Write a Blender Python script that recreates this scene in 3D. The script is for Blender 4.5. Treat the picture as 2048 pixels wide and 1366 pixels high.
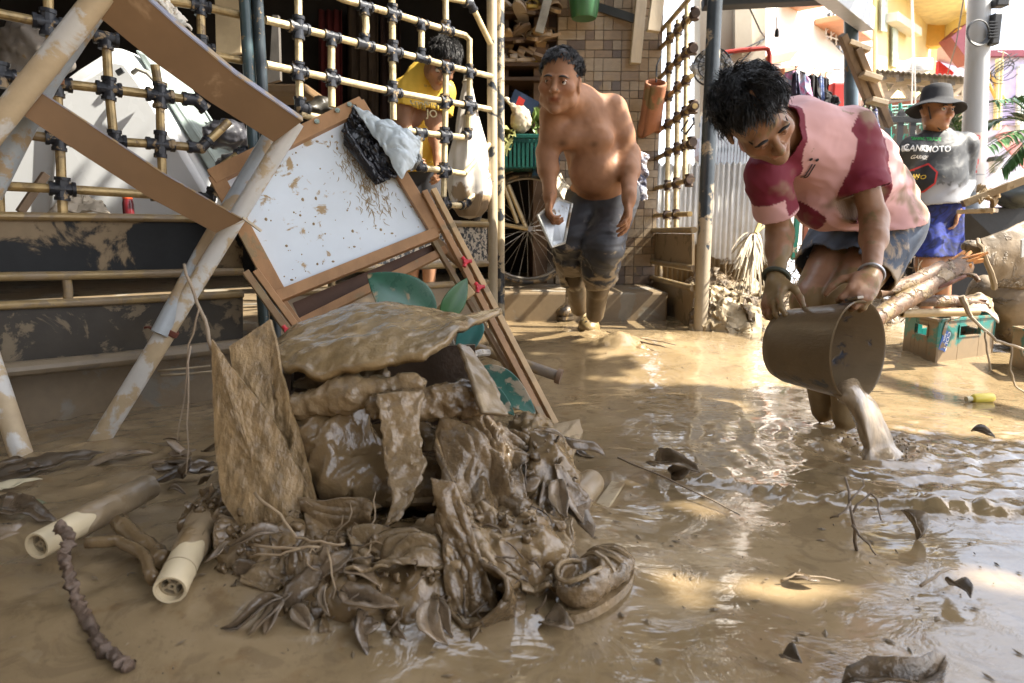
import bpy, bmesh, math, random
import numpy as np
from mathutils import Vector, Matrix
from mathutils.bvhtree import BVHTree
random.seed(5)
S = bpy.context.scene
for o in list(bpy.data.objects): bpy.data.objects.remove(o)
COL = S.collection
PI = math.pi
V3 = Vector
# ---------------------------------------------------------------- camera
F = 1365.0; HC = 0.62; PITCH = math.atan(221 / F)
cd = bpy.data.cameras.new('camera'); cam = bpy.data.objects.new('camera', cd); COL.objects.link(cam)
cd.lens = 24; cd.sensor_width = 36; cd.clip_start = 0.05; cd.clip_end = 500
cam.location = (0, 0, HC); cam.rotation_euler = (PI / 2 - PITCH, 0, 0)
cd.dof.use_dof = True; cd.dof.focus_distance = 2.15; cd.dof.aperture_fstop = 5.0
S.camera = cam
# ---------------------------------------------------------------- sky, sun, exposure
SUN = Vector((0.80, -0.13, 0.86)).normalized()          # towards the sun
el = math.asin(SUN.z); az = math.atan2(SUN.x, SUN.y)
w = bpy.data.worlds.new('World'); S.world = w; w.use_nodes = True
nt = w.node_tree; nt.nodes.clear()
sk = nt.nodes.new('ShaderNodeTexSky'); sk.sky_type = 'NISHITA'; sk.sun_disc = False
sk.sun_elevation = el; sk.sun_rotation = az; sk.air_density = 1.0; sk.dust_density = 4.0; sk.ozone_density = 1.0
bg = nt.nodes.new('ShaderNodeBackground'); bg.inputs[1].default_value = 0.15
wo = nt.nodes.new('ShaderNodeOutputWorld')
tcw = nt.nodes.new('ShaderNodeTexCoord'); nw = nt.nodes.new('ShaderNodeTexNoise'); nw.inputs['Scale'].default_value = 2.2; nw.inputs['Detail'].default_value = 6; nw.inputs['Roughness'].default_value = .6
mw = nt.nodes.new('ShaderNodeMapping'); mw.inputs[3].default_value = (1, 1, 2.2); nt.links.new(tcw.outputs['Generated'], mw.inputs[0]); nt.links.new(mw.outputs[0], nw.inputs['Vector'])
rw = nt.nodes.new('ShaderNodeMapRange'); rw.inputs[1].default_value = .36; rw.inputs[2].default_value = .62; rw.inputs[3].default_value = .30; rw.inputs[4].default_value = .92; nt.links.new(nw.outputs[0], rw.inputs[0])
cw = nt.nodes.new('ShaderNodeMix'); cw.data_type = 'RGBA'; cw.inputs[7].default_value = (6.0, 6.3, 6.9, 1); nt.links.new(rw.outputs[0], cw.inputs[0]); nt.links.new(sk.outputs[0], cw.inputs[6])   # thin bright cloud
nt.links.new(cw.outputs[2], bg.inputs[0]); nt.links.new(bg.outputs[0], wo.inputs[0])
ld = bpy.data.lights.new('sun', 'SUN'); ld.energy = 5.0; ld.angle = math.radians(0.55); ld.color = (1, 0.93, 0.80)
sun = bpy.data.objects.new('sun', ld); COL.objects.link(sun)
sun.rotation_euler = SUN.to_track_quat('Z', 'Y').to_euler(); sun.location = (8, -2, 9)
S.view_settings.view_transform = 'Standard'; S.view_settings.look = 'None'
S.view_settings.exposure = 1.92; S.view_settings.gamma = 1; S.view_settings.use_curve_mapping = False
S.render.engine = 'CYCLES'
S.cycles.max_bounces = 8; S.cycles.diffuse_bounces = 4; S.cycles.glossy_bounces = 3; S.cycles.transmission_bounces = 5
S.cycles.use_denoising = True; S.cycles.sample_clamp_indirect = 4.0
S.cycles.caustics_reflective = False; S.cycles.caustics_refractive = False
# ---------------------------------------------------------------- photo measurements -> places
cp, sp = math.cos(PITCH), math.sin(PITCH)
def ray(px, py):
    u = (px - 1024) / F; v = (683 - py) / F
    return Vector((u, cp + v * sp, -sp + v * cp))
CAMP = Vector((0, 0, HC))
def W(px, py, Y):                       # the point of that line of sight at distance Y
    d = ray(px, py); return CAMP + d * (Y / d.y)
def G(px, py, z=0.0):                   # where it meets height z
    d = ray(px, py); return CAMP + d * ((z - HC) / d.z)
def PLN(px, py, p0, n):
    d = ray(px, py); return CAMP + d * ((p0 - CAMP).dot(n) / d.dot(n))
# ---------------------------------------------------------------- numpy noise
_r = np.random.RandomState(11)
_PERM = np.concatenate([_r.permutation(256)] * 3)
_GR = _r.normal(size=(256, 3)); _GR /= np.linalg.norm(_GR, axis=1)[:, None]
def pn(P):
    P = np.asarray(P, float); i = np.floor(P).astype(int); f = P - i
    u = f * f * f * (f * (f * 6 - 15) + 10); i &= 255
    r = 0
    for dx in (0, 1):
        for dy in (0, 1):
            for dz in (0, 1):
                h = _PERM[(_PERM[(_PERM[(i[..., 0] + dx) & 255] + i[..., 1] + dy) & 255] + i[..., 2] + dz) & 255]
                g = _GR[h]
                d = g[..., 0] * (f[..., 0] - dx) + g[..., 1] * (f[..., 1] - dy) + g[..., 2] * (f[..., 2] - dz)
                wx = u[..., 0] if dx else 1 - u[..., 0]
                wy = u[..., 1] if dy else 1 - u[..., 1]
                wz = u[..., 2] if dz else 1 - u[..., 2]
                r = r + wx * wy * wz * d
    return r * 1.6
def fbm(P, o=3):
    P = np.asarray(P, float); a = 1; r = 0
    for k in range(o):
        r = r + a * pn(P + k * 17.3); P = P * 2.03; a *= .5
    return r
def ridge(P, o=2):
    P = np.asarray(P, float); a = 1; r = 0
    for k in range(o):
        r = r + a * (1 - 2 * np.abs(pn(P + k * 9.7))); P = P * 2.1; a *= .5
    return r
def sstep(a, b, x):
    t = np.clip((x - a) / (b - a), 0, 1); return t * t * (3 - 2 * t)
# ---------------------------------------------------------------- meshes
ROOT = {}
def tag(o, label=None, cat=None, group=None, kind=None):
    if label: o['label'] = label
    if cat: o['category'] = cat
    if group: o['group'] = group
    if kind: o['kind'] = kind
    return o
def thing(name, label, cat, loc=(0, 0, 0), group=None):
    o = bpy.data.objects.new(name, None); COL.objects.link(o); o.location = loc
    o.empty_display_size = .05; ROOT[o.name] = Vector(loc)
    return tag(o, label, cat, group)
class MB:
    def __init__(s): s.v = []; s.f = []; s.c = None
    def add(s, v, f):
        n = len(s.v); s.v += [tuple(p) for p in v]; s.f += [tuple(i + n for i in q) for q in f]; return s
    def box(s, c, size, R=None):
        c = Vector(c); hx, hy, hz = size[0] / 2, size[1] / 2, size[2] / 2
        vs = [Vector((x * hx, y * hy, z * hz)) for x in (-1, 1) for y in (-1, 1) for z in (-1, 1)]
        if R is not None: vs = [R @ p for p in vs]
        return s.add([c + p for p in vs], [(0, 1, 3, 2), (4, 6, 7, 5), (0, 4, 5, 1), (2, 3, 7, 6), (0, 2, 6, 4), (1, 5, 7, 3)])
    def bar(s, a, b, wd, th, up=(0, 0, 1), ext=0.0):     # rectangular bar: wd along the cross direction, th along up
        a = Vector(a); b = Vector(b); d = (b - a).normalized(); up = Vector(up)
        x = d.cross(up).normalized(); z = x.cross(d).normalized()
        R = Matrix((x, d, z)).transposed()
        return s.box((a + b) / 2, (wd, (b - a).length + ext, th), R)
    def tube(s, pts, r, n=10, cap=True, flat=1.0):
        pts = [Vector(p) for p in pts]; m = len(pts)
        rs = [r] * m if not hasattr(r, '__len__') else list(r)
        t0 = (pts[1] - pts[0]).normalized()
        x = t0.orthogonal().normalized()
        vs = []; fs = []
        for i, p in enumerate(pts):
            t = (pts[min(i + 1, m - 1)] - pts[max(i - 1, 0)]).normalized()
            x = (x - t * x.dot(t)).normalized(); y = t.cross(x)
            for k in range(n):
                a = 2 * PI * k / n
                vs.append(p + x * (math.cos(a) * rs[i]) + y * (math.sin(a) * rs[i] * flat))
        for i in range(m - 1):
            for k in range(n):
                fs.append((i * n + k, i * n + (k + 1) % n, (i + 1) * n + (k + 1) % n, (i + 1) * n + k))
        if cap:
            fs.append(tuple(range(n - 1, -1, -1))); fs.append(tuple(range((m - 1) * n, m * n)))
        return s.add(vs, fs)
    def lathe(s, prof, a, d, n=24, x=None):              # prof: (radius, height along d)
        a = Vector(a); d = Vector(d).normalized(); x = Vector(x).normalized() if x else d.orthogonal().normalized(); y = d.cross(x)
        vs = []; fs = []
        for r, h in prof:
            for k in range(n):
                an = 2 * PI * k / n
                vs.append(a + d * h + x * (r * math.cos(an)) + y * (r * math.sin(an)))
        for i in range(len(prof) - 1):
            for k in range(n):
                fs.append((i * n + k, i * n + (k + 1) % n, (i + 1) * n + (k + 1) % n, (i + 1) * n + k))
        return s.add(vs, fs)
    def prism(s, pts, off):
        pts = [Vector(p) for p in pts]; off = Vector(off); n = len(pts)
        fs = [tuple(range(n)), tuple(range(2 * n - 1, n - 1, -1))]
        for i in range(n):
            j = (i + 1) % n; fs.append((i, i + n, j + n, j))
        return s.add(pts + [p + off for p in pts], fs)
    def grid(s, P):                                      # P (nu, nv, 3)
        nu, nv = P.shape[:2]
        fs = [(i * nv + j, (i + 1) * nv + j, (i + 1) * nv + j + 1, i * nv + j + 1) for i in range(nu - 1) for j in range(nv - 1)]
        return s.add(P.reshape(-1, 3).tolist(), fs)
    def ball(s, c, r, R=None, n=10, m=7):
        c = Vector(c); r = Vector(r) if hasattr(r, '__len__') else Vector((r, r, r)); vs = []; fs = []
        for i in range(m + 1):
            th = PI * i / m
            for k in range(n):
                ph = 2 * PI * k / n
                p = Vector((r.x * math.sin(th) * math.cos(ph), r.y * math.sin(th) * math.sin(ph), r.z * math.cos(th)))
                vs.append(c + (R @ p if R is not None else p))
        for i in range(m):
            for k in range(n):
                fs.append((i * n + k, (i + 1) * n + k, (i + 1) * n + (k + 1) % n, i * n + (k + 1) % n))
        return s.add(vs, fs)
def mesh_of(name, v, f):
    me = bpy.data.meshes.new(name); me.from_pydata(v, [], f); me.validate(); me.update(); return me
def obj(name, mb, m, parent=None, smooth=30, bevel=0, solid=0, sub=0, label=None, cat=None, group=None, kind=None, fix=False):
    v = mb.v; base = Vector((0, 0, 0))
    p = parent
    while p is not None:
        base = base + Vector(p.location); p = p.parent
    if base.length > 0: v = [(a[0] - base.x, a[1] - base.y, a[2] - base.z) for a in v]
    me = mesh_of(name, v, mb.f)
    if fix:
        bm = bmesh.new(); bm.from_mesh(me); bmesh.ops.recalc_face_normals(bm, faces=bm.faces); bm.to_mesh(me); bm.free()
    if smooth:
        me.polygons.foreach_set('use_smooth', [True] * len(me.polygons))
        if smooth < 180: me.set_sharp_from_angle(angle=math.radians(smooth))
    if mb.c is not None:
        a = me.color_attributes.new('tint', 'FLOAT_COLOR', 'POINT')
        c = np.ones((len(me.vertices), 4), np.float32); c[:, :3] = np.asarray(mb.c)[:len(c), :3]
        a.data.foreach_set('color', c.ravel())
    me.materials.append(m)
    o = bpy.data.objects.new(name, me); COL.objects.link(o)
    if parent is not None: o.parent = parent
    if solid:
        md = o.modifiers.new('thickness', 'SOLIDIFY'); md.thickness = solid; md.offset = 0
    if bevel:
        md = o.modifiers.new('bevel', 'BEVEL'); md.width = bevel; md.segments = 2; md.limit_method = 'ANGLE'; md.angle_limit = math.radians(40)
    if sub:
        md = o.modifiers.new('sub', 'SUBSURF'); md.levels = sub; md.render_levels = sub
    return tag(o, label, cat, group, kind)
def copy_tree(o, parent=None, off=None):
    c = o.copy(); COL.objects.link(c)
    if parent is not None: c.parent = parent
    for ch in list(o.children): copy_tree(ch, c)
    return c
# ---------------------------------------------------------------- materials
MUD = (0.205, 0.140, 0.068)
MUDL = (0.285, 0.205, 0.112)
def ramp2(nt, src, a, b):
    m = nt.nodes.new('ShaderNodeMapRange'); m.interpolation_type = 'SMOOTHSTEP'
    m.inputs[1].default_value = a; m.inputs[2].default_value = b; nt.links.new(src, m.inputs[0]); return m.outputs[0]
def mixc(nt, f, a, b, typ='MIX'):
    m = nt.nodes.new('ShaderNodeMix'); m.data_type = 'RGBA'; m.blend_type = typ
    for s, x in ((m.inputs[0], f), (m.inputs[6], a), (m.inputs[7], b)):
        if hasattr(x, 'is_linked') or hasattr(x, 'links'): nt.links.new(x, s)
        else: s.default_value = x if not hasattr(x, '__len__') else (*x[:3], 1)
    return m.outputs[2]
def mixf(nt, f, a, b):
    m = nt.nodes.new('ShaderNodeMix'); m.data_type = 'FLOAT'
    for s, x in ((m.inputs[0], f), (m.inputs[2], a), (m.inputs[3], b)):
        if hasattr(x, 'links'): nt.links.new(x, s)
        else: s.default_value = x
    return m.outputs[0]
def math2(nt, op, a, b):
    m = nt.nodes.new('ShaderNodeMath'); m.operation = op
    for s, x in ((m.inputs[0], a), (m.inputs[1], b)):
        if hasattr(x, 'links'): nt.links.new(x, s)
        else: s.default_value = x
    return m.outputs[0]
def noise_n(nt, vec, sc, det=4, rough=.55, dist=0):
    n = nt.nodes.new('ShaderNodeTexNoise'); n.inputs['Scale'].default_value = sc; n.inputs['Detail'].default_value = det
    n.inputs['Roughness'].default_value = rough; n.inputs['Distortion'].default_value = dist
    nt.links.new(vec, n.inputs['Vector']); return n.outputs[0]
_M = {}
def mat(name, col, rough=.5, metal=0, var=.15, vs=9, bump=.15, bs=60, mud=0, ms=9, mudcol=MUD, mudrough=.38, attr=False,
        zmud=None, stretch=None, spec=.5, sss=0, alpha=1, trans=0, coat=0, mud2=0, ior=1.45, seed=0, bdist=.004, rvar=.1):
    if name in _M: return _M[name]
    m = bpy.data.materials.new(name); m.use_nodes = True; nt = m.node_tree
    b = nt.nodes['Principled BSDF']; L = nt.links.new
    geo = nt.nodes.new('ShaderNodeNewGeometry'); pos = geo.outputs['Position']
    mp = nt.nodes.new('ShaderNodeMapping'); L(pos, mp.inputs[0]); mp.inputs[1].default_value = (seed * 3.1, seed * 1.7, seed)
    if stretch: mp.inputs[3].default_value = stretch
    vec = mp.outputs[0]
    n1 = noise_n(nt, vec, vs, 5, .6)
    k = ramp2(nt, n1, .25, .75)
    lo = tuple(c * (1 - var) for c in col); hi = tuple(min(1, c * (1 + var)) for c in col)
    c = mixc(nt, k, lo, hi)
    if attr:
        at = nt.nodes.new('ShaderNodeAttribute'); at.attribute_name = 'tint'
        c = mixc(nt, 1.0, c, at.outputs[0], 'MULTIPLY')
    n2 = noise_n(nt, vec, bs, 4, .6)
    h = n2; r = mixf(nt, n1, max(.02, rough - rvar), min(1, rough + rvar)); mt = metal
    if mud > 0:
        n3 = noise_n(nt, pos, ms, 6, .62, .4)
        if zmud:
            sx = nt.nodes.new('ShaderNodeSeparateXYZ'); L(pos, sx.inputs[0])
            mr = nt.nodes.new('ShaderNodeMapRange'); L(sx.outputs[2], mr.inputs[0])
            mr.inputs[1].default_value = zmud[1]; mr.inputs[2].default_value = zmud[0]
            mr.inputs[3].default_value = 0; mr.inputs[4].default_value = .45
            n3 = math2(nt, 'ADD', n3, mr.outputs[0])
        th = .74 - .48 * mud
        mk = ramp2(nt, n3, th - .035, th + .035)
        n4 = noise_n(nt, pos, 26, 4, .6)
        mc = mixc(nt, n4, tuple(x * .8 for x in mudcol), tuple(x * 1.2 for x in mudcol))
        if mud2:                                       # thin see-through film of dried mud
            n5 = noise_n(nt, pos, ms * .45, 4, .6)
            mk = math2(nt, 'MAXIMUM', mk, math2(nt, 'MULTIPLY', n5, mud2))
        c = mixc(nt, mk, c, mc); r = mixf(nt, mk, r, mudrough)
        if metal: mt = mixf(nt, mk, metal, 0.0)
        h = math2(nt, 'ADD', math2(nt, 'MULTIPLY', n2, .35), math2(nt, 'MULTIPLY', mk, .6))
    L(c, b.inputs['Base Color']); L(r, b.inputs['Roughness'])
    if hasattr(mt, 'links'): L(mt, b.inputs['Metallic'])
    else: b.inputs['Metallic'].default_value = mt
    b.inputs['Specular IOR Level'].default_value = spec; b.inputs['IOR'].default_value = ior
    if sss:
        b.inputs['Subsurface Weight'].default_value = sss; b.inputs['Subsurface Radius'].default_value = (.012, .005, .003); b.inputs['Subsurface Scale'].default_value = 1.0
    if trans: b.inputs['Transmission Weight'].default_value = trans
    if coat: b.inputs['Coat Weight'].default_value = coat; b.inputs['Coat Roughness'].default_value = .08
    if alpha < 1: b.inputs['Alpha'].default_value = alpha
    if bump:
        bp = nt.nodes.new('ShaderNodeBump'); bp.inputs['Strength'].default_value = bump; bp.inputs['Distance'].default_value = bdist
        L(h, bp.inputs['Height']); L(bp.outputs[0], b.inputs['Normal'])
    _M[name] = m; return m
# wet mud with its own glossy film
def mud_mat(name, col, r0, r1, bump=.4, bs=30, var=.2, vs=6, coat=.0, bd=.006):
    m = mat(name, col, rough=(r0 + r1) / 2, var=var, vs=vs, bump=bump, bs=bs, rvar=(r1 - r0) / 2, bdist=bd, coat=coat)
    return m
M_MUD = mud_mat('wet_mud', MUD, .16, .42, .5, 45)
M_MUDL = mud_mat('drying_mud', MUDL, .35, .65, .6, 50)
M_MUDG = mud_mat('slick_mud', (0.178, 0.120, 0.060), .10, .30, .7, 26, coat=.3, bd=.008)
M_MUDD = mud_mat('dark_mud', (0.12, 0.085, 0.052), .15, .4, .6, 60)
M_MUDO = mud_mat('ochre_mud', (0.33, 0.22, 0.115), .28, .5, .8, 34, var=.3, vs=14)
# ---------------------------------------------------------------- implicit surfaces
class Sdf:
    def __init__(s, k=.012): s.p = []; s.k = k
    def cap(s, a, b, ra, rb=None, k=None, id=0, neg=False):
        s.p.append(('c', np.array(a, float), np.array(b, float), ra, ra if rb is None else rb, s.k if k is None else k, id, neg)); return s
    def chain(s, pts, rs, k=None, id=0):
        for i in range(len(pts) - 1): s.cap(pts[i], pts[i + 1], rs[i], rs[i + 1], k, id)
        return s
    def ell(s, c, r, R=None, k=None, id=0, neg=False):
        r = np.array(r if hasattr(r, '__len__') else (r, r, r), float)
        s.p.append(('e', np.array(c, float), r, None if R is None else np.array(R, float), None, s.k if k is None else k, id, neg)); return s
    def dist(s, q, P):
        if q[0] == 'c':
            a, b = q[1], q[2]; ab = b - a; L = max(ab.dot(ab), 1e-9)
            t = np.clip(((P - a) @ ab) / L, 0, 1)
            return np.linalg.norm(P - (a + t[..., None] * ab), axis=-1) - (q[3] + (q[4] - q[3]) * t)
        d = P - q[1]
        if q[3] is not None: d = d @ q[3]            # R columns are the local axes
        k0 = np.linalg.norm(d / q[2], axis=-1); k1 = np.linalg.norm(d / q[2] ** 2, axis=-1)
        return k0 * (k0 - 1) / np.maximum(k1, 1e-6)
    def bb(s, q):
        if q[0] == 'c':
            r = max(q[3], q[4]); return np.minimum(q[1], q[2]) - r, np.maximum(q[1], q[2]) + r
        if q[3] is None: return q[1] - q[2], q[1] + q[2]
        e = np.sqrt(((q[3] * q[2]) ** 2).sum(1)); return q[1] - e, q[1] + e
    def mesh(s, h, disp=None, amp=0.0, cuts=()):
        lo = np.min([s.bb(q)[0] for q in s.p if not q[7]], 0) - 3 * h - amp; hi = np.max([s.bb(q)[1] for q in s.p if not q[7]], 0) + 3 * h + amp
        n = np.ceil((hi - lo) / h).astype(int) + 1
        ax = [lo[i] + h * np.arange(n[i]) for i in range(3)]
        D = np.full(n, .08 + amp, np.float32); I = np.zeros(n, np.int16); B = np.full(n, 9, np.float32)
        for q in s.p:
            a, b = s.bb(q); mg = q[5] * 1.5 + 2 * h + amp
            i0 = np.clip(np.floor((a - mg - lo) / h).astype(int), 0, n - 1); i1 = np.clip(np.ceil((b + mg - lo) / h).astype(int) + 1, 1, n)
            sl = tuple(slice(i0[i], i1[i]) for i in range(3))
            P = np.stack(np.meshgrid(ax[0][sl[0]], ax[1][sl[1]], ax[2][sl[2]], indexing='ij'), -1)
            d = s.dist(q, P).astype(np.float32); k = max(q[5], 1e-4); o = D[sl]
            if q[7]:
                hh = np.maximum(k - np.abs(o + d), 0) / k; D[sl] = np.maximum(o, -d) + hh * hh * k * .25
            else:
                hh = np.maximum(k - np.abs(o - d), 0) / k; D[sl] = np.minimum(o, d) - hh * hh * k * .25
                bs = B[sl]; mm = d < bs; bs[mm] = d[mm]; I[sl][mm] = q[6]
        if disp is not None:
            mk = np.abs(D) < amp + 2.5 * h
            ix = np.nonzero(mk); P = np.stack([ax[i][ix[i]] for i in range(3)], -1)
            D[ix] += disp(P).astype(np.float32)
        for cu in cuts:
            pt, nn, rad = cu[:3]; pt = np.array(pt, float); nn = np.array(nn, float); nn /= np.linalg.norm(nn)
            i0 = np.clip(np.floor((pt - rad - lo) / h).astype(int), 0, n - 1); i1 = np.clip(np.ceil((pt + rad - lo) / h).astype(int) + 1, 1, n)
            sl = tuple(slice(i0[i], i1[i]) for i in range(3))
            P = np.stack(np.meshgrid(ax[0][sl[0]], ax[1][sl[1]], ax[2][sl[2]], indexing='ij'), -1) - pt
            pd = P @ nn; w_ = np.linalg.norm(P, axis=-1) < rad
            if len(cu) > 3: w_ &= I[sl] == cu[3]
            o = D[sl]; cutv = np.maximum(o, pd)
            if len(cu) > 3:                              # keep whatever the other pieces fill
                P0 = P + pt; oth = np.full(o.shape, 9.0)
                for q in s.p:
                    if q[6] != cu[3] and not q[7]: oth = np.minimum(oth, s.dist(q, P0))
                cutv = np.minimum(cutv, oth)
            o[w_] = cutv[w_]; D[sl] = o
        return surfnet(D, I, lo, h, cuts, s)
def surfnet(D, I, lo, h, cuts=(), sd=None):
    ins = D < 0; n = D.shape
    def c(a, o): return a[o[0]:n[0] - 1 + o[0], o[1]:n[1] - 1 + o[1], o[2]:n[2] - 1 + o[2]]
    offs = [(x, y, z) for x in (0, 1) for y in (0, 1) for z in (0, 1)]
    cnt = sum(c(ins, o).astype(np.int8) for o in offs); act = (cnt > 0) & (cnt < 8)
    ix = np.nonzero(act); N = len(ix[0]); idm = np.full(act.shape, -1, np.int64); idm[ix] = np.arange(N)
    acc = np.zeros((N, 3)); num = np.zeros(N)
    for a in range(3):
        for o in offs:
            if o[a]: continue
            o2 = list(o); o2[a] = 1
            d0 = D[ix[0] + o[0], ix[1] + o[1], ix[2] + o[2]]; d1 = D[ix[0] + o2[0], ix[1] + o2[1], ix[2] + o2[2]]
            cr = (d0 < 0) != (d1 < 0); t = np.where(cr, d0 / np.where(cr, d0 - d1, 1), 0)
            p = np.tile(np.array(o, float), (N, 1)); p[:, a] = t
            acc += np.where(cr[:, None], p, 0); num += cr
    V = lo + h * (np.stack(ix, -1) + acc / num[:, None])
    ids = I[ix]
    Fs = []
    for a in range(3):
        b, e = (a + 1) % 3, (a + 2) % 3
        sl0 = [slice(None)] * 3; sl1 = [slice(None)] * 3
        sl0[a] = slice(0, n[a] - 1); sl1[a] = slice(1, n[a])
        i0 = ins[tuple(sl0)]; i1 = ins[tuple(sl1)]
        cr = i0 != i1
        g = np.array(np.nonzero(cr)).T
        g = g[(g[:, b] > 0) & (g[:, e] > 0) & (g[:, b] < n[b] - 1) & (g[:, e] < n[e] - 1)]
        if not len(g): continue
        q = []
        for (db, de) in ((-1, -1), (0, -1), (0, 0), (-1, 0)):
            k = g.copy(); k[:, b] += db; k[:, e] += de; q.append(idm[k[:, 0], k[:, 1], k[:, 2]])
        q = np.stack(q, -1); fl = i0[g[:, 0], g[:, 1], g[:, 2]]
        q[~fl] = q[~fl][:, ::-1]
        Fs.append(q)
    Fq = np.concatenate(Fs); Fq = Fq[(Fq >= 0).all(1)]
    for cu in cuts:
        pt, nn, rad = cu[:3]; pt = np.array(pt, float); nn = np.array(nn, float); nn /= np.linalg.norm(nn)
        dd = V - pt; bad = ((dd @ nn) > -.55 * h) & (np.linalg.norm(dd, axis=1) < rad + h)
        if len(cu) > 3:
            bad &= ids == cu[3]; k = np.nonzero(bad)[0]
            if len(k) and sd is not None and cu[3] in (2, 3):
                oth = np.full(len(k), 9.0)
                for q in sd.p:
                    if q[6] != cu[3] and not q[7]: oth = np.minimum(oth, sd.dist(q, V[k]))
                bad[k[oth < .022]] = False
        Fq = Fq[~bad[Fq].all(1)]
    return V, Fq, ids
def sdf_obj(name, sd, h, m, parent=None, disp=None, amp=0, cuts=(), tint=None, solid=0, relax=0, **kw):
    V, Fq, ids = sd.mesh(h, disp, amp, cuts)
    for _ in range(relax):
        acc = np.zeros_like(V); cn = np.zeros(len(V))
        for a_, b_ in ((0, 1), (1, 2), (2, 3), (3, 0)):
            for i_, j_ in ((a_, b_), (b_, a_)): np.add.at(acc, Fq[:, i_], V[Fq[:, j_]]); np.add.at(cn, Fq[:, i_], 1)
        V = V + .5 * (acc / np.maximum(cn, 1)[:, None] - V) * (cn > 0)[:, None]
    mb = MB(); mb.v = V.tolist(); mb.f = Fq.tolist()
    if tint is not None: mb.c = tint(V, ids)
    o = obj(name, mb, m, parent, smooth=180, solid=solid, **kw)
    return o, V, Fq
def bvh_of(V, Fq): return BVHTree.FromPolygons([tuple(p) for p in V], [tuple(f) for f in Fq])
# text laid on a surface
def text_mesh(s, size, extr=0.0):
    cu = bpy.data.curves.new('text', 'FONT'); cu.body = s; cu.size = size; cu.extrude = extr; cu.align_x = 'CENTER'; cu.align_y = 'CENTER'; cu.resolution_u = 3; cu.offset = size * .012
    o = bpy.data.objects.new('text', cu); COL.objects.link(o)
    dg = bpy.context.evaluated_depsgraph_get(); me = bpy.data.meshes.new_from_object(o.evaluated_get(dg))
    v = [x.co.copy() for x in me.vertices]; f = [tuple(p.vertices) for p in me.polygons]
    bpy.data.objects.remove(o); bpy.data.curves.remove(cu); bpy.data.meshes.remove(me)
    return v, f
def lay_text(s, size, org, xd, yd, mb, bvh=None, off=.002, shear=0.0, sx=1.0, bold=0.0):
    v, f = text_mesh(s, size); xd = Vector(xd).normalized(); yd = Vector(yd).normalized(); n = xd.cross(yd).normalized(); out = []
    bm = bmesh.new(); vv = [bm.verts.new(p) for p in v]
    for q in f:
        try: bm.faces.new([vv[i] for i in q])
        except ValueError: pass
    if bvh is not None:
        for _ in range(4):
            ee = [e for e in bm.edges if e.calc_length() > size * .11]
            if ee: bmesh.ops.subdivide_edges(bm, edges=ee, cuts=1)
            bmesh.ops.triangulate(bm, faces=bm.faces)
    bm.verts.index_update(); v = [x.co.copy() for x in bm.verts]; f = [tuple(x.index for x in q.verts) for q in bm.faces]; bm.free()
    for p in v:
        q = Vector(org) + xd * (p.x * sx + p.y * shear) + yd * p.y
        if bvh is not None:
            hit = bvh.ray_cast(q + n * .3, -n, .6)
            if hit[0] is not None: q = hit[0] + n * off
        out.append(q)
    mb.add(out, f); return mb
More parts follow.
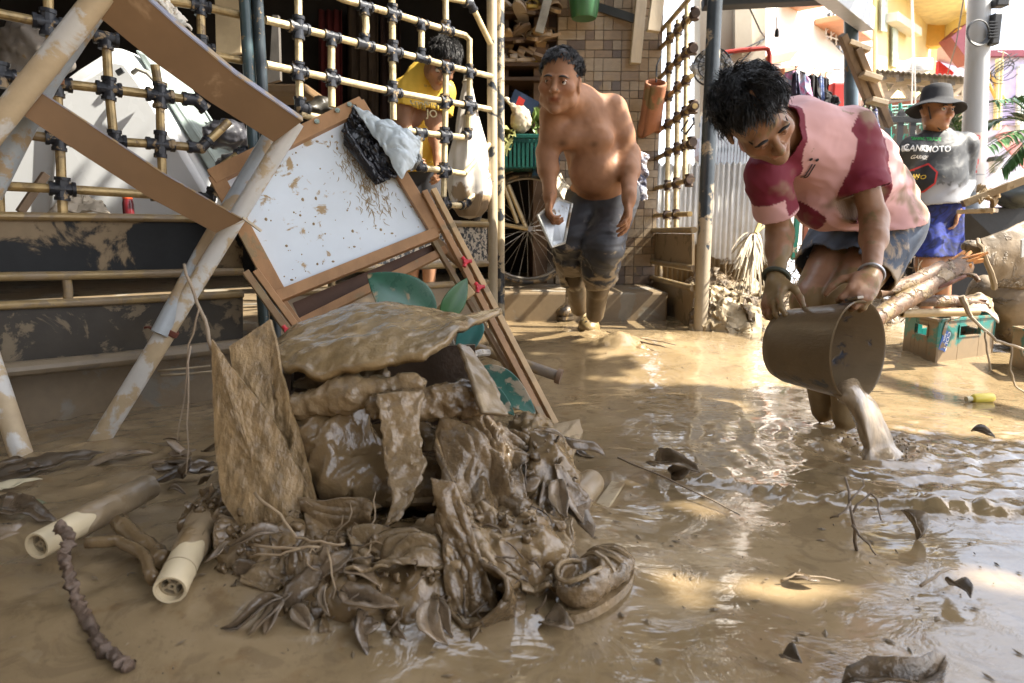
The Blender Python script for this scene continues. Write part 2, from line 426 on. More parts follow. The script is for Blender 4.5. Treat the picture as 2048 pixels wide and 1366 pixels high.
# ================================================================ GROUND
RIDGE = [G(*p) for p in ((1235, 915), (1300, 945), (1400, 962), (1500, 985), (1620, 1003), (1760, 1012), (1900, 1022), (2080, 1030))]
SPL = G(1748, 900); SPL2 = G(1660, 870)
def hg(x, y):
    x = np.asarray(x, float); y = np.asarray(y, float); P = np.stack([x, y, x * 0], -1)
    z = .075 * sstep(2.55, 3.45, y) * (1 - .4 * sstep(1.0, 2.2, x))
    left = sstep(-.05, -.5, x) * sstep(.8, 1.2, y) * sstep(2.6, 2.2, y)
    z = z + left * (.012 * fbm(P * 3.2, 3) + .006 * ridge(P * 9, 2) + .012)
    z = z + .0035 * fbm(P * 5 + 3, 2)
    far = sstep(4.2, 5.0, y); z = z + far * .03 * fbm(P * 2.3 + 9, 4)
    # churned rim of mud pushed up across the puddle
    dm = np.full(x.shape, 9.0)
    for a, b in zip(RIDGE[:-1], RIDGE[1:]):
        ax, ay, bx, by = a.x, a.y, b.x, b.y; L = (bx - ax) ** 2 + (by - ay) ** 2
        t = np.clip(((x - ax) * (bx - ax) + (y - ay) * (by - ay)) / L, 0, 1)
        dm = np.minimum(dm, np.hypot(x - ax - t * (bx - ax), y - ay - t * (by - ay)))
    wob = .018 * pn(P * 12 + 4)
    zr = np.exp(-((dm + wob) / .020) ** 2) * (.015 + .010 * pn(P * 26) + .007 * ridge(P * 30, 2)) + np.exp(-((dm + 2 * wob) / .06) ** 2) * .005 * ridge(P * 24, 3)
    z = z + zr * sstep(.3, .55, x)
    # choppy mud between the rim and the splash
    chop = sstep(.42, .75, x) * sstep(1.33, 1.46, y + .03 * pn(P * 6)) * sstep(2.35, 1.8, y)
    Pw = np.stack([x * 9 + 1.2 * pn(P * 4), y * 17, x * 0], -1)
    z = z + chop * (.0036 * ridge(Pw + .8 * np.stack([pn(P * 9), pn(P * 9 + 5), x * 0], -1), 3) + .0035 * fbm(P * 26, 3))
    for c, am in ((SPL, .014), (SPL2, .006)):
        r = np.hypot(x - c.x, y - c.y) + .014 * pn(P * 8)
        z = z + am * np.sin(r * 62) * np.exp(-r * 5.5) * sstep(.02, .07, r)
    near = sstep(3.2, 1.9, y) * sstep(.05, .3, x) * sstep(2.4, 1.8, x)
    z = z + near * .0004 * ridge(np.stack([x * 7, y * 22, x * 0], -1), 2)
    # trodden mound by the doorway
    for c, rr, hh in ((G(1235, 690, .07), .14, .05), (G(1180, 672, .07), .2, .02), (G(1500, 640, .07), .45, .08), (G(1330, 680, .07), .22, .02)):
        d = np.hypot((x - c.x), (y - c.y)) / rr
        z = z + hh * np.exp(-d * d * 1.6) * (1 + .5 * pn(P * 10) + .35 * ridge(P * 18, 2))
    # heap footprint
    c = G(800, 1150); d = np.hypot((x - c.x) / .42, (y - (c.y + .12)) / .30)
    z = z + .05 * np.exp(-d ** 4)
    return z
def hz(x, y): return float(hg(np.array(x), np.array(y)))
def geo_axis(lo, hi, st, far):
    a = list(np.arange(lo, hi + 1e-6, st)); s = st
    while a[-1] < far: s *= 1.22; a.append(a[-1] + s)
    s = st
    while a[0] > -far: s *= 1.22; a.insert(0, a[0] - s)
    return np.array(a)
gx = geo_axis(-2.1, 2.3, .0125, 160); gy = geo_axis(.55, 5.2, .0125, 160)
X_, Y_ = np.meshgrid(gx, gy, indexing='ij')
mb = MB(); mb.grid(np.stack([X_, Y_, hg(X_, Y_)], -1))
def ground_material():
    m = bpy.data.materials.new('flood_mud'); m.use_nodes = True; nt = m.node_tree; b = nt.nodes['Principled BSDF']; L = nt.links.new
    geo = nt.nodes.new('ShaderNodeNewGeometry'); pos = geo.outputs['Position']
    n1 = noise_n(nt, pos, 2.6, 6, .6, .5); n2 = noise_n(nt, pos, 14, 5, .6); n3 = noise_n(nt, pos, 60, 3)
    c = mixc(nt, ramp2(nt, n1, .35, .68), (0.205, 0.148, 0.080), (0.290, 0.214, 0.122))
    c = mixc(nt, ramp2(nt, n2, .55, .75), c, (0.20, 0.130, 0.062))
    c = mixc(nt, math2(nt, 'MULTIPLY', ramp2(nt, n3, .62, .72), .4), c, (.13, .1, .06))
    sw = noise_n(nt, pos, 8, 6, .62, 2.2); c = mixc(nt, math2(nt, 'MULTIPLY', ramp2(nt, sw, .52, .62), .35), c, (.115, .082, .048)); c = mixc(nt, math2(nt, 'MULTIPLY', ramp2(nt, noise_n(nt, pos, 21, 5, .6, 1.2), .60, .66), .35), c, (.27, .21, .135))
    L(c, b.inputs['Base Color'])
    sx = nt.nodes.new('ShaderNodeSeparateXYZ'); L(pos, sx.inputs[0])
    r = mixf(nt, ramp2(nt, n1, .42, .62), .025, .09)
    lf = ramp2(nt, sx.outputs[0], .1, -.7)
    r = math2(nt, 'ADD', r, math2(nt, 'MULTIPLY', lf, .18))
    L(r, b.inputs['Roughness']); b.inputs['IOR'].default_value = 1.5; b.inputs['Specular IOR Level'].default_value = .85
    mp = nt.nodes.new('ShaderNodeMapping'); L(pos, mp.inputs[0]); mp.inputs[3].default_value = (1, 2.6, 1)
    w1 = noise_n(nt, mp.outputs[0], 7, 3, .5, .8); w2 = noise_n(nt, mp.outputs[0], 34, 3, .5)
    h = math2(nt, 'ADD', math2(nt, 'MULTIPLY', w1, .8), math2(nt, 'MULTIPLY', w2, .09)); h = math2(nt, 'ADD', h, math2(nt, 'MULTIPLY', ramp2(nt, noise_n(nt, pos, 5.5, 6, .65, 1.6), .50, .60), .25))
    h = math2(nt, 'ADD', h, math2(nt, 'MULTIPLY', math2(nt, 'MULTIPLY', n2, lf), .8))
    bp = nt.nodes.new('ShaderNodeBump'); bp.inputs['Strength'].default_value = .13; bp.inputs['Distance'].default_value = .02
    L(h, bp.inputs['Height']); L(bp.outputs[0], b.inputs['Normal'])
    return m
obj('muddy_ground', mb, ground_material(), smooth=180, kind='structure')
# ================================================================ THE HOUSE ON THE LEFT (dark storeroom behind the gates)
M_CONC = mat('concrete', (.20, .18, .145), .75, var=.2, bump=.3, mud=.66, ms=5, mudcol=(.19, .142, .088))
M_DARKW = mat('shade_dark_wall', (.022, .019, .017), .85, var=.35, vs=3, bump=.3)  # near-black colour carries the darkness of the room
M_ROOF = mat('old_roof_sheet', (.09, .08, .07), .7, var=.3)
FZ = .25
HB = Vector((-.085, 3.42, 0)); ED = Vector((.636, .772, 0)).normalized()     # doorway post, direction of the folded leaf
HA = HB - ED * 1.32                                                            # hinge posts
LD = Vector((.777, .63, 0)).normalized()                                       # left leaf
HL = HA - LD * 2.4
mb = MB(); mb.prism([(-4, 1.2, -.1), (HL.x - .1, HL.y + .12, -.1), (HA.x - .1, HA.y + .12, -.1), (HB.x - .12, HB.y + .1, -.1), (-.12, 4.15, -.1), (.95, 4.15, -.1), (.95, 6.2, -.1), (-4, 6.2, -.1)], (0, 0, FZ + .1))
obj('floor_slab', mb, M_CONC, smooth=0, bevel=.012, fix=True, kind='structure')
hr = thing('storeroom', 'dark storeroom of the house behind the folding pipe gates', 'house', (-1.5, 5, FZ))
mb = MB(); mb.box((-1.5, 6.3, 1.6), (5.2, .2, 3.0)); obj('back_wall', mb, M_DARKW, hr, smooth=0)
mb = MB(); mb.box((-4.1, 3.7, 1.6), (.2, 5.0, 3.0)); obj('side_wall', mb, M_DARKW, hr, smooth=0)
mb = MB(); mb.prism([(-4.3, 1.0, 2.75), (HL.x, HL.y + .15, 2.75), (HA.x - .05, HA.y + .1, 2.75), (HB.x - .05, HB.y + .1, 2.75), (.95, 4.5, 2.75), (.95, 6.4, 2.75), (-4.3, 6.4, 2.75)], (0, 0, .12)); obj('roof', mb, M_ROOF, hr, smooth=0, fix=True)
mb = MB(); mb.box((.20, 5.55, 1.6), (.1, 1.3, 3.0)); obj('partition', mb, mat('brown_partition', (.16, .10, .06), .7, var=.3), hr, smooth=0)
# red and brown hangings deep inside
for px, py0, py1, wpx, Y, c in ((660, 20, 330, 46, 5.9, (.10, .015, .015)), (725, 10, 330, 60, 6.0, (.07, .05, .035)), (780, 30, 330, 40, 6.0, (.05, .03, .025))):
    mb = MB(); a = W(px, py1, Y); b = W(px, py0, Y); n_ = 12; P = np.zeros((n_, 6, 3))
    for i in range(n_):
        for j in range(6):
            t = j / 5; q = a.lerp(b, t); P[i, j] = (q.x + (i / (n_ - 1) - .5) * wpx / F * Y, q.y + .03 * math.sin(i * 1.9 + j * .4), q.z)
    mb.grid(P)
    tag(obj('hanging_curtain', mb, mat('curtain%.2f' % c[0], c, .9), solid=.006), {660: 'dark red curtain hanging in the depth of the storeroom', 725: 'wide brown curtain hanging right of the dark red one', 780: 'narrow dark curtain hanging furthest right in the storeroom'}[px], 'curtain', 'curtains in the storeroom')
# tiled wall right of the doorway: every tile a piece
tw = thing('tiled_wall', 'beige and brown tiled wall behind the shirtless person', 'wall', (.6, 4.8, FZ))
TX0, TX1, TY = .30, 1.0, 4.78
mb = MB(); mb.box(((TX0 + TX1) / 2, TY + .09, 1.55), (TX1 - TX0, .14, 3.0)); obj('wall', mb, mat('tile_grout', (.17, .13, .09), .8), tw, smooth=0)
TM = [mat('tile%d' % i, c, .32, var=.16, vs=30, bump=.12, bs=90, stretch=(1, 1, 3), mud=.2, ms=4, mudcol=MUDL) for i, c in enumerate(((.28, .20, .12), (.23, .16, .095), (.12, .085, .06), (.31, .24, .16), (.16, .11, .07)))]
rt = random.Random(3); tmesh = {}
z = FZ + .003; row = 0; nt_ = 0
while z < 2.5:
    hh = (.062, .062, .085, .05)[row % 4]; x = TX0 + .004; k = 0
    while x < TX1 - .02 and nt_ < 290:
        ww = rt.choice((.0605, .0605, .121)); ww = min(ww, TX1 - .004 - x)
        if ww < .02: break
        mi = rt.choice((0, 0, 1, 2, 3, 3, 4)) if row % 4 != 2 else rt.choice((0, 3, 3))
        key = (round(ww, 4), hh, mi)
        if key not in tmesh:
            m2 = MB(); m2.box((0, 0, 0), (ww - .004, .014, hh - .004)); o = obj('tile', m2, TM[mi], tw, smooth=0); o.data.transform(Matrix.Translation(tw.location)); tmesh[key] = o.data
        else:
            o = bpy.data.objects.new('tile', tmesh[key]); COL.objects.link(o); o.parent = tw
        o.location = (x + ww / 2 - tw.location.x, TY + .012 + rt.uniform(-.002, .002) - tw.location.y, z + hh / 2 - tw.location.z)
        x += ww; nt_ += 1
    z += hh; row += 1
# houses across the street, behind the photographer
M_BACKH = mat('facing_house_paint', (.16, .14, .12), .85, var=.2, vs=1.5)
for nm, lab, cx, cy, sx, sy, hh in (('facing_house', 'dull house facing the gates from behind the viewpoint', -2.6, -3.6, 8.0, 1.0, 6.0), ('side_house', 'dull house closing the street on the left of the viewpoint', -6.2, -.4, 1.0, 6.5, 5.0)):
    hh_ = thing(nm, lab, 'house', (cx, cy, 0)); mb = MB(); mb.box((cx, cy, hh / 2 - .1), (sx, sy, hh)); obj('wall', mb, M_BACKH, hh_, smooth=0)
    mb = MB(); mb.box((cx, cy, hh), (sx + .5, sy + .6, .2)); obj('roof', mb, M_ROOF, hh_, smooth=0)
    for k in range(3):
        mb = MB(); mb.box((cx + (k - 1) * 2.2 if sx > sy else cx + .52, cy + .52 if sx > sy else cy + (k - 1) * 2, 1.6), (1.0 if sx > sy else .03, .03 if sx > sy else 1.0, 1.2)); obj('window', mb, mat('far_glass', (.03, .035, .04), .1, bump=0), hh_, smooth=0)
# ================================================================ THE ALLEY: houses on the right
SE = Vector((.65, .76, 0)).normalized(); SN = Vector((.76, -.65, 0)).normalized()   # along the fronts / out of them
def facade(p0):
    p0 = Vector(p0)
    return lambda px, py, o=0.0: PLN(px, py, p0 + SN * o, SN)
def panel(name, pts, th, m, parent, bevel=0, n=None, **kw):
    mb = MB(); mb.prism(pts, -(n or SN) * th); return obj(name, mb, m, parent, smooth=0, bevel=bevel, fix=True, **kw)
M_WHITEW = mat('white_house_paint', (.84, .82, .79), .8, var=.06, vs=2, bump=.1)
M_TERRA = mat('terracotta_paint', (.50, .24, .13), .7, var=.2, vs=4)
M_CREAM = mat('cream_plaster', (.60, .55, .45), .85, var=.12, vs=2)
M_YEL = mat('yellow_paint', (.78, .66, .34), .75, var=.1, vs=2)
M_ORG = mat('orange_paint', (.70, .42, .10), .7, var=.1)
M_PURP = mat('lilac_paint', (.58, .55, .70), .8, var=.1, vs=2)
M_PINK = mat('pink_paint', (.68, .52, .52), .8, var=.1)
M_MAROON = mat('maroon_paint', (.20, .045, .07), .6)
M_BLK = mat('black_iron', (.02, .022, .025), .45, bump=.1)
M_GLASS = mat('dark_glass', (.03, .035, .04), .12, var=.3, bump=0)
M_STEELB = mat('blue_grey_paint', (.075, .115, .15), .4, var=.25, bump=.1, mud=.25, ms=14)
wf = facade(W(1530, 300, 6.6))
h1 = thing('white_house', 'sunlit white house with terracotta ledges across the alley', 'house', wf(1640, 430) * 1.0)
panel('wall', [wf(1529, 520), wf(1745, 520), wf(1745, -160), wf(1529, -160)], .25, M_WHITEW, h1)
o = panel('window', [wf(1652, 70, .01), wf(1692, 112, .01), wf(1692, -20, .01), wf(1652, -40, .01)], .03, M_GLASS, h1)
g = MB()
for i in range(5):
    x = 1652 + 10 * i; g.tube([wf(x, -38 + 4 * i, .05), wf(x, 70 + 10.5 * i, .05)], .008, 6)
for i in range(7):
    y = -30 + i * 17; g.tube([wf(1652, y, .055), wf(1692, y + 12, .055)], .008, 6)
    if i < 6: g.tube([wf(1652, y + 24, .06), wf(1692, y - 8, .06)], .006, 6)
obj('grille', g, mat('white_iron', (.75, .75, .73), .5), o)
def ledge(a, b, c, d, out, m, par, nm='ledge'):
    mb = MB(); P = [wf(*a), wf(*b), wf(*c), wf(*d)]; mb.prism(P, SN * out); return obj(nm, mb, m, par, smooth=0, bevel=.01, fix=True)
ledge((1628, 38), (1692, 82), (1692, 90), (1628, 50), .28, M_TERRA, h1)
ledge((1560, -2), (1596, 16), (1596, 24), (1560, 8), .25, M_TERRA, h1)
# carved brackets (wavy outline) standing out from the wall
for pts in (((1536, 112), (1600, 98), (1590, 112), (1582, 122), (1560, 126), (1536, 130)), ((1636, 148), (1672, 140), (1664, 150), (1655, 160), (1640, 166), (1636, 168)), ((1570, 136), (1596, 131), (1596, 146), (1570, 150))):
    mb = MB(); mb.prism([wf(x, y, .14) for x, y in pts], -SN * .13); obj('bracket', mb, M_TERRA, h1, smooth=0, bevel=.008, fix=True)
panel('door_panel', [wf(1539, 420, .03), wf(1563, 420, .03), wf(1563, 150, .03), wf(1539, 150, .03)], .05, M_TERRA, h1)
panel('pilaster', [wf(1722, 520, .06), wf(1745, 520, .06), wf(1745, -160, .06), wf(1722, -160, .06)], .06, M_PINK, h1)
# beige side wall in front of it with the red downpipe
b1 = thing('beige_wall', 'shaded beige plaster wall beside the white house', 'wall', W(1480, 470, 6.0))
mb = MB(); mb.prism([W(1400, 520, 6.2), W(1531, 520, 6.2), W(1531, -200, 6.2), W(1400, -200, 6.2)], (0, .2, 0)); obj('wall', mb, M_CREAM, b1, smooth=0, fix=True)
mb = MB(); mb.prism([W(1470, 105, 6.13), W(1505, 102, 6.13), W(1500, -60, 6.13), W(1470, -60, 6.13)], (0, .06, 0)); obj('pilaster', mb, M_CREAM, b1, smooth=0, fix=True)
M_RED = mat('red_pipe_paint', (.42, .04, .03), .45, var=.2)
rp = MB(); rp.tube([W(1440, 107, 5.95), W(1480, 101, 5.95), W(1528, 96, 5.95), W(1536, 99, 5.95), W(1539, 110, 5.95), W(1538, 240, 5.95), W(1538, 420, 5.95)], .020, 10)
tag(obj('red_downpipe', rp, M_RED), 'red painted pipe bending down the corner of the beige wall', 'pipe')
# yellow house
yf = facade(W(1752, 300, 9.3))
h2 = thing('yellow_house', 'yellow house with jalousie windows beyond the tin shed', 'house', yf(1800, 440) * 1.0)
panel('wall', [yf(1752, 470), yf(1866, 470), yf(1866, -120), yf(1752, -120)], .25, M_YEL, h2)
M_JAL = mat('jalousie_glass', (.45, .55, .50), .3, var=.2)
for (x0, x1, y0, y1) in ((1762, 1775, -10, 60), (1784, 1796, 46, 132)):
    o = panel('window', [yf(x0, y1, .02), yf(x1, y1 + 3, .02), yf(x1, y0 + 8, .02), yf(x0, y0, .02)], .04, mat('white_frame', (.7, .7, .66), .5), h2)
    for i in range(7):
        t = (i + .5) / 7; ya = y0 + (y1 - y0) * t
        mb = MB(); mb.bar(yf(x0 + 1, ya, .05), yf(x1 - 1, ya + 3, .05), .012, .075); obj('pane', mb, M_JAL, o, smooth=0)
mb = MB(); mb.bar(yf(1783, 34, .12), yf(1832, 66, .12), .14, .10); obj('hood', mb, M_CREAM, h2, smooth=0)
zb = 3.75
mb = MB(); mb.prism([G(1800, 44, zb), G(1892, 52, zb), G(1932, 30, zb), G(1925, -60, zb), G(1780, -60, zb)], (0, 0, .3)); obj('balcony_slab', mb, mat('balcony_cream', (.72, .62, .38), .8), h2, smooth=0, fix=True)
q0 = G(1892, 50, zb); q1 = G(1936, 26, zb)
mb = MB(); mb.bar(G(1826, 52, zb) + V3((0, .1, -.12)), q0 + V3((0, .1, -.12)), .2, .36); obj('beam', mb, M_ORG, h2, smooth=0)
mb = MB(); mb.bar(q0 + V3((.06, .1, .1)), q1 + V3((.06, -.1, .1)), .12, .62); obj('fascia', mb, M_YEL, h2, smooth=0)
mb = MB(); a = W(1850, 150, q0.y + .5); mb.bar(V3((a.x, a.y, 1.5)), V3((a.x, a.y, zb - .2)), .2, .2, up=(0, 1, 0)); obj('column', mb, M_YEL, h2, smooth=0)
# pink-ceilinged house further on
h3 = thing('pink_house', 'pink and lilac house with maroon eaves beside the utility pole', 'house', W(1900, 460, 12))
mb = MB(); mb.prism([W(1862, 470, 12.6), W(1950, 470, 12.6), W(1950, 60, 12.6), W(1862, 60, 12.6)], (0, .2, 0)); obj('wall', mb, M_PURP, h3, smooth=0, fix=True)
zc = W(1900, 128, 12.5).z
mb = MB(); mb.prism([V3((W(1862, 0, 12.5).x, 12.5, zc + .1)), V3((W(1950, 0, 12.5).x, 12.5, zc - .1)), G(1950, 118, zc - .1), G(1905, 62, zc + .25), G(1868, 62, zc + .3)], (0, 0, .08)); obj('eave_ceiling', mb, M_PINK, h3, smooth=0, fix=True)
for k, m_ in ((0, M_MAROON), (1, M_ORG), (2, M_ORG)):
    mb = MB(); mb.bar(W(1906 + 5 * k, 66 - 4 * k, 10.6 - .05 * k), W(1944 + 4 * k, 118 - 10 * k, 10.6 - .05 * k), .08 if k else .3, .04 if k else .3); obj('eave_board', mb, m_, h3, smooth=0)
mb = MB(); mb.prism([W(1878, 122, 12.4), W(1908, 145, 12.4), W(1904, 152, 12.4), W(1877, 150, 12.4)], (0, .1, 0)); obj('awning', mb, mat('red_cloth', (.5, .03, .02), .8), h3, smooth=0, fix=True)
# lilac house at the right edge
h4 = thing('lilac_house', 'lilac house with a maroon band and door at the right edge', 'house', W(2030, 450, 11))
mb = MB(); mb.prism([W(1972, 480, 11), W(2200, 480, 11), W(2200, 108, 11), W(1972, 108, 11)], (0, .25, 0)); obj('wall', mb, M_PURP, h4, smooth=0, fix=True)
mb = MB(); mb.prism([W(1972, 112, 10.9), W(2200, 112, 10.9), W(2200, 98, 10.9), W(1972, 100, 10.9)], (0, .35, 0)); obj('roof_band', mb, M_MAROON, h4, smooth=0, fix=True)
d_ = MB(); d_.prism([W(1998, 250, 10.95), W(2034, 250, 10.95), W(2036, 140, 10.95), W(2000, 140, 10.95)], (0, .1, 0)); dd = obj('door', d_, mat('door_lilac', (.5, .44, .68), .6), h4, smooth=0, fix=True)
mb = MB(); mb.ball(W(2030, 195, 10.9), .035); obj('handle', mb, M_BLK, dd)
for x in (1997, 2036):
    mb = MB(); mb.bar(W(x, 250, 10.93), W(x + 2, 138, 10.93), .06, .06, up=(0, 1, 0)); obj('door_frame', mb, mat('white_frame', (.7, .7, .66), .5), dd, smooth=0)
mb = MB(); mb.prism([W(2041, 260, 10.9), W(2075, 260, 10.9), W(2075, 130, 10.9), W(2041, 130, 10.9)], (0, .1, 0)); obj('window', mb, mat('pale_sheet', (.65, .72, .72), .4), h4, smooth=0, fix=True)
# tin shed with trusses
sh = thing('tin_shed', 'tin roofed open shed with pale timber trusses', 'shed', W(1850, 460, 8))
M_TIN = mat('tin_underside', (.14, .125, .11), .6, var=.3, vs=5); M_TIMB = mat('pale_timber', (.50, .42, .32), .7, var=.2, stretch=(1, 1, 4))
P = np.zeros((60, 2, 3))
for i in range(60):
    t = i / 59; a = W(1752 + 185 * t, 140 + 14 * t, 7.0); b = W(1752 + 185 * t, 178 + 12 * t, 9.2)
    P[i, 0] = a + V3((0, 0, .010 * math.sin(i * 1.9))); P[i, 1] = b + V3((0, 0, .010 * math.sin(i * 1.9)))
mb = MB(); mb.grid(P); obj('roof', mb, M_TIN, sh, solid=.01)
for a, b in (((1755, 158), (1932, 176)), ((1752, 208), (1930, 196)), ((1762, 208), (1800, 164)), ((1800, 164), (1826, 206)), ((1832, 204), (1866, 170)), ((1866, 170), (1890, 200)), ((1925, 172), (1925, 250)), ((1762, 160), (1776, 206)), ((1895, 200), (1920, 176))):
    mb = MB(); mb.bar(W(*a, 7.25), W(*b, 7.25), .05, .05, up=(0, 1, .1)); obj('truss_member', mb, M_TIMB, sh, smooth=0)
mb = MB(); mb.bar(W(1750, 214, 7.2), W(1850, 204, 7.2), .05, .06, up=(0, 1, .1)); obj('rust_rail', mb, mat('rust', (.25, .09, .05), .7), sh, smooth=0)
for i in range(5):
    mb = MB(); mb.bar(W(1766 + 34 * i, 146 + 3 * i, 7.1), W(1766 + 34 * i, 160 + 3 * i, 7.1), .05, .05, up=(0, 1, 0)); obj('rafter_end', mb, M_TIN, sh, smooth=0)
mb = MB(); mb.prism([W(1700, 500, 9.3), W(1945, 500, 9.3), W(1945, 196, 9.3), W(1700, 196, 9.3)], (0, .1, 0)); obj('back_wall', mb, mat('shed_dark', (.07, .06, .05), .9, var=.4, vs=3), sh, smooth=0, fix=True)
# posts, beams of the porch
tag(obj('porch_post', MB().tube([W(1702, 560, 5.6), W(1702, 40, 5.6)], .052, 16), M_STEELB), 'round blue grey steel post under the porch beam', 'post')
mb = MB(); mb.bar(W(1735, 40, 5.55), W(1640, -40, 4.1), .10, .16); o = tag(obj('porch_beam', mb, mat('galvanised_channel', (.30, .30, .29), .45, .4, var=.15), smooth=0, bevel=.006), 'grey steel channel beam running back above the round post', 'beam')
mb = MB(); mb.bar(W(1405, 8, 5.2), W(1655, -4, 5.2), .08, .07, up=(0, .2, 1)); tag(obj('dark_lintel', mb, mat('dark_beam', (.05, .055, .06), .5), smooth=0, bevel=.005), 'dark blue steel lintel along the top of the picture', 'beam')
mb = MB(); mb.tube([W(1431, 72, 5.1), W(1431, -30, 5.1)], .030, 10); tag(obj('black_hose', mb, mat('black_wrap', (.02, .022, .03), .35, bump=.6, bs=60)), 'short black wrapped bundle hanging by the beige wall', 'bundle')
mb = MB(); mb.prism([V3((.97, 4.45, 2.72)), V3((2.72, 4.2, 2.60)), V3((2.85, 5.6, 2.78)), V3((.97, 5.9, 2.9))], (0, 0, .03)); tag(obj('porch_roof', mb, M_ROOF, smooth=0, fix=True), 'rusty sheet roof over the porch between the tiled wall and the round post', 'roof')
# utility pole
up = thing('utility_pole', 'grey concrete utility pole with a coil of cable and paper notices', 'pole', W(1938, 560, 5.2))
PT, PB = W(1966, -200, 5.2), W(1936, 600, 5.2)
obj('pole', MB().tube([PB, PB.lerp(PT, .5), PT], [.088, .079, .07], 20), mat('pole_grey', (.42, .44, .46), .6, .1, var=.15, vs=4, stretch=(1, 1, .3)), up)
def ring(c, n_, r, tr, k=28):
    c = Vector(c); n_ = Vector(n_).normalized(); a = n_.orthogonal().normalized(); b = n_.cross(a)
    return [c + a * (r * math.cos(2 * PI * i / k)) + b * (r * math.sin(2 * PI * i / k)) for i in range(k + 1)]
cl = MB()
for i in range(4): cl.tube(ring(W(1956 + .4 * i, 64 + .6 * i, 5.08), (.1, -1, .05 * i), .078 + .004 * i, 0), .005, 6, cap=False)
obj('cable_coil', cl, M_BLK, up)
mb = MB(); mb.box(W(1987, 60, 5.12), (.06, .08, .21)); o = obj('junction_box', mb, M_BLK, up, smooth=0, bevel=.01)
for i in range(6):
    mb = MB(); mb.box(W(1987, 44 + 6 * i, 5.07), (.064, .012, .008)); obj('rib', mb, M_BLK, o, smooth=0)
mb = MB(); mb.box(W(1999, 6, 5.12), (.09, .08, .06)); obj('clamp', mb, M_BLK, up, smooth=0, bevel=.01)
# notices on the pole: paper wrapped round it, red and blue print
def poleband(x0, x1, y0, y1, rr):
    P = np.zeros((10, 4, 3))
    for i in range(10):
        for j in range(4):
            py = y0 + (y1 - y0) * j / 3; c = PB.lerp(PT, (600 - py) / 800); px = x0 + (x1 - x0) * i / 9
            q = W(px, py, 5.2); dx = q.x - c.x; rr_ = .0885 - .009 * ((600 - py) / 400) + rr
            P[i, j] = (q.x, c.y - math.sqrt(max(1e-5, rr_ ** 2 - dx * dx)), q.z)
    return MB().grid(P)
pm = mat('paper_notice', (.70, .66, .62), .8, var=.06)
nb = obj('notice', poleband(1924, 1956, 268, 350, .003), pm, up); nb2 = obj('notice', poleband(1926, 1955, 352, 384, .003), pm, up)
tr = MB(); tb_ = MB()
rb_ = random.Random(4)
for i in range(8):                                        # two lines can be read, the rest is only rows of strokes
    if i in (0, 5): lay_text(('SUYO', 'ABHI')[i == 5], .056, W(1941, 276 + 9.6 * i, 5.10), (1, 0, 0), (0, 0, 1), tr)
    else:
        x = 1928
        while x < 1953: w_ = rb_.uniform(1, 2.6); tr.box(W(x + w_ / 2, 276 + 9.6 * i, 5.105), (w_ / F * 5.1, .002, .018 * rb_.uniform(.7, 1.1))); x += w_ + rb_.uniform(.5, 1)
obj('lettering', tr, mat('print_red', (.5, .03, .03), .7), nb, smooth=0)
lay_text('OF', .06, W(1940, 362, 5.10), (1, 0, 0), (0, 0, 1), tb_)
obj('lettering', tb_, mat('print_blue', (.04, .04, .25), .7), nb2, smooth=0)
# yellow conduits with wires
cy = thing('yellow_conduit', 'yellow painted conduit posts with loose wires by the lilac house', 'conduit', W(1992, 250, 9))
for dx in (0, 8): obj('conduit', MB().tube([W(1990 + dx * .8, 260, 9), W(1996 + dx * .8, 118, 9)], .028, 8), M_YEL, cy)
for a, b in (((1975, 142), (2012, 205)), ((1976, 165), (2000, 215))): obj('brace', MB().tube([W(*a, 9.0), W(*b, 9.0)], .02, 8), M_ORG, cy)
wr = random.Random(2)
for i in range(5):
    c = W(1998 + 6 * i % 17, 125 + 7 * i, 8.95); obj('wire', MB().tube([c + V3((.16 * math.sin(t * 2.2 + i), .05 * math.cos(t + i), .14 * math.cos(t * 1.7 + i))) for t in np.linspace(0, 3.2, 14)], .006, 5), M_BLK, cy)
# overhead wires
for i, (a, b, Y0, Y1) in enumerate((((1830, 380), (1824, -40), 6.5, 6.5), ((1930, -20), (1893, 155), 7, 9), ((2020, -20), (2004, 120), 7, 8.9), ((1822, -30), (1822, 250), 6.6, 6.6), ((1500, 18), (1530, 75), 5.3, 6.1))):
    p, q = W(*a, Y0), W(*b, Y1); md_ = (p + q) / 2 + V3((0.02, 0, -.05))
    tag(obj('wire', MB().tube([p, md_, q], .006, 6), M_BLK if i in (1, 4) else mat('white_wire', (.6, .58, .55), .6)),
        ('thin pale wire hanging left of the hat wearing person', 'dark wire slanting in front of the pink house', 'pale wire dropping right of the utility pole', 'thin pale wire hanging nearest the yellow wall', 'black wire slanting across the beige wall')[i], 'wire', 'overhead wires')
tag(obj('wire_loop', MB().tube([W(1440, 118, 5.9), W(1500, 92, 6), W(1529, 78, 6.1), W(1520, 85, 6), W(1470, 135, 5.9), W(1455, 150, 5.9)], .006, 6), M_BLK), 'black cable looping low across the beige wall', 'wire', 'overhead wires')
sk_ = thing('lamp_socket', 'black lamp socket dangling against the white house', 'lamp socket', W(1553, 75, 5.4))
obj('cord', MB().tube([W(1554, -20, 5.4), W(1553, 60, 5.4)], .003, 5), M_BLK, sk_); obj('socket', MB().lathe([(.004, .06), (.012, .05), (.016, .03), (.016, 0), (.0, 0)], W(1553, 74, 5.4), (0, 0, 1), 12), M_BLK, sk_)
lb = thing('light_bulb', 'clear glass bulb hanging under the dark lintel', 'bulb', W(1432, 12, 4.6))
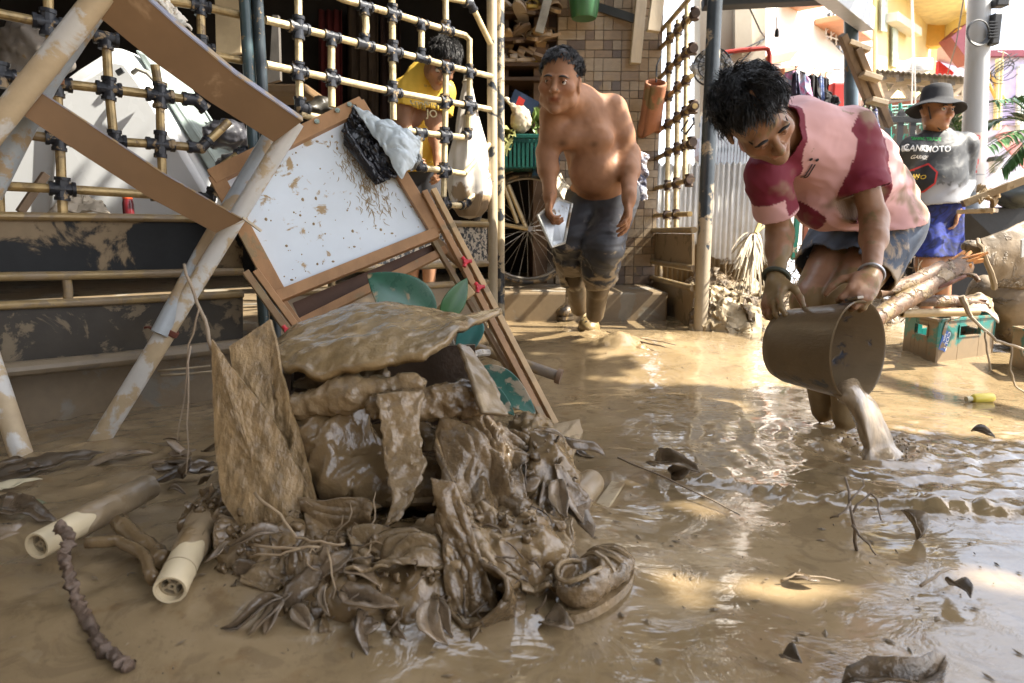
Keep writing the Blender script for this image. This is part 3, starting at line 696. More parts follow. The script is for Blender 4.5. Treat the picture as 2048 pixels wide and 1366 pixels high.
obj('bulb', MB().lathe([(.002, 0), (.022, .008), (.030, .03), (.024, .055), (.013, .08), (.012, .1)], W(1432, 19, 4.6), (0, 0, 1), 14), mat('clear_glass', (.9, .9, .9), .05, bump=0, var=0, trans=.9), lb); obj('cap', MB().tube([W(1432, -8, 4.6), W(1432, -22, 4.6)], .014, 10), M_BLK, lb)
# wooden ladder leaning on the post
la = thing('wooden_ladder', 'wooden ladder leaning against the porch post', 'ladder', W(1770, 300, 5.3))
M_WOODD = mat('weathered_wood', (.20, .14, .09), .75, var=.3, vs=12, stretch=(1, 1, .3), bump=.3)
for a, b in (((1684, 70), (1755, 250)), ((1713, 96), (1778, 252))):
    mb = MB(); mb.bar(W(*a, 5.1), W(*b, 5.3), .045, .07, up=(0, 1, .2)); obj('rail', mb, M_WOODD, la, smooth=0, bevel=.004)
for a, b in (((1694, 86), (1736, 102)), ((1722, 148), (1758, 160)), ((1738, 200), (1770, 208))):
    mb = MB(); mb.bar(W(*a, 5.12), W(*b, 5.12), .10, .035); obj('rung', mb, mat('pale_rung', (.45, .36, .25), .7, var=.2), la, smooth=0, bevel=.004)
# iron fence with spear heads
fe = thing('iron_fence', 'black iron fence with spear heads left of the hat wearing person', 'fence', W(1790, 500, 5.5))
obj('rail', MB().bar(W(1735, 240, 5.5), W(1845, 241, 5.5), .03, .035), M_BLK, fe, smooth=0); obj('rail', MB().bar(W(1735, 400, 5.5), W(1845, 401, 5.5), .03, .035), M_BLK, fe, smooth=0)
for x in (1752, 1776, 1801, 1826):
    mb = MB(); c = W(x, 240, 5.5); mb.box((c.x, c.y - .001, (c.z + .062 + .15) / 2), (.045, .02, c.z + .062 - .15))
    t = W(x, 216, 5.5); mb.add([(c.x - .05, c.y - .012, t.z - .07), (c.x + .05, c.y - .012, t.z - .07), (c.x, c.y, t.z), (c.x - .05, c.y + .012, t.z - .07), (c.x + .05, c.y + .012, t.z - .07)], [(0, 1, 2), (4, 3, 2), (0, 3, 4, 1), (1, 4, 2), (3, 0, 2)])
    obj('picket', mb, M_BLK, fe, smooth=0)
M_GRN = mat('green_iron', (.02, .22, .16), .5)
gg = thing('green_gate', 'green iron gate with a brick pattern grille behind the black fence', 'gate', W(1800, 500, 6.2))
for x in (1780, 1800, 1820, 1846): obj('bar', MB().tube([W(x, 460, 6.2), W(x, 206 + (x % 3) * 2, 6.2)], .014, 8), M_GRN, gg)
bk = MB()
for i in range(7):
    y = 210 + i * 6.5; bk.tube([W(1776, y + 3, 6.25), W(1848, y - 2, 6.25)], .006, 5)
    for k in range(6): x = 1780 + 12 * k + (6 if i % 2 else 0); bk.tube([W(x, y + 2, 6.25), W(x, y + 8.5, 6.25)], .006, 5)
obj('grille', bk, mat('pale_green_iron', (.25, .5, .42), .5), gg)
sc = MB()
for x in (1790, 1812, 1834):
    for s_ in (-1, 1): sc.tube([W(x + s_ * (2 + 5 * math.sin(t)), 268 + 10 * t, 6.2) for t in np.linspace(0, 2.6, 9)], .008, 5)
obj('scroll', sc, M_GRN, gg)
# air conditioner
ac = thing('air_conditioner', 'white air conditioner unit on the yellow house wall', 'air conditioner', W(1830, 145, 8.6))
mb = MB(); mb.box(W(1829, 134, 8.6), (.27, .3, .14)); bd_ = obj('housing', mb, mat('white_plastic', (.78, .78, .76), .4), ac, smooth=0, bevel=.015)
for i in range(4):
    mb = MB(); mb.box(W(1829, 128 + 4 * i, 8.44), (.22, .012, .008)); obj('louvre', mb, mat('grey_plastic', (.4, .4, .4), .5), ac, smooth=0)
# metal picket fence and white corrugated sheet in the sun
wf2 = thing('corrugated_fence', 'sunlit white corrugated sheet fence beside the open gate', 'fence', W(1450, 560, 5.5))
P = np.zeros((150, 2, 3)); a = W(1285, 520, 5.6); b = W(1545, 520, 5.45); zt = W(1450, 327, 5.5).z
for i in range(150):
    t = i / 149; x = a.x + (b.x - a.x) * t; y = a.y + (b.y - a.y) * t + .008 * math.sin(i * 1.05)
    P[i, 0] = (x, y, .02); P[i, 1] = (x, y, zt + .012 * math.sin(i * .9))
obj('sheet', MB().grid(P), mat('white_sheet_metal', (.74, .73, .70), .5, var=.1, mud=.16, ms=5, zmud=(.1, .6)), wf2, solid=.003)
M_PICK = mat('galvanised_picket', (.40, .42, .44), .4, .5, var=.2)
for i in range(22):
    x = 1404 + 6.4 * i; t_ = W(x, 232 + (i % 2) * 3, 5.6)
    mb = MB(); mb.box((t_.x, t_.y, (t_.z + 1.0) / 2), (.018, .012, t_.z - 1.0)); obj('picket', mb, M_PICK, wf2, smooth=0)
for y in (250, 300): obj('rail', MB().bar(W(1398, y, 5.63), W(1545, y, 5.63), .012, .03), M_PICK, wf2, smooth=0)
for i, x in enumerate((1423, 1450, 1458)):
    mb = MB(); mb.prism([W(x, 215, 5.75), W(x + 9, 215, 5.75), W(x + 8, 140, 5.75), W(x, 138, 5.75)], (0, .03, 0)); tag(obj('fence_board', mb, (M_RED, mat('grey_board', (.55, .55, .56), .6), mat('white_board', (.75, .74, .72), .6))[i], smooth=0, fix=True), ('red painted board standing behind the crouching hair of the bucket carrier', 'grey board standing right of the red board', 'white board standing furthest right of the red board')[i], 'board')
mb = MB(); mb.prism([W(1404, 320, 6), W(1520, 320, 6), W(1520, 268, 6), W(1404, 268, 6)], (0, .3, 0)); tag(obj('parked_tricycle_body', mb, mat('dark_red_body', (.12, .02, .02), .4, var=.5, vs=3), smooth=0, bevel=.05, fix=True), 'dark red vehicle body seen between the metal pickets', 'vehicle')
# ================================================================ PIPE GATES
M_BRASS = mat('cream_pipe_paint', (.56, .46, .27), .38, .25, var=.35, vs=25, bump=.15, mud=.22, ms=16, mudcol=MUDL)
M_BRASSD = mat('old_brass_paint', (.36, .26, .12), .36, .35, var=.4, vs=25, bump=.15, mud=.34, ms=16, mudcol=MUD)
M_FIT = mat('black_fitting', (.018, .02, .026), .38, var=.4, bump=.2, mud=.30, ms=30, mudcol=MUDL)
M_POSTM = mat('muddy_black_post', (.022, .027, .035), .42, var=.3, bump=.3, mud=.60, ms=13, mudcol=(.42, .35, .24), zmud=(.2, .9))
M_POSTB = mat('black_post', (.028, .04, .048), .38, var=.3, bump=.15, mud=.24, ms=40, mudcol=MUDL)
M_PANB = mat('black_panel_splashed', (.010, .011, .012), .42, spec=.18, var=.4, bump=.2, mud=.36, ms=5.5, mudcol=(.22, .165, .10))
M_PANG = mat('black_panel_filmed', (.018, .019, .021), .42, spec=.22, var=.3, bump=.2, mud=.40, ms=8, mudcol=(.17, .135, .09), mud2=.42)
M_RAILM = mat('muddy_rail', (.25, .18, .085), .34, .2, var=.35, bump=.2, mud=.5, ms=12, mudcol=(.22, .165, .10))
RG = random.Random(15)
class Gate:
    def __init__(s, th, p0, n, r=.0135): s.t = th; s.p0 = Vector(p0); s.n = Vector(n); s.r = r
    def P(s, x, y, o=0.0): return PLN(x, y, s.p0 + s.n * o, s.n)
    def pipe(s, pts, m=None, r=None, nm='bar', o=0.0):
        q = [s.P(x, y, o) for x, y in pts]
        if len(q) == 2: q = [q[0], q[0].lerp(q[1], .5) + V3((RG.gauss(0, .0025), 0, RG.gauss(0, .0025))), q[1]]
        return obj(nm, MB().tube(q, r or s.r, 12), m or M_BRASS, s.t)
    def fit(s, x, y, dirs, L=.036, m=None):
        c = s.P(x, y); mb = MB(); r = s.r * RG.uniform(1.22, 1.46); L = L * RG.uniform(.84, 1.16)
        for (dx, dy) in dirs:
            e = (s.P(x + dx * 12, y + dy * 12) - c).normalized()
            mb.tube([c - e * .004, c + e * L * .7, c + e * L * .71, c + e * L], [r, r, r * 1.16, r * 1.16], 12)
        mb.ball(c, r * 1.08)
        return obj('fitting', mb, m or M_FIT, s.t)
CR = lambda sl: [(1, sl), (-1, -sl), (0, 1), (0, -1)]
def TE(sl, up): return [(1, sl), (-1, -sl), (0, up)]
# ---- middle leaf
nM = Vector((ED.y, -ED.x, 0))
tm = thing('pipe_gate', 'cream pipe lattice gate leaf with black fittings between the dark posts and the doorway post', 'gate', (HA.x * .5 + HB.x * .5, HA.y * .5 + HB.y * .5, .05), 'folding pipe gate leaves')
g = Gate(tm, HB, nM)
for pts in (((640, -25), (685, -2), (785, 27), (843, 45), (892, 60), (930, 71), (939, 80), (939, 120)), ((531, 40), (597, 56), (663, 73), (729, 90), (786, 103), (843, 117), (892, 131), (939, 143), (983, 153)),
            ((532, 129), (597, 143), (663, 157), (786, 184), (892, 203), (939, 211), (980, 219)), ((600, 228), (640, 236)), ((814, 261), (838, 265), (888, 271), (930, 275)),
            ((838, 335), (888, 341), (928, 348)), ((875, 409), (888, 409), (930, 412)), ((930, 412), (977, 350)), ((930, 346), (978, 289)), ((930, -4), (942, 8), (981, 88)), ((880, -8), (940, 4))):
    g.pipe(pts, nm='rail')
for pts in (((596, -30), (598, 120), (600, 215)), ((663, 74), (663, 140), (664, 214)), ((729, 15), (729, 83)), ((784, -30), (785, 120), (787, 240)), ((843, 46), (843, 117)), ((891, -30), (892, 58)),
            ((939, 78), (939, 180), (937, 271)), ((892, 132), (890, 270), (887, 408)), ((840, 261), (838, 335))):
    g.pipe(pts)
for x, y, d in ((597, 56, CR(.25)), (597, 143, CR(.22)), (600, 215, [(0, -1), (1, .3)]), (663, 73, TE(.25, 1)), (663, 157, CR(.22)), (729, 13, TE(.25, 1)), (729, 90, TE(.25, -1)), (785, 27, CR(.3)), (786, 103, CR(.24)), (786, 184, CR(.2)),
                (843, 46, TE(.3, 1)), (843, 117, TE(.25, -1)), (892, 60, TE(.3, -1)), (892, 131, TE(.25, 1)), (890, 203, CR(.18)), (939, 143, CR(.24)), (938, 211, CR(.18)), (937, 272, [(0, -1), (-1, -.1)]), (840, 265, TE(.1, 1)), (889, 271, CR(.1)),
                (838, 335, [(0, -1), (1, .1)]), (888, 341, CR(.1)), (887, 409, TE(.03, -1)), (930, 411, [(-1, 0), (.6, -.8)]), (940, 6, [(-1, -.2), (.5, 1)])):
    g.fit(x, y, d)
def quad(name, gt, pts, th, m, o=0.0, bevel=0):
    mb = MB(); mb.prism([gt.P(x, y, o) for x, y in pts], gt.n * -th); return obj(name, mb, m, gt.t, smooth=0, fix=True, bevel=bevel)
M_PANS = mat('black_panel_spotted', (.03, .034, .04), .4, var=.4, bump=.2, mud=.52, ms=45, mudcol=(.45, .40, .32))
quad('panel', g, ((532, 442), (974, 455), (974, 522), (532, 540)), .012, M_PANS)
quad('panel', g, ((532, 592), (974, 572), (974, 625), (532, 690)), .012, mat('mud_panel', (.20, .16, .11), .5, mud=.7, mudcol=(.20, .15, .095)))
for pts in (((532, 436), (974, 449)), ((532, 545), (974, 527)), ((532, 586), (974, 564)), ((532, 700), (974, 632))): g.pipe(pts, M_RAILM, .015, 'rail', .012)
g.pipe(((662, 538), (662, 578)), M_RAILM); g.pipe(((905, 528), (905, 566)), M_RAILM)
sc = MB()
for k in range(2):
    sc.tube([g.P(905 + 12 * k + (4 + 1.6 * t) * math.cos(2.2 * t) * (1 - .3 * k), 470 + 16 * k + (4 + 1.6 * t) * math.sin(2.2 * t), .004) for t in np.linspace(0, 3.4, 22)], .007, 6)
obj('scroll', sc, M_RAILM, tm)
# ---- posts
def post(px, py0, py1, Y, r, m, label, nm='gate_post', group=None):
    a, b = W(px[0], py0, Y), W(px[1], py1, Y); mid_ = W(px[0], 110, Y); a.x = b.x = mid_.x; a.y = b.y = Y
    mb = MB(); mb.tube([b, b.lerp(a, .25), b.lerp(a, .5), b.lerp(a, .75), a], r, 16); return tag(obj(nm, mb, m), label, 'post', group)
post((984, 984), -260, 700, 3.42, .024, M_POSTM, 'black gate post flaking under mud at the doorway, left of the pair', group='posts at the doorway')
post((999, 999), -260, 690, 3.46, .023, mat('muddy_cream_post', (.40, .33, .22), .5, var=.3, bump=.3, mud=.45, ms=11, mudcol=(.03, .034, .04)), 'cream mud streaked post at the doorway, right of the black post', group='posts at the doorway')
post((496, 496), -260, 760, 2.40, .0185, mat('teal_black_post', (.045, .075, .085), .35, var=.25, mud=.24, ms=45, mudcol=MUDL), 'dark teal steel post left of its twin behind the slanting boards', group='twin dark posts')
post((521, 521), -260, 760, 2.42, .0185, M_POSTB, 'blue black steel post right of its twin above the whiteboard', group='twin dark posts')
# ---- left leaf
nL = Vector((LD.y, -LD.x, 0))
tl = thing('pipe_gate', 'old brass pipe gate leaf with black panels at the far left', 'gate', tuple(HL.lerp(HA, .6)), 'folding pipe gate leaves')
g = Gate(tl, HA - LD * .05, nL, .0135)
for pts in (((-160, -12), (0, 28), (92, 46), (160, 62), (212, 76)), ((290, -10), (332, 1), (400, 12), (484, 31)), ((425, 110), (484, 121)), ((-160, 118), (6, 150), (110, 166), (215, 178), (320, 191), (392, 201)), ((-160, 238), (9, 263), (111, 278), (228, 283), (321, 289), (402, 296)),
            ((402, 296), (458, 243)), ((-160, 364), (3, 372), (125, 378), (283, 388), (420, 398)), ((446, 332), (489, 300)), ((420, 398), (446, 332))):
    g.pipe(pts, M_BRASSD, nm='rail')
for pts in (((96, -30), (98, 45), (114, 172), (120, 283), (126, 428)), ((212, 70), (218, 178), (228, 280)), ((310, 130), (320, 191), (322, 289), (325, 345), (327, 390)), ((398, -30), (401, 14), (404, 96)), ((-40, -30), (-20, 140), (-8, 265), (0, 430))):
    g.pipe(pts, M_BRASSD)
for x, y, d in ((96, 46, CR(.2)), (212, 76, TE(.2, 1)), (401, 12, CR(.2)), (404, 96, [(0, -1), (1, .2)]), (3, 150, CR(.16)), (114, 167, CR(.15)), (218, 178, CR(.13)), (320, 191, CR(.12)), (392, 200, [(-1, -.1), (.7, .7)]),
                (8, 263, CR(.1)), (119, 278, CR(.1)), (229, 282, [(0, -1), (1, .1)]), (321, 289, CR(.1)), (402, 296, [(-1, -.1), (.7, -.7)]), (125, 378, CR(.06)), (327, 391, TE(.05, -1)), (420, 397, [(-1, 0), (.4, -1)]), (489, 301, [(-1, .6), (0, 1)])):
    g.fit(x, y, d)
quad('panel', g, ((-160, 440), (486, 444), (486, 538), (-160, 552)), .014, M_PANB)
quad('panel', g, ((-160, 622), (486, 596), (486, 680), (-160, 745)), .014, M_PANG)
for pts, r in ((((-160, 430), (365, 437), (486, 440)), .0125), (((-160, 556), (200, 550), (486, 543)), .0135), (((-160, 618), (200, 603), (486, 588)), .0135)): g.pipe(pts, M_RAILM, r, 'rail', .012)
g.pipe(((-160, 762), (0, 742), (200, 722), (486, 690)), mat('grey_mud_rail', (.16, .135, .105), .45, var=.3, mud=.6, ms=14, mudcol=(.19, .15, .10)), .024, 'rail', .01)
g.pipe(((133, 553), (136, 606)), M_RAILM); g.pipe(((-60, 556), (-60, 616)), M_RAILM); g.pipe(((400, 546), (400, 592)), M_RAILM)
# ---- right leaf, swung open towards the alley
PR = Vector((1.01, 3.77, 0)); HR = Vector((.985, 5.2, 0)); RD = (HR - PR).normalized(); nR = Vector((-RD.y, RD.x, 0))
tr_ = thing('pipe_gate', 'open pipe gate leaf with muddy panels right of the shirtless person', 'gate', tuple(PR.lerp(HR, .5)), 'folding pipe gate leaves')
g = Gate(tr_, PR, nR, .0155)
PIPES = [((1294, 100), (1310, 74), (1340, 42), (1383, -8)), ((1300, 122), (1312, 106), (1343, 74), (1389, 28)), ((1297, 180), (1343, 132), (1383, 97)), ((1295, 232), (1340, 190), (1383, 152)), ((1294, 277), (1340, 246), (1390, 212)), ((1296, 326), (1340, 303), (1383, 286)), ((1291, 381), (1340, 370), (1380, 360)), ((1284, 432), (1330, 430), (1380, 428))]
for k, pts in enumerate(PIPES): g.pipe(pts, M_BRASSD, nm='rail')
for x, y0, y1 in ((1312, 106, 460), (1338, 45, 460), (1356, 40, 460), (1374, 10, 360), (1298, 240, 460)):
    g.pipe(((x, y0), (x - 2, (y0 + y1) / 2), (x - 4, y1)), M_BRASS)
for (x, y) in ((1312, 106), (1340, 76), (1356, 60), (1372, 44), (1389, 28), (1338, 137), (1356, 121), (1372, 107), (1385, 98), (1337, 193), (1355, 175), (1372, 162), (1336, 249), (1354, 236), (1371, 224), (1386, 214), (1310, 318), (1336, 305), (1354, 298), (1370, 291), (1383, 286), (1308, 377), (1335, 371), (1353, 367), (1378, 361), (1309, 431), (1334, 430), (1352, 429), (1298, 277)):
    g.fit(x, y, [(1, -.6), (-1, .6), (0, 1), (0, -1)], .03, mat('rusty_fitting', (.06, .035, .025), .5, var=.5, mud=.3, ms=30))
M_PANM = mat('muddy_gate_panel', (.13, .10, .065), .5, var=.3, bump=.3, mud=.62, ms=7, mudcol=(.21, .155, .095))
quad('panel', g, ((1277, 466), (1384, 468), (1384, 530), (1277, 516)), .014, M_PANM)
quad('panel', g, ((1277, 553), (1384, 582), (1374, 664), (1277, 600)), .014, M_PANM)
for pts in (((1277, 461), (1388, 460)), ((1277, 519), (1388, 537)), ((1277, 548), (1386, 577)), ((1277, 604), (1372, 663))): g.pipe(pts, M_RAILM, .018, 'rail', .01)
g.pipe(((1319, 525), (1319, 562)), M_RAILM)
mb = MB(); mb.tube([g.P(1376, 240, .05), g.P(1362, 262, .06), g.P(1372, 268, .06), g.P(1388, 246, .06), g.P(1386, 236, .05)], .006, 8); obj('latch', mb, M_FIT, tr_)
def post3(p, z0, z1, r, m, label, group=None):
    mb = MB(); mb.tube([(p.x, p.y, z0), (p.x, p.y, z0 * .5 + z1 * .5), (p.x, p.y, z1)], r, 18); return tag(obj('gate_post', mb, m), label, 'post', group)
post3(PR + V3((.035, -.02, 0)), .02, 2.4, .038, mat('tall_post', (.03, .04, .05), .35, var=.3, bump=.3, mud=.24, ms=9, mudcol=(.30, .25, .18), zmud=(.2, 1.0)), 'thick blue black post flaking with mud at the free end of the open gate')
post3(HR + V3((-.03, 0, 0)), .1, 2.5, .045, mat('hinge_post', (.02, .025, .03), .4, var=.3, mud=.26, ms=20, mudcol=MUDL), 'black hinge post beside the tiled wall carrying the open gate')
# pale timber studs and bamboo hanging at the top of the open gate
M_STUD = mat('pale_stud', (.55, .47, .35), .7, var=.2, stretch=(2, 2, .4), bump=.2)
for a, b, wd, Y, lb in (((1284, -20), (1270, 128), .07, 4.7, 'pale timber stud hanging left beside the hinge post'), ((1318, -20), (1306, 64), .08, 4.5, 'pale timber stud hanging right at the top of the open gate')):
    mb = MB(); mb.bar(W(*b, Y), W(*a, Y), wd, .05, up=(0, 1, 0)); tag(obj('timber_stud', mb, M_STUD, smooth=0, bevel=.004), lb, 'timber', 'timber studs by the gate')
mb = MB(); mb.bar(W(1028, -40, 5.0), W(1275, 40, 4.7), .03, .05); tag(obj('dark_rail', mb, mat('dark_beam', (.05, .055, .06), .5), smooth=0), 'dark rail slanting over the doorway above the shelves', 'rail')
cp_ = thing('clay_drain_pipe', 'broken terracotta pipe hung on the open gate', 'pipe', g.P(1302, 240, .06))
P = np.zeros((22, 14, 3)); a = g.P(1312, 165, .10); b = g.P(1298, 262, .10); d = (b - a).normalized(); x = d.orthogonal().normalized(); y = d.cross(x)
for i in range(22):
    for j in range(14):
        th = 2 * PI * j / 13; L = (a - b).length * (i / 21) * (1 + .10 * math.sin(th * 2 + 1)); rr = .062 + .012 * (i / 21) ** 4
        P[i, j] = a + d * L + x * math.cos(th) * rr + y * math.sin(th) * rr
obj('shell', MB().grid(P), mat('terracotta', (.36, .155, .085), .7, var=.25, mud=.3, ms=8), cp_, solid=.012)
tag(obj('hook', MB().tube([a, a + V3((0, 0, .1)), a + V3((.03, .02, .16))], .005, 6), M_FIT, cp_))
# ================================================================ HELPERS FOR LIMP THINGS
def crumple(c, nu, nv, amp, freq, seed, curl=0.0, aniso=None):
    c = [np.array(x, float) for x in c]; n = np.cross(c[1] - c[0], c[3] - c[0]); n /= np.linalg.norm(n)
    u = np.linspace(0, 1, nu)[:, None, None]; v = np.linspace(0, 1, nv)[None, :, None]
    P = (c[0] * (1 - u) + c[1] * u) * (1 - v) + (c[3] * (1 - u) + c[2] * u) * v
    Q = P * freq + seed * 7.77
    if aniso is not None:                                # fold lines run along direction aniso
        a = np.array(aniso, float); a /= np.linalg.norm(a); Q = Q - .72 * (Q @ a)[..., None] * a
    q = Q + .5 * np.stack([pn(Q + 3), pn(Q + 8), pn(Q + 13)], -1)
    d = amp * (ridge(q, 3) - .4) + amp * .8 * fbm(Q * .6, 2)
    P = P + n * d[..., None] + amp * .6 * np.stack([pn(Q * 1.3 + 21), pn(Q * 1.3 + 31), pn(Q * 1.3 + 41)], -1)
    e = np.minimum(np.minimum(u, 1 - u), np.minimum(v, 1 - v))[..., 0]
    P = P + (np.exp(-e * 14) * pn(Q * 1.9 + 5))[..., None] * amp * 1.2 * np.array([.5, .3, -.8])
    if curl: P = P + n * curl * (((u - .5) ** 2)[..., 0] * 4 * np.ones_like(d))[..., None]
    return P
def leaf_mb(base, tip, wd, nrm, arch=.08, fold=.15, n=9, mb=None, wob=0.0, seed=0, tipw=.5):
    base = Vector(base); tip = Vector(tip); d = tip - base; L = d.length; d.normalize(); nrm = Vector(nrm); s = d.cross(nrm).normalized(); nn = s.cross(d)
    P = np.zeros((n, 5, 3))
    for i in range(n):
        t = i / (n - 1); w_ = wd * max(.02, (math.sin(PI * min(1, t ** (tipw + .25) * 1.0)) ** .8)) if 0 < t < 1 else wd * .03
        c = base + d * (L * t) + nn * (arch * L * 4 * t * (1 - t)) + s * (wob * L * math.sin(t * 5 + seed))
        for j in range(5):
            a = (j - 2) / 2; q = c + s * (a * w_ * .5) + nn * (fold * w_ * abs(a) + wob * .4 * w_ * math.sin(t * 9 + a * 3 + seed)); P[i, j] = q
    if wob: P = P + (.16 * wd * np.stack([pn(P * 38 + seed), pn(P * 38 + seed + 7), pn(P * 38 + seed + 13)], -1))
    return (mb or MB()).grid(P)
def stalk(pts, r, mb=None, n=7, jit=0.0, seed=0):
    rr = random.Random(seed); q = [Vector(p) for p in pts]
    out = []
    for a, b in zip(q[:-1], q[1:]):
        for k in range(3): out.append(a.lerp(b, k / 3) + V3((rr.uniform(-jit, jit), rr.uniform(-jit, jit), rr.uniform(-jit, jit))))
    out.append(q[-1]); m = len(out)
    rs = [r * (1 - .55 * i / (m - 1)) if not isinstance(r, tuple) else r[0] + (r[1] - r[0]) * i / (m - 1) for i in range(m)]
    return (mb or MB()).tube(out, rs, n)
# ================================================================ OVERTURNED TABLE FRAME
M_WPIPE = mat('white_painted_pipe', (.56, .55, .52), .42, var=.1, bump=.15, mud=.52, ms=9, mudcol=(.46, .36, .23), mudrough=.6)
M_WPIPED = mat('grey_pipe', (.33, .36, .38), .42, var=.15, bump=.15, mud=.45, ms=9, mudcol=(.36, .27, .165), mudrough=.6)
M_BOARD = mat('brown_hardboard', (.20, .118, .058), .6, var=.14, vs=3.5, bump=.1, stretch=(1, 1, 1), mud=.26, ms=4, mudcol=(.32, .21, .12))
M_EDGE = mat('blue_laminate_edge', (.30, .31, .38), .35, var=.25, vs=20, mud=.42, ms=18, mudcol=(.42, .32, .2))
tf = thing('table_frame', 'overturned table frame of white pipes with brown boards leaning across the left gate', 'table frame', G(192, 893))
B1 = G(192, 893); T1 = W(592, 243, 2.05); J1 = B1.lerp(T1, .36)
obj('leg', MB().tube([B1, J1], .0275, 20), M_WPIPE, tf)
obj('leg', MB().tube([J1 + (T1 - B1) * .004, T1], .0240, 20), M_WPIPE, tf)
obj('leg', MB().tube([W(318, 668, 1.93), W(400, 515, 2.03), W(540, 275, 2.16)], .0235, 20), M_WPIPED, tf)
dj = (T1 - B1).normalized()
mb = MB()
for k in range(5): mb.tube([p + dj * (.003 * k - .004) for p in ring(J1, dj + V3((.12, .1, 0)), .0295, 0)], .003, 5, cap=False)
mb.tube([J1 + V3((-.03, -.01, .0)), J1 + V3((-.045, -.02, .012)), J1 + V3((-.06, -.01, .008))], .004, 5)
obj('wire_binding', mb, mat('rusty_wire', (.12, .035, .02), .7), tf)
L1, L2 = W(206, -14, 1.74), W(-60, 320, 1.66)
obj('leg', MB().tube([L1, L2], .0285, 20), M_WPIPE, tf)
obj('leg', MB().tube([W(196, 10, 1.86), W(92, 165, 1.82), W(-20, 390, 1.78)], .027, 20), M_WPIPED, tf)
obj('leg', MB().tube([G(46, 918), W(-30, 690, 1.86)], .028, 20), M_WPIPE, tf)
def board(p, th, nm='board'):
    # p: list of (px, py, Y) along the top edge then back along the bottom edge, two polylines of equal length
    n = len(p) // 2; up_ = [W(*q) for q in p[:n]]; lo_ = [W(*q) for q in p[n:]][::-1]
    nn = (up_[-1] - up_[0]).cross(lo_[0] - up_[0]).normalized()
    if nn.y < 0: nn = -nn
    mb = MB(); v = []; f = []
    for a, b in zip(up_, lo_): v += [a, b, b + nn * th, a + nn * th]
    for i in range(n - 1):
        for k in range(4): f.append((4 * i + k, 4 * i + (k + 1) % 4, 4 * i + 4 + (k + 1) % 4, 4 * i + 4 + k))
    f += [(0, 1, 2, 3), tuple(4 * n - 4 + k for k in (3, 2, 1, 0))]
    mb.add(v, f); o = obj(nm, mb, M_BOARD, tf, smooth=40, fix=True)
    m2 = MB(); v = []; f = []
    for a, b in zip(up_, lo_):
        u_ = (a - b).normalized() * .004; v += [a - nn * .002, a - nn * .002 + u_, a + nn * (th + .004) + u_, a + nn * (th + .004)]
    for i in range(n - 1):
        for k in range(4): f.append((4 * i + k, 4 * i + (k + 1) % 4, 4 * i + 4 + (k + 1) % 4, 4 * i + 4 + k))
    f += [(0, 1, 2, 3), tuple(4 * n - 4 + k for k in (3, 2, 1, 0))]
    m2.add(v, f); obj('edge_strip', m2, M_EDGE, o, smooth=40, fix=True)
    return o
board([(262, -30, 1.74), (360, 58, 1.82), (470, 150, 1.90), (604, 243, 1.99), (548, 284, 2.0), (420, 204, 1.9), (300, 118, 1.82), (184, 22, 1.74)], .030)
board([(30, 152, 1.70), (180, 250, 1.78), (330, 350, 1.86), (486, 440, 1.93), (432, 466, 1.93), (300, 396, 1.86), (160, 306, 1.78), (34, 222, 1.70)], .030)
mb = MB(); mb.bar(W(485, 435, 1.92), W(522, 462, 1.95), .012, .006); obj('splinter', mb, M_STUD, tf, smooth=0)
for k in range(4):
    pass
# rag of dried mud on the gate pipe, white rag on the upper board
P = crumple([W(100, 140, 2.04), W(126, 136, 2.06), W(128, 166, 2.06), W(104, 168, 2.04)], 12, 12, .008, 40, 3)
tag(obj('mud_rag', MB().grid(P), mat('brown_rag', (.26, .13, .07), .8), solid=.006), 'small rust brown rag caught on the gate pipe', 'rag')
P = crumple([W(286, -12, 1.95), W(372, 66, 2.0), W(366, 40, 2.1), W(310, -30, 2.05)], 26, 16, .012, 22, 8)
tag(obj('white_rag', MB().grid(P), mat('white_cloth', (.62, .58, .50), .9, mud=.3), solid=.004), 'crumpled off white rag lying on the upper slanting board', 'rag')
# ================================================================ WHITEBOARD EASEL
EA, EB, EC = G(1102, 848), W(722, 200, 2.44), W(436, 350, 2.20)
nE = (EB - EA).cross(EC - EA).normalized()
if nE.y > 0: nE = -nE                                   # towards the camera
def E(px, py, o=0.0): return PLN(px, py, EA + nE * o, nE)
es = thing('easel_whiteboard', 'mud splashed whiteboard on a fallen wooden easel frame behind the debris heap', 'easel', EA)
M_PINE = mat('orange_pine', (.36, .20, .095), .5, var=.2, vs=14, bump=.15, stretch=(1, 1, .4), mud=.2, ms=8, mudcol=MUDL)
M_PINEL = mat('light_pine', (.50, .34, .18), .5, var=.18, vs=14, bump=.12, mud=.22, ms=8, mudcol=MUDL)
M_PINED = mat('muddy_pine', (.27, .17, .09), .5, var=.2, vs=14, bump=.15, mud=.36, ms=8, mudcol=MUDL)
M_WB = mat('whiteboard_enamel', (.74, .82, .90), .16, var=.03, bump=.06, mud=.235, ms=17, mudcol=(.40, .29, .16), mudrough=.6, mud2=.10)
mb = MB(); mb.prism([E(444, 350, -.006), E(712, 222, -.006), E(866, 462, -.006), E(556, 586, -.006)], -nE * .008)
bo = obj('board', mb, M_WB, es, smooth=0, fix=True)
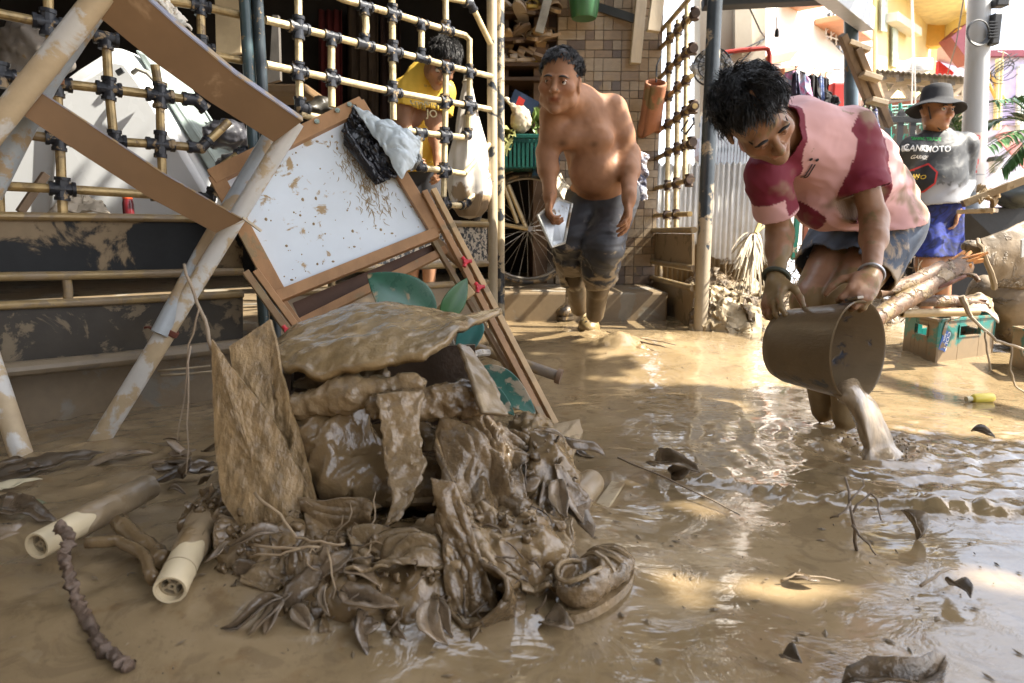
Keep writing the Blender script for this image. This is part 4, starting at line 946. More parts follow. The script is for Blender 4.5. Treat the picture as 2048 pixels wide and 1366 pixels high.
# clotted streaks of mud running down the board
sm = MB(); rs_ = random.Random(4)
for i in range(300):
    t = rs_.random(); px0 = 698 + rs_.gauss(0, 20) + 62 * t; py0 = 285 + 125 * t + rs_.gauss(0, 14)
    if not (640 < px0 < 830 and py0 < 462 - (860 - px0) * .0): continue
    L_ = rs_.uniform(6, 20); a_ = rs_.gauss(1.25, .28)
    p_ = [E(px0 + L_ * k / 3 * math.cos(a_ + .3 * math.sin(k + i)), py0 + L_ * k / 3 * math.sin(a_ + .3 * math.sin(k + i)), -.005) for k in range(4)]
    sm.tube(p_, [.0005, .0013, .0010, .0003], 5, flat=.3)
for i in range(150):
    px0 = rs_.uniform(470, 850); py0 = rs_.uniform(250, 560)
    if (py0 - 350) < (px0 - 444) * -.478 + 12 or (px0 - 444) < (py0 - 350) * .475 + 10 or (py0 - 586) > (px0 - 556) * -.4 - 14 or (px0 - 712) > (py0 - 222) * .64 - 10: continue
    r_ = rs_.choice((.0012, .0015, .002, .004)); sm.ball(E(px0, py0, -.005), (r_ * rs_.uniform(.8, 1.6), .0012, r_ * rs_.uniform(.7, 1.8)), n=7, m=4)
obj('mud_splashes', sm, mat('dried_splash', (.34, .25, .14), .7), bo, kind='stuff')
def ebar(a, b, wd, th, m, nm, o=0.0):
    mb = MB(); mb.bar(E(*a, o), E(*b, o), wd, th, up=nE); return obj(nm, mb, m, es, smooth=0, bevel=.002)
tb_ = ebar((424, 356), (727, 208), .052, .024, M_PINE, 'frame_bar', .004)
ebar((432, 352), (566, 604), .046, .024, M_PINE, 'frame_bar', .0015)
ebar((716, 206), (874, 468), .042, .024, M_PINE, 'frame_bar', .0065)
ebar((556, 594), (874, 466), .036, .026, M_PINE, 'frame_bar', .009)
for x, y in ((699, 210), (675, 222), (634, 244)):
    mb = MB(); c = E(x, y, .017); mb.tube([c, c + nE * .006], .0085, 12); mb.tube([c + nE * .004, c + nE * .008], .004, 8); obj('screw', mb, mat('zinc', (.5, .6, .55), .35, .7), tb_)
ebar((848, 384), (1092, 852), .020, .030, M_PINE, 'leg', .022); ebar((866, 380), (1110, 848), .019, .030, M_PINEL, 'leg', .0245)
ebar((864, 478), (1086, 856), .016, .026, M_PINED, 'leg', -.018)
ebar((492, 545), (580, 668), .021, .030, M_PINED, 'leg', .022); ebar((512, 543), (606, 672), .020, .030, M_PINE, 'leg', .0245)
ebar((590, 652), (892, 500), .028, .024, M_PINE, 'cross_bar', -.03); ebar((566, 606), (604, 660), .026, .024, M_PINE, 'cross_bar', -.012)
ebar((866, 478), (960, 560), .028, .024, M_PINED, 'cross_bar', -.034)
mb = MB(); mb.prism([E(585, 606, -.05), E(880, 482, -.05), E(892, 496, -.05), E(606, 652, -.05)], -nE * .01); obj('tray', mb, mat('dark_tray', (.09, .045, .025), .5), es, smooth=0, fix=True)
mb = MB(); mb.bar(E(876, 628, .03), E(944, 578, .06), .036, .026, up=nE); obj('stay', mb, M_PINEL, es, smooth=0, bevel=.002)
for x, y in ((931, 525), (957, 576), (575, 663)):
    c = E(x, y, .045); mb = MB(); mb.lathe([(.0, .014), (.008, .014), (.010, 0), (0, 0)], c, nE, 12)
    for k in range(3):
        a_ = 2 * PI * k / 3 + .4; x_ = nE.orthogonal().normalized(); d = x_ * math.cos(a_) + nE.cross(x_) * math.sin(a_)
        mb.tube([c + nE * .007, c + nE * .008 + d * .012, c + nE * .008 + d * .019], [.006, .006, .0065], 10)
    obj('wing_knob', mb, mat('red_plastic', (.55, .035, .05), .35, bump=0), es)
# bag hanging on the board
pb = thing('plastic_bag', 'black lined grey plastic mailing bag stuck on the whiteboard', 'bag', E(760, 290))
Mbk = mat('black_polythene', (.012, .012, .015), .22, var=.5, bump=.5, bs=45); Mgy = mat('grey_polythene', (.44, .50, .53), .38, var=.1, bump=.3, bs=30, mud=.2, ms=10)
def bagpatch(c4, nu, nv, amp, fr, seed, bul): 
    P = crumple(c4, nu, nv, amp, fr, seed); n = np.array(nE)
    u = np.linspace(0, 1, nu)[:, None]; v = np.linspace(0, 1, nv)[None, :]
    return P + n * (bul * np.sin(PI * u) * np.sin(PI * v))[..., None]
obj('lining', MB().grid(bagpatch([E(708, 210, .012), E(682, 266, .012), E(758, 368, .02), E(806, 346, .03)], 46, 30, .010, 26, 5, .012)), Mbk, pb, solid=.002)
obj('lining', MB().grid(bagpatch([E(690, 255, .03), E(686, 285, .03), E(752, 374, .04), E(768, 362, .05)], 34, 14, .006, 30, 15, .02)), Mbk, pb, solid=.002)
P = bagpatch([E(708, 212, .045), E(842, 268, .035), E(836, 318, .04), E(803, 350, .07)], 44, 40, .010, 14, 6, .035); obj('outer_skin', MB().grid(P), Mgy, pb, solid=.003)
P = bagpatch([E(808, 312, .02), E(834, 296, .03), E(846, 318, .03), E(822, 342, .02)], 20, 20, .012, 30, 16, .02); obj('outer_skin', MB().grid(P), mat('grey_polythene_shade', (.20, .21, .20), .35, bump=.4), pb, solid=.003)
# ================================================================ RUBBER PLANT under the easel, loose pipe
rp_ = thing('rubber_plant', 'uprooted plant with big green leaves under the easel', 'plant', G(900, 800, .05))
M_LEAF = mat('rubber_leaf', (.035, .115, .075), .28, var=.25, vs=14, bump=.08, mud=.26, ms=12, mudcol=MUDL, spec=.6)
M_LEAFM = mat('muddy_rubber_leaf', (.03, .095, .07), .35, var=.3, vs=14, bump=.15, mud=.42, ms=16, mudcol=(.27, .22, .15))
obj('leaf', leaf_mb(W(868, 650, 2.02), W(735, 548, 1.98), .16, (.1, -1, .35), .06, .12, 14, tipw=.55), M_LEAF, rp_, solid=.002, sub=1)
obj('leaf', leaf_mb(W(884, 640, 2.12), W(934, 556, 2.16), .075, (.5, -1, .2), .05, .1, 12), mat('rubber_leaf_deep', (.025, .10, .025), .3, var=.2), rp_, solid=.002, sub=1)
obj('leaf', leaf_mb(W(960, 640, 2.12), W(918, 730, 2.04), .085, (-.4, -1, .3), .06, .12, 12), mat('rubber_leaf_teal', (.035, .13, .115), .3, var=.2, mud=.2), rp_, solid=.002, sub=1)
obj('leaf', leaf_mb(W(950, 738, 1.95), W(1072, 828, 1.86), .10, (.25, -1, .5), .07, .12, 14), M_LEAFM, rp_, solid=.002, sub=1)
obj('leaf', leaf_mb(W(948, 762, 1.92), W(1030, 832, 1.80), .06, (.2, -.9, .6), .04, .12, 12), M_LEAFM, rp_, solid=.002, sub=1)
obj('stem', stalk([G(905, 800, .0), W(915, 720, 2.08), W(890, 640, 2.14)], (.014, .008), jit=.004), mat('grey_stem', (.22, .2, .16), .7, mud=.4), rp_)
obj('stem', stalk([W(870, 720, 1.90), W(930, 712, 1.92), W(978, 705, 1.98)], (.012, .010), jit=.004, seed=3), mat('bark_grey', (.34, .31, .27), .6, var=.5, vs=40, bump=.5, mud=.3, ms=30), rp_)
q0, q1 = W(942, 692, 2.42), W(1116, 752, 2.34)
lp = thing('loose_pipe', 'mud coated iron pipe with a collar lying behind the easel leg', 'pipe', (q0 + q1) / 2)
obj('tube', MB().tube([q0, q0.lerp(q1, .5), q1], .0195, 14), mat('mud_pipe', (.19, .15, .11), .5, var=.25, bump=.3, mud=.5), lp)
obj('collar', MB().tube([q1 - (q1 - q0).normalized() * .006, q1 + (q1 - q0).normalized() * .012], .027, 14), mat('rusty_collar', (.16, .10, .06), .7, var=.4, bump=.5), lp)
for i, (a, b) in enumerate((((660, 690), (700, 590)), ((700, 600), (740, 640)))):
    pass
# ================================================================ WHAT IS INSIDE THE STOREROOM
wh = thing('white_refrigerator', 'toppled white refrigerator body behind the left gate', 'refrigerator', W(220, 560, 3.2))
M_FRG = mat('white_enamel', (.62, .64, .66), .30, var=.05, vs=2, bump=.04, mud=.16, ms=4)
mb = MB(); mb.prism([W(-40, 300, 3.0), W(60, 205, 3.0), W(150, 138, 3.0), W(222, 93, 3.0), W(262, 98, 3.0), W(300, 148, 3.0), W(448, 396, 3.0), W(424, 426, 2.98), W(330, 520, 2.95), W(-40, 520, 2.95)], (-.12, .5, .06))
obj('body', mb, M_FRG, wh, smooth=40, bevel=.05, fix=True)
mb = MB(); mb.prism([W(110, 190, 2.97), W(225, 116, 2.97), W(252, 120, 2.97), W(285, 165, 2.97), W(420, 392, 2.97), W(300, 470, 2.94), W(90, 470, 2.94)], (0, .05, 0)); dr = obj('door', mb, mat('white_door', (.66, .68, .70), .26, var=.05, vs=2, bump=.04), wh, smooth=40, bevel=.022, fix=True)
obj('handle', MB().tube([W(266, 146, 2.94), W(276, 138, 2.92), W(295, 146, 2.92), W(312, 164, 2.94)], .010, 8), mat('grey_handle', (.35, .34, .30), .4), dr)
mb = MB(); mb.bar(W(234, 147, 2.95), W(246, 140, 2.95), .02, .012, up=(0, 1, 0)); obj('badge', mb, M_BLK, dr, smooth=0)
mb = MB(); mb.prism([W(268, 98, 3.02), W(292, 106, 3.02), W(480, 390, 3.02), W(452, 398, 3.0)], (0, .3, 0)); obj('gasket', mb, mat('greenish_glass', (.36, .43, .42), .15, var=.2, bump=0), wh, smooth=0, bevel=.01, fix=True)
mb = MB(); mb.prism([W(292, 150, 3.12), W(330, 150, 3.12), W(470, 370, 3.1), W(450, 392, 3.1)], (0, .06, 0)); tag(obj('dark_plank', mb, mat('dark_plank_', (.035, .03, .03), .5), smooth=0, fix=True), 'dark plank leaning along the side of the white refrigerator', 'plank')
gb = Sdf(.03).ell(W(60, 90, 3.1), (.13, .1, .11)).ell(W(110, 120, 3.1), (.09, .08, .08)).ell(W(30, 130, 3.1), (.08, .08, .09))
o, _, _ = sdf_obj('sack', gb, .012, mat('grey_sack', (.17, .15, .13), .7, var=.3, bump=.4, bs=40, mud=.3), None, lambda P: .014 * ridge(P * 13, 2), .03); tag(o, 'dirty grey sack bulging at the top left behind the pipes', 'sack')
mb = MB(); mb.bar(W(40, 425, 2.7), W(92, 348, 2.8), .022, .03); tag(obj('stick', mb, M_WOODD, smooth=0, bevel=.003), 'short dark stick leaning against the bottom of the white refrigerator', 'stick')
rb = thing('red_bottle', 'small dark bottle with an orange red cap behind the left gate', 'bottle', W(258, 440, 2.6))
obj('glass', MB().lathe([(0, 0), (.020, .002), (.020, .045), (.017, .06), (.016, .064)], W(258, 432, 2.6), (0, 0, 1), 14), mat('dark_red_glass', (.10, .012, .015), .15, bump=0), rb)
obj('cap', MB().lathe([(.016, 0), (.0175, .002), (.0175, .026), (0, .028)], W(258, 432, 2.6) + V3((0, 0, .062)), (0, 0, 1), 14), mat('orange_cap', (.6, .08, .02), .4, bump=0), rb)
mb = MB(); P = crumple([W(95, 430, 2.75), W(222, 432, 2.75), W(200, 398, 2.9), (W(140, 388, 2.9))], 26, 14, .012, 15, 4); tag(obj('grey_cloth', MB().grid(P), mat('beige_cloth', (.42, .37, .30), .85), solid=.005), 'beige cloth lump lying behind the lower pipe of the left gate', 'cloth')
mb = MB(); mb.prism([W(432, 112, 3.6), W(482, 106, 3.6), W(484, -40, 3.6), W(428, -40, 3.6)], (0, .03, 0)); tag(obj('leaning_door', mb, mat('tan_door', (.34, .26, .16), .6, var=.15), smooth=0, bevel=.004, fix=True), 'tan door panel leaning inside behind the twin dark posts', 'door')
mb = MB(); mb.prism([W(505, 175, 3.2), W(560, 160, 3.2), W(556, 30, 3.2), W(545, 30, 3.2), W(540, 120, 3.2)], (0, .03, 0)); tag(obj('dark_bracket', mb, mat('grey_wood', (.10, .09, .08), .7), smooth=0, fix=True), 'grey wooden offcut standing behind the blue black post', 'wood')
tb2 = MB(); tb2.box(W(560, 190, 3.3), (.34, .3, .04)); tag(obj('tray', tb2, mat('brown_tray', (.16, .10, .05), .6), smooth=0, bevel=.01), 'brown tray lying inside behind the blue black post', 'tray')
# heap of bags and cables behind the whiteboard's top
for i, (x, y, Y, r, c, lb) in enumerate(((635, 222, 3.2, .09, (.05, .045, .035), 'dark crumpled bag peeping over the top of the whiteboard'), (450, 270, 2.9, .10, (.06, .06, .07), 'dark bundle beside the slanting refrigerator edge'), (470, 330, 2.8, .08, (.05, .05, .05), 'black bundle below the dark bundle near the white refrigerator'))):
    s_ = Sdf(.02).ell(W(x, y, Y), (r, r, r * .7)).ell(W(x + 14, y - 6, Y), (r * .6, r * .7, r * .6))
    o, _, _ = sdf_obj('bundle', s_, .01, mat('bundle%d' % i, c, .45, var=.6, bump=.5, bs=40), None, lambda P: .016 * ridge(P * 16, 2), .03); tag(o, lb, 'bundle')
# sack hung on the pipes
hk = thing('white_sack', 'white cloth sack with a muddy bottom hung behind the middle gate pipes', 'sack', W(938, 300, 3.36))
prof = [(134, .006), (150, .014), (175, .022), (215, .042), (260, .060), (300, .078), (340, .094), (370, .100), (395, .096), (418, .078), (432, .05), (438, .0)]
P = np.zeros((len(prof) * 4 - 3, 49, 3))
for i in range(P.shape[0]):
    k = min(i // 4, len(prof) - 2); t = i / 4 - k; y = prof[k][0] * (1 - t) + prof[k + 1][0] * t; r = prof[k][1] * (1 - t) + prof[k + 1][1] * t
    c = W(935 + (y - 134) * .012, y, 3.36)
    for j in range(49):
        th = 2 * PI * j / 48; tw_ = th + .004 * (y - 134)
        rr = r * (1 + .10 * math.sin(tw_ * 5 + .02 * y) + .06 * math.sin(tw_ * 9 - y * .03) + .04 * math.sin(th * 3 + y * .05))
        P[i, j] = (c.x + rr * math.cos(th), c.y + rr * .75 * math.sin(th), c.z)
obj('cloth', MB().grid(P), mat('white_sack_cloth', (.66, .62, .56), .85, var=.08, bump=.2, bs=50, mud=.2, ms=7, mudcol=(.27, .19, .11), zmud=(.66, .86)), hk, solid=.003)
obj('tie', MB().tube(ring(W(935, 165, 3.36), (0, .2, 1), .022, 0), .004, 6, cap=False), mat('string', (.5, .45, .35), .9), hk)
# ---------------------------------------------------------------- bicycle
bc = thing('bicycle', 'old bicycle with a cream mudguard standing in the doorway behind the shirtless person', 'bicycle', W(1055, 575, 4.5))
WC = W(1056, 458, 4.5); wn = Vector((.18, -1, .0)).normalized(); wx = Vector((1, .18, 0)).normalized(); wz = Vector((0, 0, 1)); R_ = .345
def wring(r, tr, k=48, a0=0, a1=2 * PI, off=0): return MB().tube([WC + wn * off + wx * (r * math.cos(a0 + (a1 - a0) * i / k)) + wz * (r * math.sin(a0 + (a1 - a0) * i / k)) for i in range(k + 1)], tr, 8, cap=False)
wl_ = obj('wheel', wring(R_, .016), mat('tyre', (.03, .026, .022), .7, mud=.45, ms=12), bc)
obj('rim', wring(R_ - .022, .010), mat('steel_rim', (.22, .2, .17), .35, .7, mud=.3), wl_)
sp_ = MB()
for i in range(32):
    a = 2 * PI * i / 32; b = a + (.5 if i % 2 else -.5); sp_.tube([WC + wn * (.02 if i % 4 < 2 else -.02) + wx * (.02 * math.cos(b)) + wz * (.02 * math.sin(b)), WC + wx * ((R_ - .03) * math.cos(a)) + wz * ((R_ - .03) * math.sin(a))], .0016, 4, cap=False)
obj('spokes', sp_, mat('spoke_steel', (.40, .36, .30), .3, .8), wl_)
obj('hub', MB().tube([WC - wn * .05, WC + wn * .05], .018, 12), mat('hub_steel', (.2, .18, .16), .4, .7), wl_)
P = np.zeros((30, 7, 3))
for i in range(30):
    a = .35 + (PI * .80) * i / 29
    for j in range(7):
        b = (j - 3) / 3; r = R_ + .03 + .012 * (1 - b * b); P[i, j] = WC + wn * (.032 * b) + wx * (r * math.cos(a)) + wz * (r * math.sin(a))
M_FEND = mat('cream_mudguard', (.50, .43, .31), .35, .2, var=.2, mud=.3)
obj('mudguard', MB().grid(P), M_FEND, bc, solid=.002)
for a, b in (((1008, 372), (1035, 446)), ((1016, 370), (1052, 456)), ((1008, 372), (960, 380)), ((1056, 458), (960, 440)), ((1008, 372), (1005, 330))): obj('frame_tube', MB().tube([W(*a, 4.44), W(*b, 4.45)], .013, 8), mat('cream_frame', (.46, .36, .20), .4, .2, mud=.3), bc)
# ---------------------------------------------------------------- baskets, bag, plants, shelf things beside the doorway
def basket(px, py, Y, w_, d_, h_, m, lab, nslat):
    c = W(px, py, Y); t = thing('slatted_basket', lab, 'basket', c, 'plastic baskets in the doorway')
    mb = MB(); mb.box(c + V3((0, 0, -h_ / 2)), (w_, d_, .015)); obj('base', mb, m, t, smooth=0)
    mb = MB()
    for sx, sy, lx, ly in ((0, -1, w_, .02), (0, 1, w_, .02), (-1, 0, .02, d_ - .02), (1, 0, .02, d_ - .02)): mb.box(c + V3((sx * w_ / 2, sy * d_ / 2, h_ / 2)), (lx, ly, .025))
    obj('rim', mb, m, t, smooth=0, bevel=.004)
    for i in range(nslat):
        x = c.x + (-.5 + (i + .5) / nslat) * w_
        for sy in (-1, 1):
            mb = MB(); mb.box((x, c.y + sy * d_ / 2, c.z), (w_ / nslat * .62, .010, h_)); obj('slat', mb, m, t, smooth=0)
    for i in range(6):
        y = c.y + (-.5 + (i + .5) / 6) * d_
        mb = MB(); mb.box((c.x + w_ / 2, y, c.z), (.01, d_ / 6 * .62, h_)); obj('slat', mb, m, t, smooth=0)
M_TEAL = mat('dark_green_plastic', (.012, .075, .06), .25, var=.3, bump=.05)
basket(1046, 308, 4.35, .23, .24, .18, M_TEAL, 'dark green slatted basket above the bicycle wheel', 9)
basket(1090, 326, 4.4, .16, .2, .15, mat('blue_plastic', (.012, .06, .11), .3, var=.3), 'blue slatted basket behind the arm of the shirtless person', 7)
s_ = Sdf(.015).ell(W(1042, 240, 4.3), (.07, .06, .085)).cap(W(1036, 222, 4.3), W(1016, 205, 4.3), .035, .012).ell(W(1012, 198, 4.3), (.025, .02, .018))
o, _, _ = sdf_obj('tied_bag', s_, .007, mat('cloudy_polythene', (.42, .36, .27), .25, var=.3, bump=.4, bs=30), None, lambda P: .007 * ridge(P * 26, 2), .015); tag(o, 'tied cloudy plastic bag of food on the baskets', 'bag')
mb = MB(); mb.prism([W(1018, 205, 4.6), W(1030, 178, 4.6), W(1080, 205, 4.6), W(1060, 230, 4.6)], (0, .12, 0)); bx = tag(obj('blue_box', mb, mat('blue_box', (.02, .045, .10), .5), smooth=0, fix=True), 'blue box with a red label behind the tied bag', 'box')
mb = MB(); mb.prism([W(1030, 212, 4.57), W(1038, 192, 4.57), W(1050, 200, 4.57), W(1044, 216, 4.57)], (0, .01, 0)); obj('red_label', mb, mat('red_label', (.5, .03, .02), .5), bx, smooth=0, fix=True)
M_HERB = mat('pale_leaf', (.16, .24, .07), .5, var=.3, bump=.1); hp = thing('leafy_plant', 'pale green leafy plant behind the arm of the shirtless person', 'plant', W(1072, 260, 4.5))
rl = random.Random(6)
for i in range(16):
    b = W(1072 + rl.uniform(-8, 8), 262, 4.5); e = W(1070 + rl.uniform(-22, 26), 216 + rl.uniform(-10, 44), 4.4 + rl.uniform(-.1, .1))
    m_ = b.lerp(e, .5); obj('leaf', leaf_mb(m_, e, .055, (rl.uniform(-.6, .6), -1, .3), .1, .2, 7, wob=.04, seed=i), M_HERB, hp)
obj('stem', stalk([W(1072, 290, 4.5), W(1072, 245, 4.5), W(1068, 215, 4.5)], .008), M_HERB, hp)
hp = thing('wilted_cabbage', 'wilted green leaves drooping over the dark green basket', 'plant', W(1018, 290, 4.25))
for i in range(12):
    b = W(1012 + rl.uniform(-4, 6), 270 + rl.uniform(-6, 6), 4.3); e = W(1016 + rl.uniform(-14, 22), 290 + rl.uniform(-34, 24), 4.2 + rl.uniform(-.1, .05))
    obj('leaf', leaf_mb(b, e, .07, (rl.uniform(-.6, .6), -1, .3), .12, .2, 7, wob=.06, seed=i), mat('wilted_leaf', (.22, .22, .08), .5, var=.4), hp)
# shelves with sandals
shf = thing('shelf', 'dark wooden shelves full of sandals beside the tiled wall', 'shelf', W(1068, 180, 4.95))
for y in (168, 140, 92, 40):
    mb = MB(); mb.box(W(1066, y, 5.0), (.46, .34, .025)); obj('shelf_board', mb, mat('dark_shelf', (.08, .045, .025), .6, var=.3), shf, smooth=0, bevel=.003)
mb = MB(); mb.bar(W(1012, 200, 5.1), W(1012, -30, 5.1), .04, .3, up=(0, 1, 0)); obj('upright', mb, mat('dark_shelf', (0, 0, 0)), shf, smooth=0)
M_SAN = [mat('sandal%d' % i, c, .6, var=.25) for i, c in enumerate(((.46, .32, .18), (.36, .25, .15), (.20, .14, .09), (.42, .34, .26), (.40, .28, .06)))]
def sandal(p, ang, tilt, m, k):
    t = thing('sandal', ('tan', 'light brown', 'dark brown', 'greyish', 'yellowish')[k] + ' sandal heaped on the dark shelves', 'sandal', p, 'sandals heaped on the shelves')
    R = Matrix.Rotation(ang, 3, 'Z') @ Matrix.Rotation(tilt, 3, 'Y'); out = []
    for i in range(14):
        a = 2 * PI * i / 14; x = .125 * math.cos(a); y = (.042 + .008 * math.cos(a)) * math.sin(a); out.append(Vector(p) + R @ V3((x, y, 0)))
    obj('sole', MB().prism(out, R @ V3((0, 0, .02))), m, t, smooth=0, fix=True)
    P = np.zeros((9, 4, 3))
    for i in range(9):
        a = PI * i / 8
        for j in range(4): P[i, j] = Vector(p) + R @ V3((.02 + .017 * j, .046 * math.cos(a), .02 + .045 * math.sin(a) * (1 - .1 * j)))
    obj('strap', MB().grid(P), m, t, solid=.004)
for i in range(24):
    row = i % 3; y = (134, 86, 34)[row] - 6 * (i // 12); x = 1020 + (i // 3) * 13 % 100 + rl.uniform(-6, 6)
    k = rl.randrange(5); sandal(W(x, y - rl.uniform(0, 14), 4.82 + rl.uniform(0, .1)), rl.uniform(0, 6), rl.uniform(-.5, .5), M_SAN[k], k)
mb = MB(); mb.bar(W(1078, 66, 4.7), W(1098, -10, 4.7), .055, .03, up=(0, 1, 0)); tag(obj('grey_board', mb, mat('grey_slat', (.36, .36, .34), .7, var=.3), smooth=0, bevel=.003), 'grey painted board end hanging in front of the sandal shelves', 'board')
gbk = thing('green_bucket', 'green plastic bucket hanging at the top of the tiled wall', 'bucket', W(1168, 38, 4.6))
obj('shell', MB().lathe([(0, 0), (.075, 0), (.082, .012), (.105, .16), (.112, .165), (.112, .19), (.104, .185), (.10, .16), (.07, .02)], W(1168, 38, 4.6), (0, 0, 1), 24), mat('green_plastic', (.05, .16, .07), .35, bump=.05), gbk)
P = crumple([W(1152, 440, 4.25), W(1096, 350, 4.35), W(1120, 346, 4.5), W(1166, 420, 4.4)], 20, 12, .012, 18, 9); tag(obj('stained_plank', MB().grid(P), mat('stained_ply', (.42, .36, .26), .6, mud=.4, ms=20, mudcol=(.1, .07, .04)), solid=.012), 'stained yellowish plank leaning behind the shirtless person', 'plank')
# ================================================================ RIGHT SIDE: crates, broken branches, dried heap, washing
def crate(C, A, B, h, m, lab, hole=True):
    C, A, B = Vector(C), Vector(A), Vector(B); up_ = V3((0, 0, h)); t = thing('bottle_crate', lab, 'crate', C, 'green bottle crates standing in the mud')
    D_ = A + B - C; th = .012; faces = {}
    for nm, p, q in (('l', A, C), ('r', C, B), ('bk', B, D_), ('bl', D_, A)):
        d = (q - p).normalized(); n = d.cross(V3((0, 0, 1))).normalized(); L_ = (q - p).length; mb = MB()
        n = -n if n.dot((C + D_) / 2 - p) < 0 else n
        R = Matrix((d, n, V3((0, 0, 1)))).transposed()
        def bx(x0, x1, z0, z1, y0=0.0, y1=th, mb=mb, R=R, p=p): mb.box(p + R @ V3(((x0 + x1) / 2, (y0 + y1) / 2, (z0 + z1) / 2)), (x1 - x0, y1 - y0, z1 - z0), R)
        e = th if nm in 'lbk' else 0.0
        a0, a1 = L_ * .36, L_ * .72; z0, z1 = h * .62, h * .82
        x0 = th + .0005 if nm in ('r', 'bl') else 0.0; x1 = L_ - x0
        bx(x0, a0, 0, h * .94); bx(a1, x1, 0, h * .94); bx(a0, a1, 0, z0); bx(a0, a1, z1, h * .94)
        bx(x0, x1, h * .945, h, -.008, th)
        bx(x0, x1, 0.0, h * .06, -.005, -.0005)
        faces[nm] = (p, d, -n, R); sd = obj('side', mb, m, t, smooth=0, bevel=.002)
        if nm == 'r': rside = sd
        m2 = MB(); fr = .006
        for (x0_, x1_, z0_, z1_) in ((a0 - fr, a1 + fr, z1, z1 + fr), (a0 - fr, a1 + fr, z0 - fr, z0), (a0 - fr, a0, z0 + .0005, z1 - .0005), (a1, a1 + fr, z0 + .0005, z1 - .0005)):
            m2.box(p + R @ V3(((x0_ + x1_) / 2, -.003, (z0_ + z1_) / 2)), (x1_ - x0_, .005, z1_ - z0_), R)
        obj('handle_rim', m2, m, sd, smooth=0)
    mb = MB(); mb.prism([A.lerp(D_, .05), C.lerp(B, .05), B.lerp(C, .05), D_.lerp(A, .05)], (0, 0, .01)); obj('bottom', mb, m, t, smooth=0, fix=True)
    for k in range(1, 4):
        for (p, q, r_, s_) in ((A, C, D_, B),):
            mb = MB(); mb.bar(p.lerp(q, k / 4) + V3((0, 0, h * .3)), r_.lerp(s_, k / 4) + V3((0, 0, h * .3)), .004, h * .45); obj('divider', mb, m, t, smooth=0)
    return t, faces['r'], rside
M_CRATE = mat('teal_crate_plastic', (.012, .145, .125), .36, var=.15, bump=.12, bs=50, mud=.50, ms=7, mudcol=(.20, .145, .085), zmud=(-.06, .12), mudrough=.5)
C1 = G(1868, 738, .0); A1 = G(1790, 712, .0); B1_ = G(2034, 716, .0)
B1_ = C1 + (B1_ - C1).normalized() * .43; A1 = C1 + (A1 - C1).normalized() * .27
ct, (p_, d_, n_, R_c), side1 = crate(C1, A1, B1_, .228, M_CRATE, 'teal bottle crate with a blue sticker, left of the other')
# sticker with print
q = p_ + d_ * .055 + V3((0, 0, .13)); sx_ = (V3((0, 0, -1)) + d_ * -.32).normalized(); sy_ = (d_ + V3((0, 0, -.32))).normalized(); n2 = sx_.cross(sy_)
if n2.dot(n_) < 0: n2 = -n2; 
st = MB(); st.prism([q + n_ * .0012 + sx_ * a + sy_ * b for a, b in ((-.045, -.028), (.05, -.028), (.05, .026), (-.04, .026))], n_ * .0012); so = obj('sticker', st, mat('blue_sticker', (.03, .12, .42), .4, mud=.34, ms=16), side1, smooth=0, fix=True)
tx = MB(); lay_text('COLT', .030, q + sy_ * .012 + n_ * .004, sx_, -sy_ if sx_.cross(-sy_).dot(n_) > 0 else sy_, tx, sx=1.1); lay_text('BEER', .016, q - sy_ * .012 + n_ * .004 - sx_ * .01, sx_, -sy_ if sx_.cross(-sy_).dot(n_) > 0 else sy_, tx)
obj('lettering', tx, mat('white_print', (.72, .74, .76), .5), so, smooth=0)
st = MB(); st.prism([q + n_ * .0012 + sx_ * a + sy_ * b for a, b in ((-.078, -.036), (-.02, -.036), (-.015, -.014), (-.082, -.012))], n_ * .002); obj('torn_label', st, mat('grey_label', (.35, .40, .38), .6, mud=.4), side1, smooth=0, fix=True)
C2 = G(2096, 768, .0); A2 = G(1984, 727, .0); A2 = C2 + (A2 - C2).normalized() * .30; B2 = C2 + V3((A2 - C2).yxz if False else (-(A2 - C2).y, (A2 - C2).x, 0)).normalized() * -.30
crate(C2, A2, B2, .20, mat('teal_crate_muddier', (.012, .12, .105), .4, var=.15, bump=.12, mud=.62, ms=7, mudcol=(.26, .18, .10), mudrough=.5), 'mud smeared teal bottle crate at the right edge')
# ---------------------------------------------------------------- broken branches
M_BARK = mat('wet_bark', (.12, .066, .035), .55, var=.5, vs=26, bump=1.0, bs=40, mud=.36, ms=12, mudcol=MUD, bdist=.01)
M_SPLIT = mat('split_wood', (.46, .20, .06), .6, var=.35, vs=30, bump=.4)
br = thing('broken_branch', 'thick broken branch with orange splintered end behind the crates', 'branch', W(1860, 620, 2.9))
def limb(pts, rs, seed, m=M_BARK, nm='limb', par=br, n=12, am=.004):
    q = []; r = []
    for i in range(len(pts) - 1):
        for k in range(6): t = k / 6; q.append(Vector(pts[i]).lerp(Vector(pts[i + 1]), t)); r.append(rs[i] * (1 - t) + rs[i + 1] * t)
    q.append(Vector(pts[-1])); r.append(rs[-1]); mb = MB(); mb.tube(q, r, n); v = np.array(mb.v); d = fbm(v * 30 + seed, 2)
    c = np.repeat(np.array([tuple(x) for x in q]), n, 0); dr = v - c; dr /= np.maximum(np.linalg.norm(dr, axis=1), 1e-6)[:, None]
    mb.v = (v + dr * (am * d)[:, None]).tolist(); return obj(nm, mb, m, par, smooth=60)
limb([W(1735, 648, 2.72), W(1790, 612, 2.8), W(1850, 575, 2.88), W(1925, 530, 2.98)], (.036, .040, .046, .05), 1)
limb([W(1755, 586, 2.8), W(1820, 566, 2.86), W(1885, 536, 2.93)], (.022, .030, .034), 5, M_BARK)
limb([W(1835, 602, 2.95), W(1910, 602, 2.98), W(1965, 608, 3.0)], (.024, .026, .022), 8)
rs_ = random.Random(9)
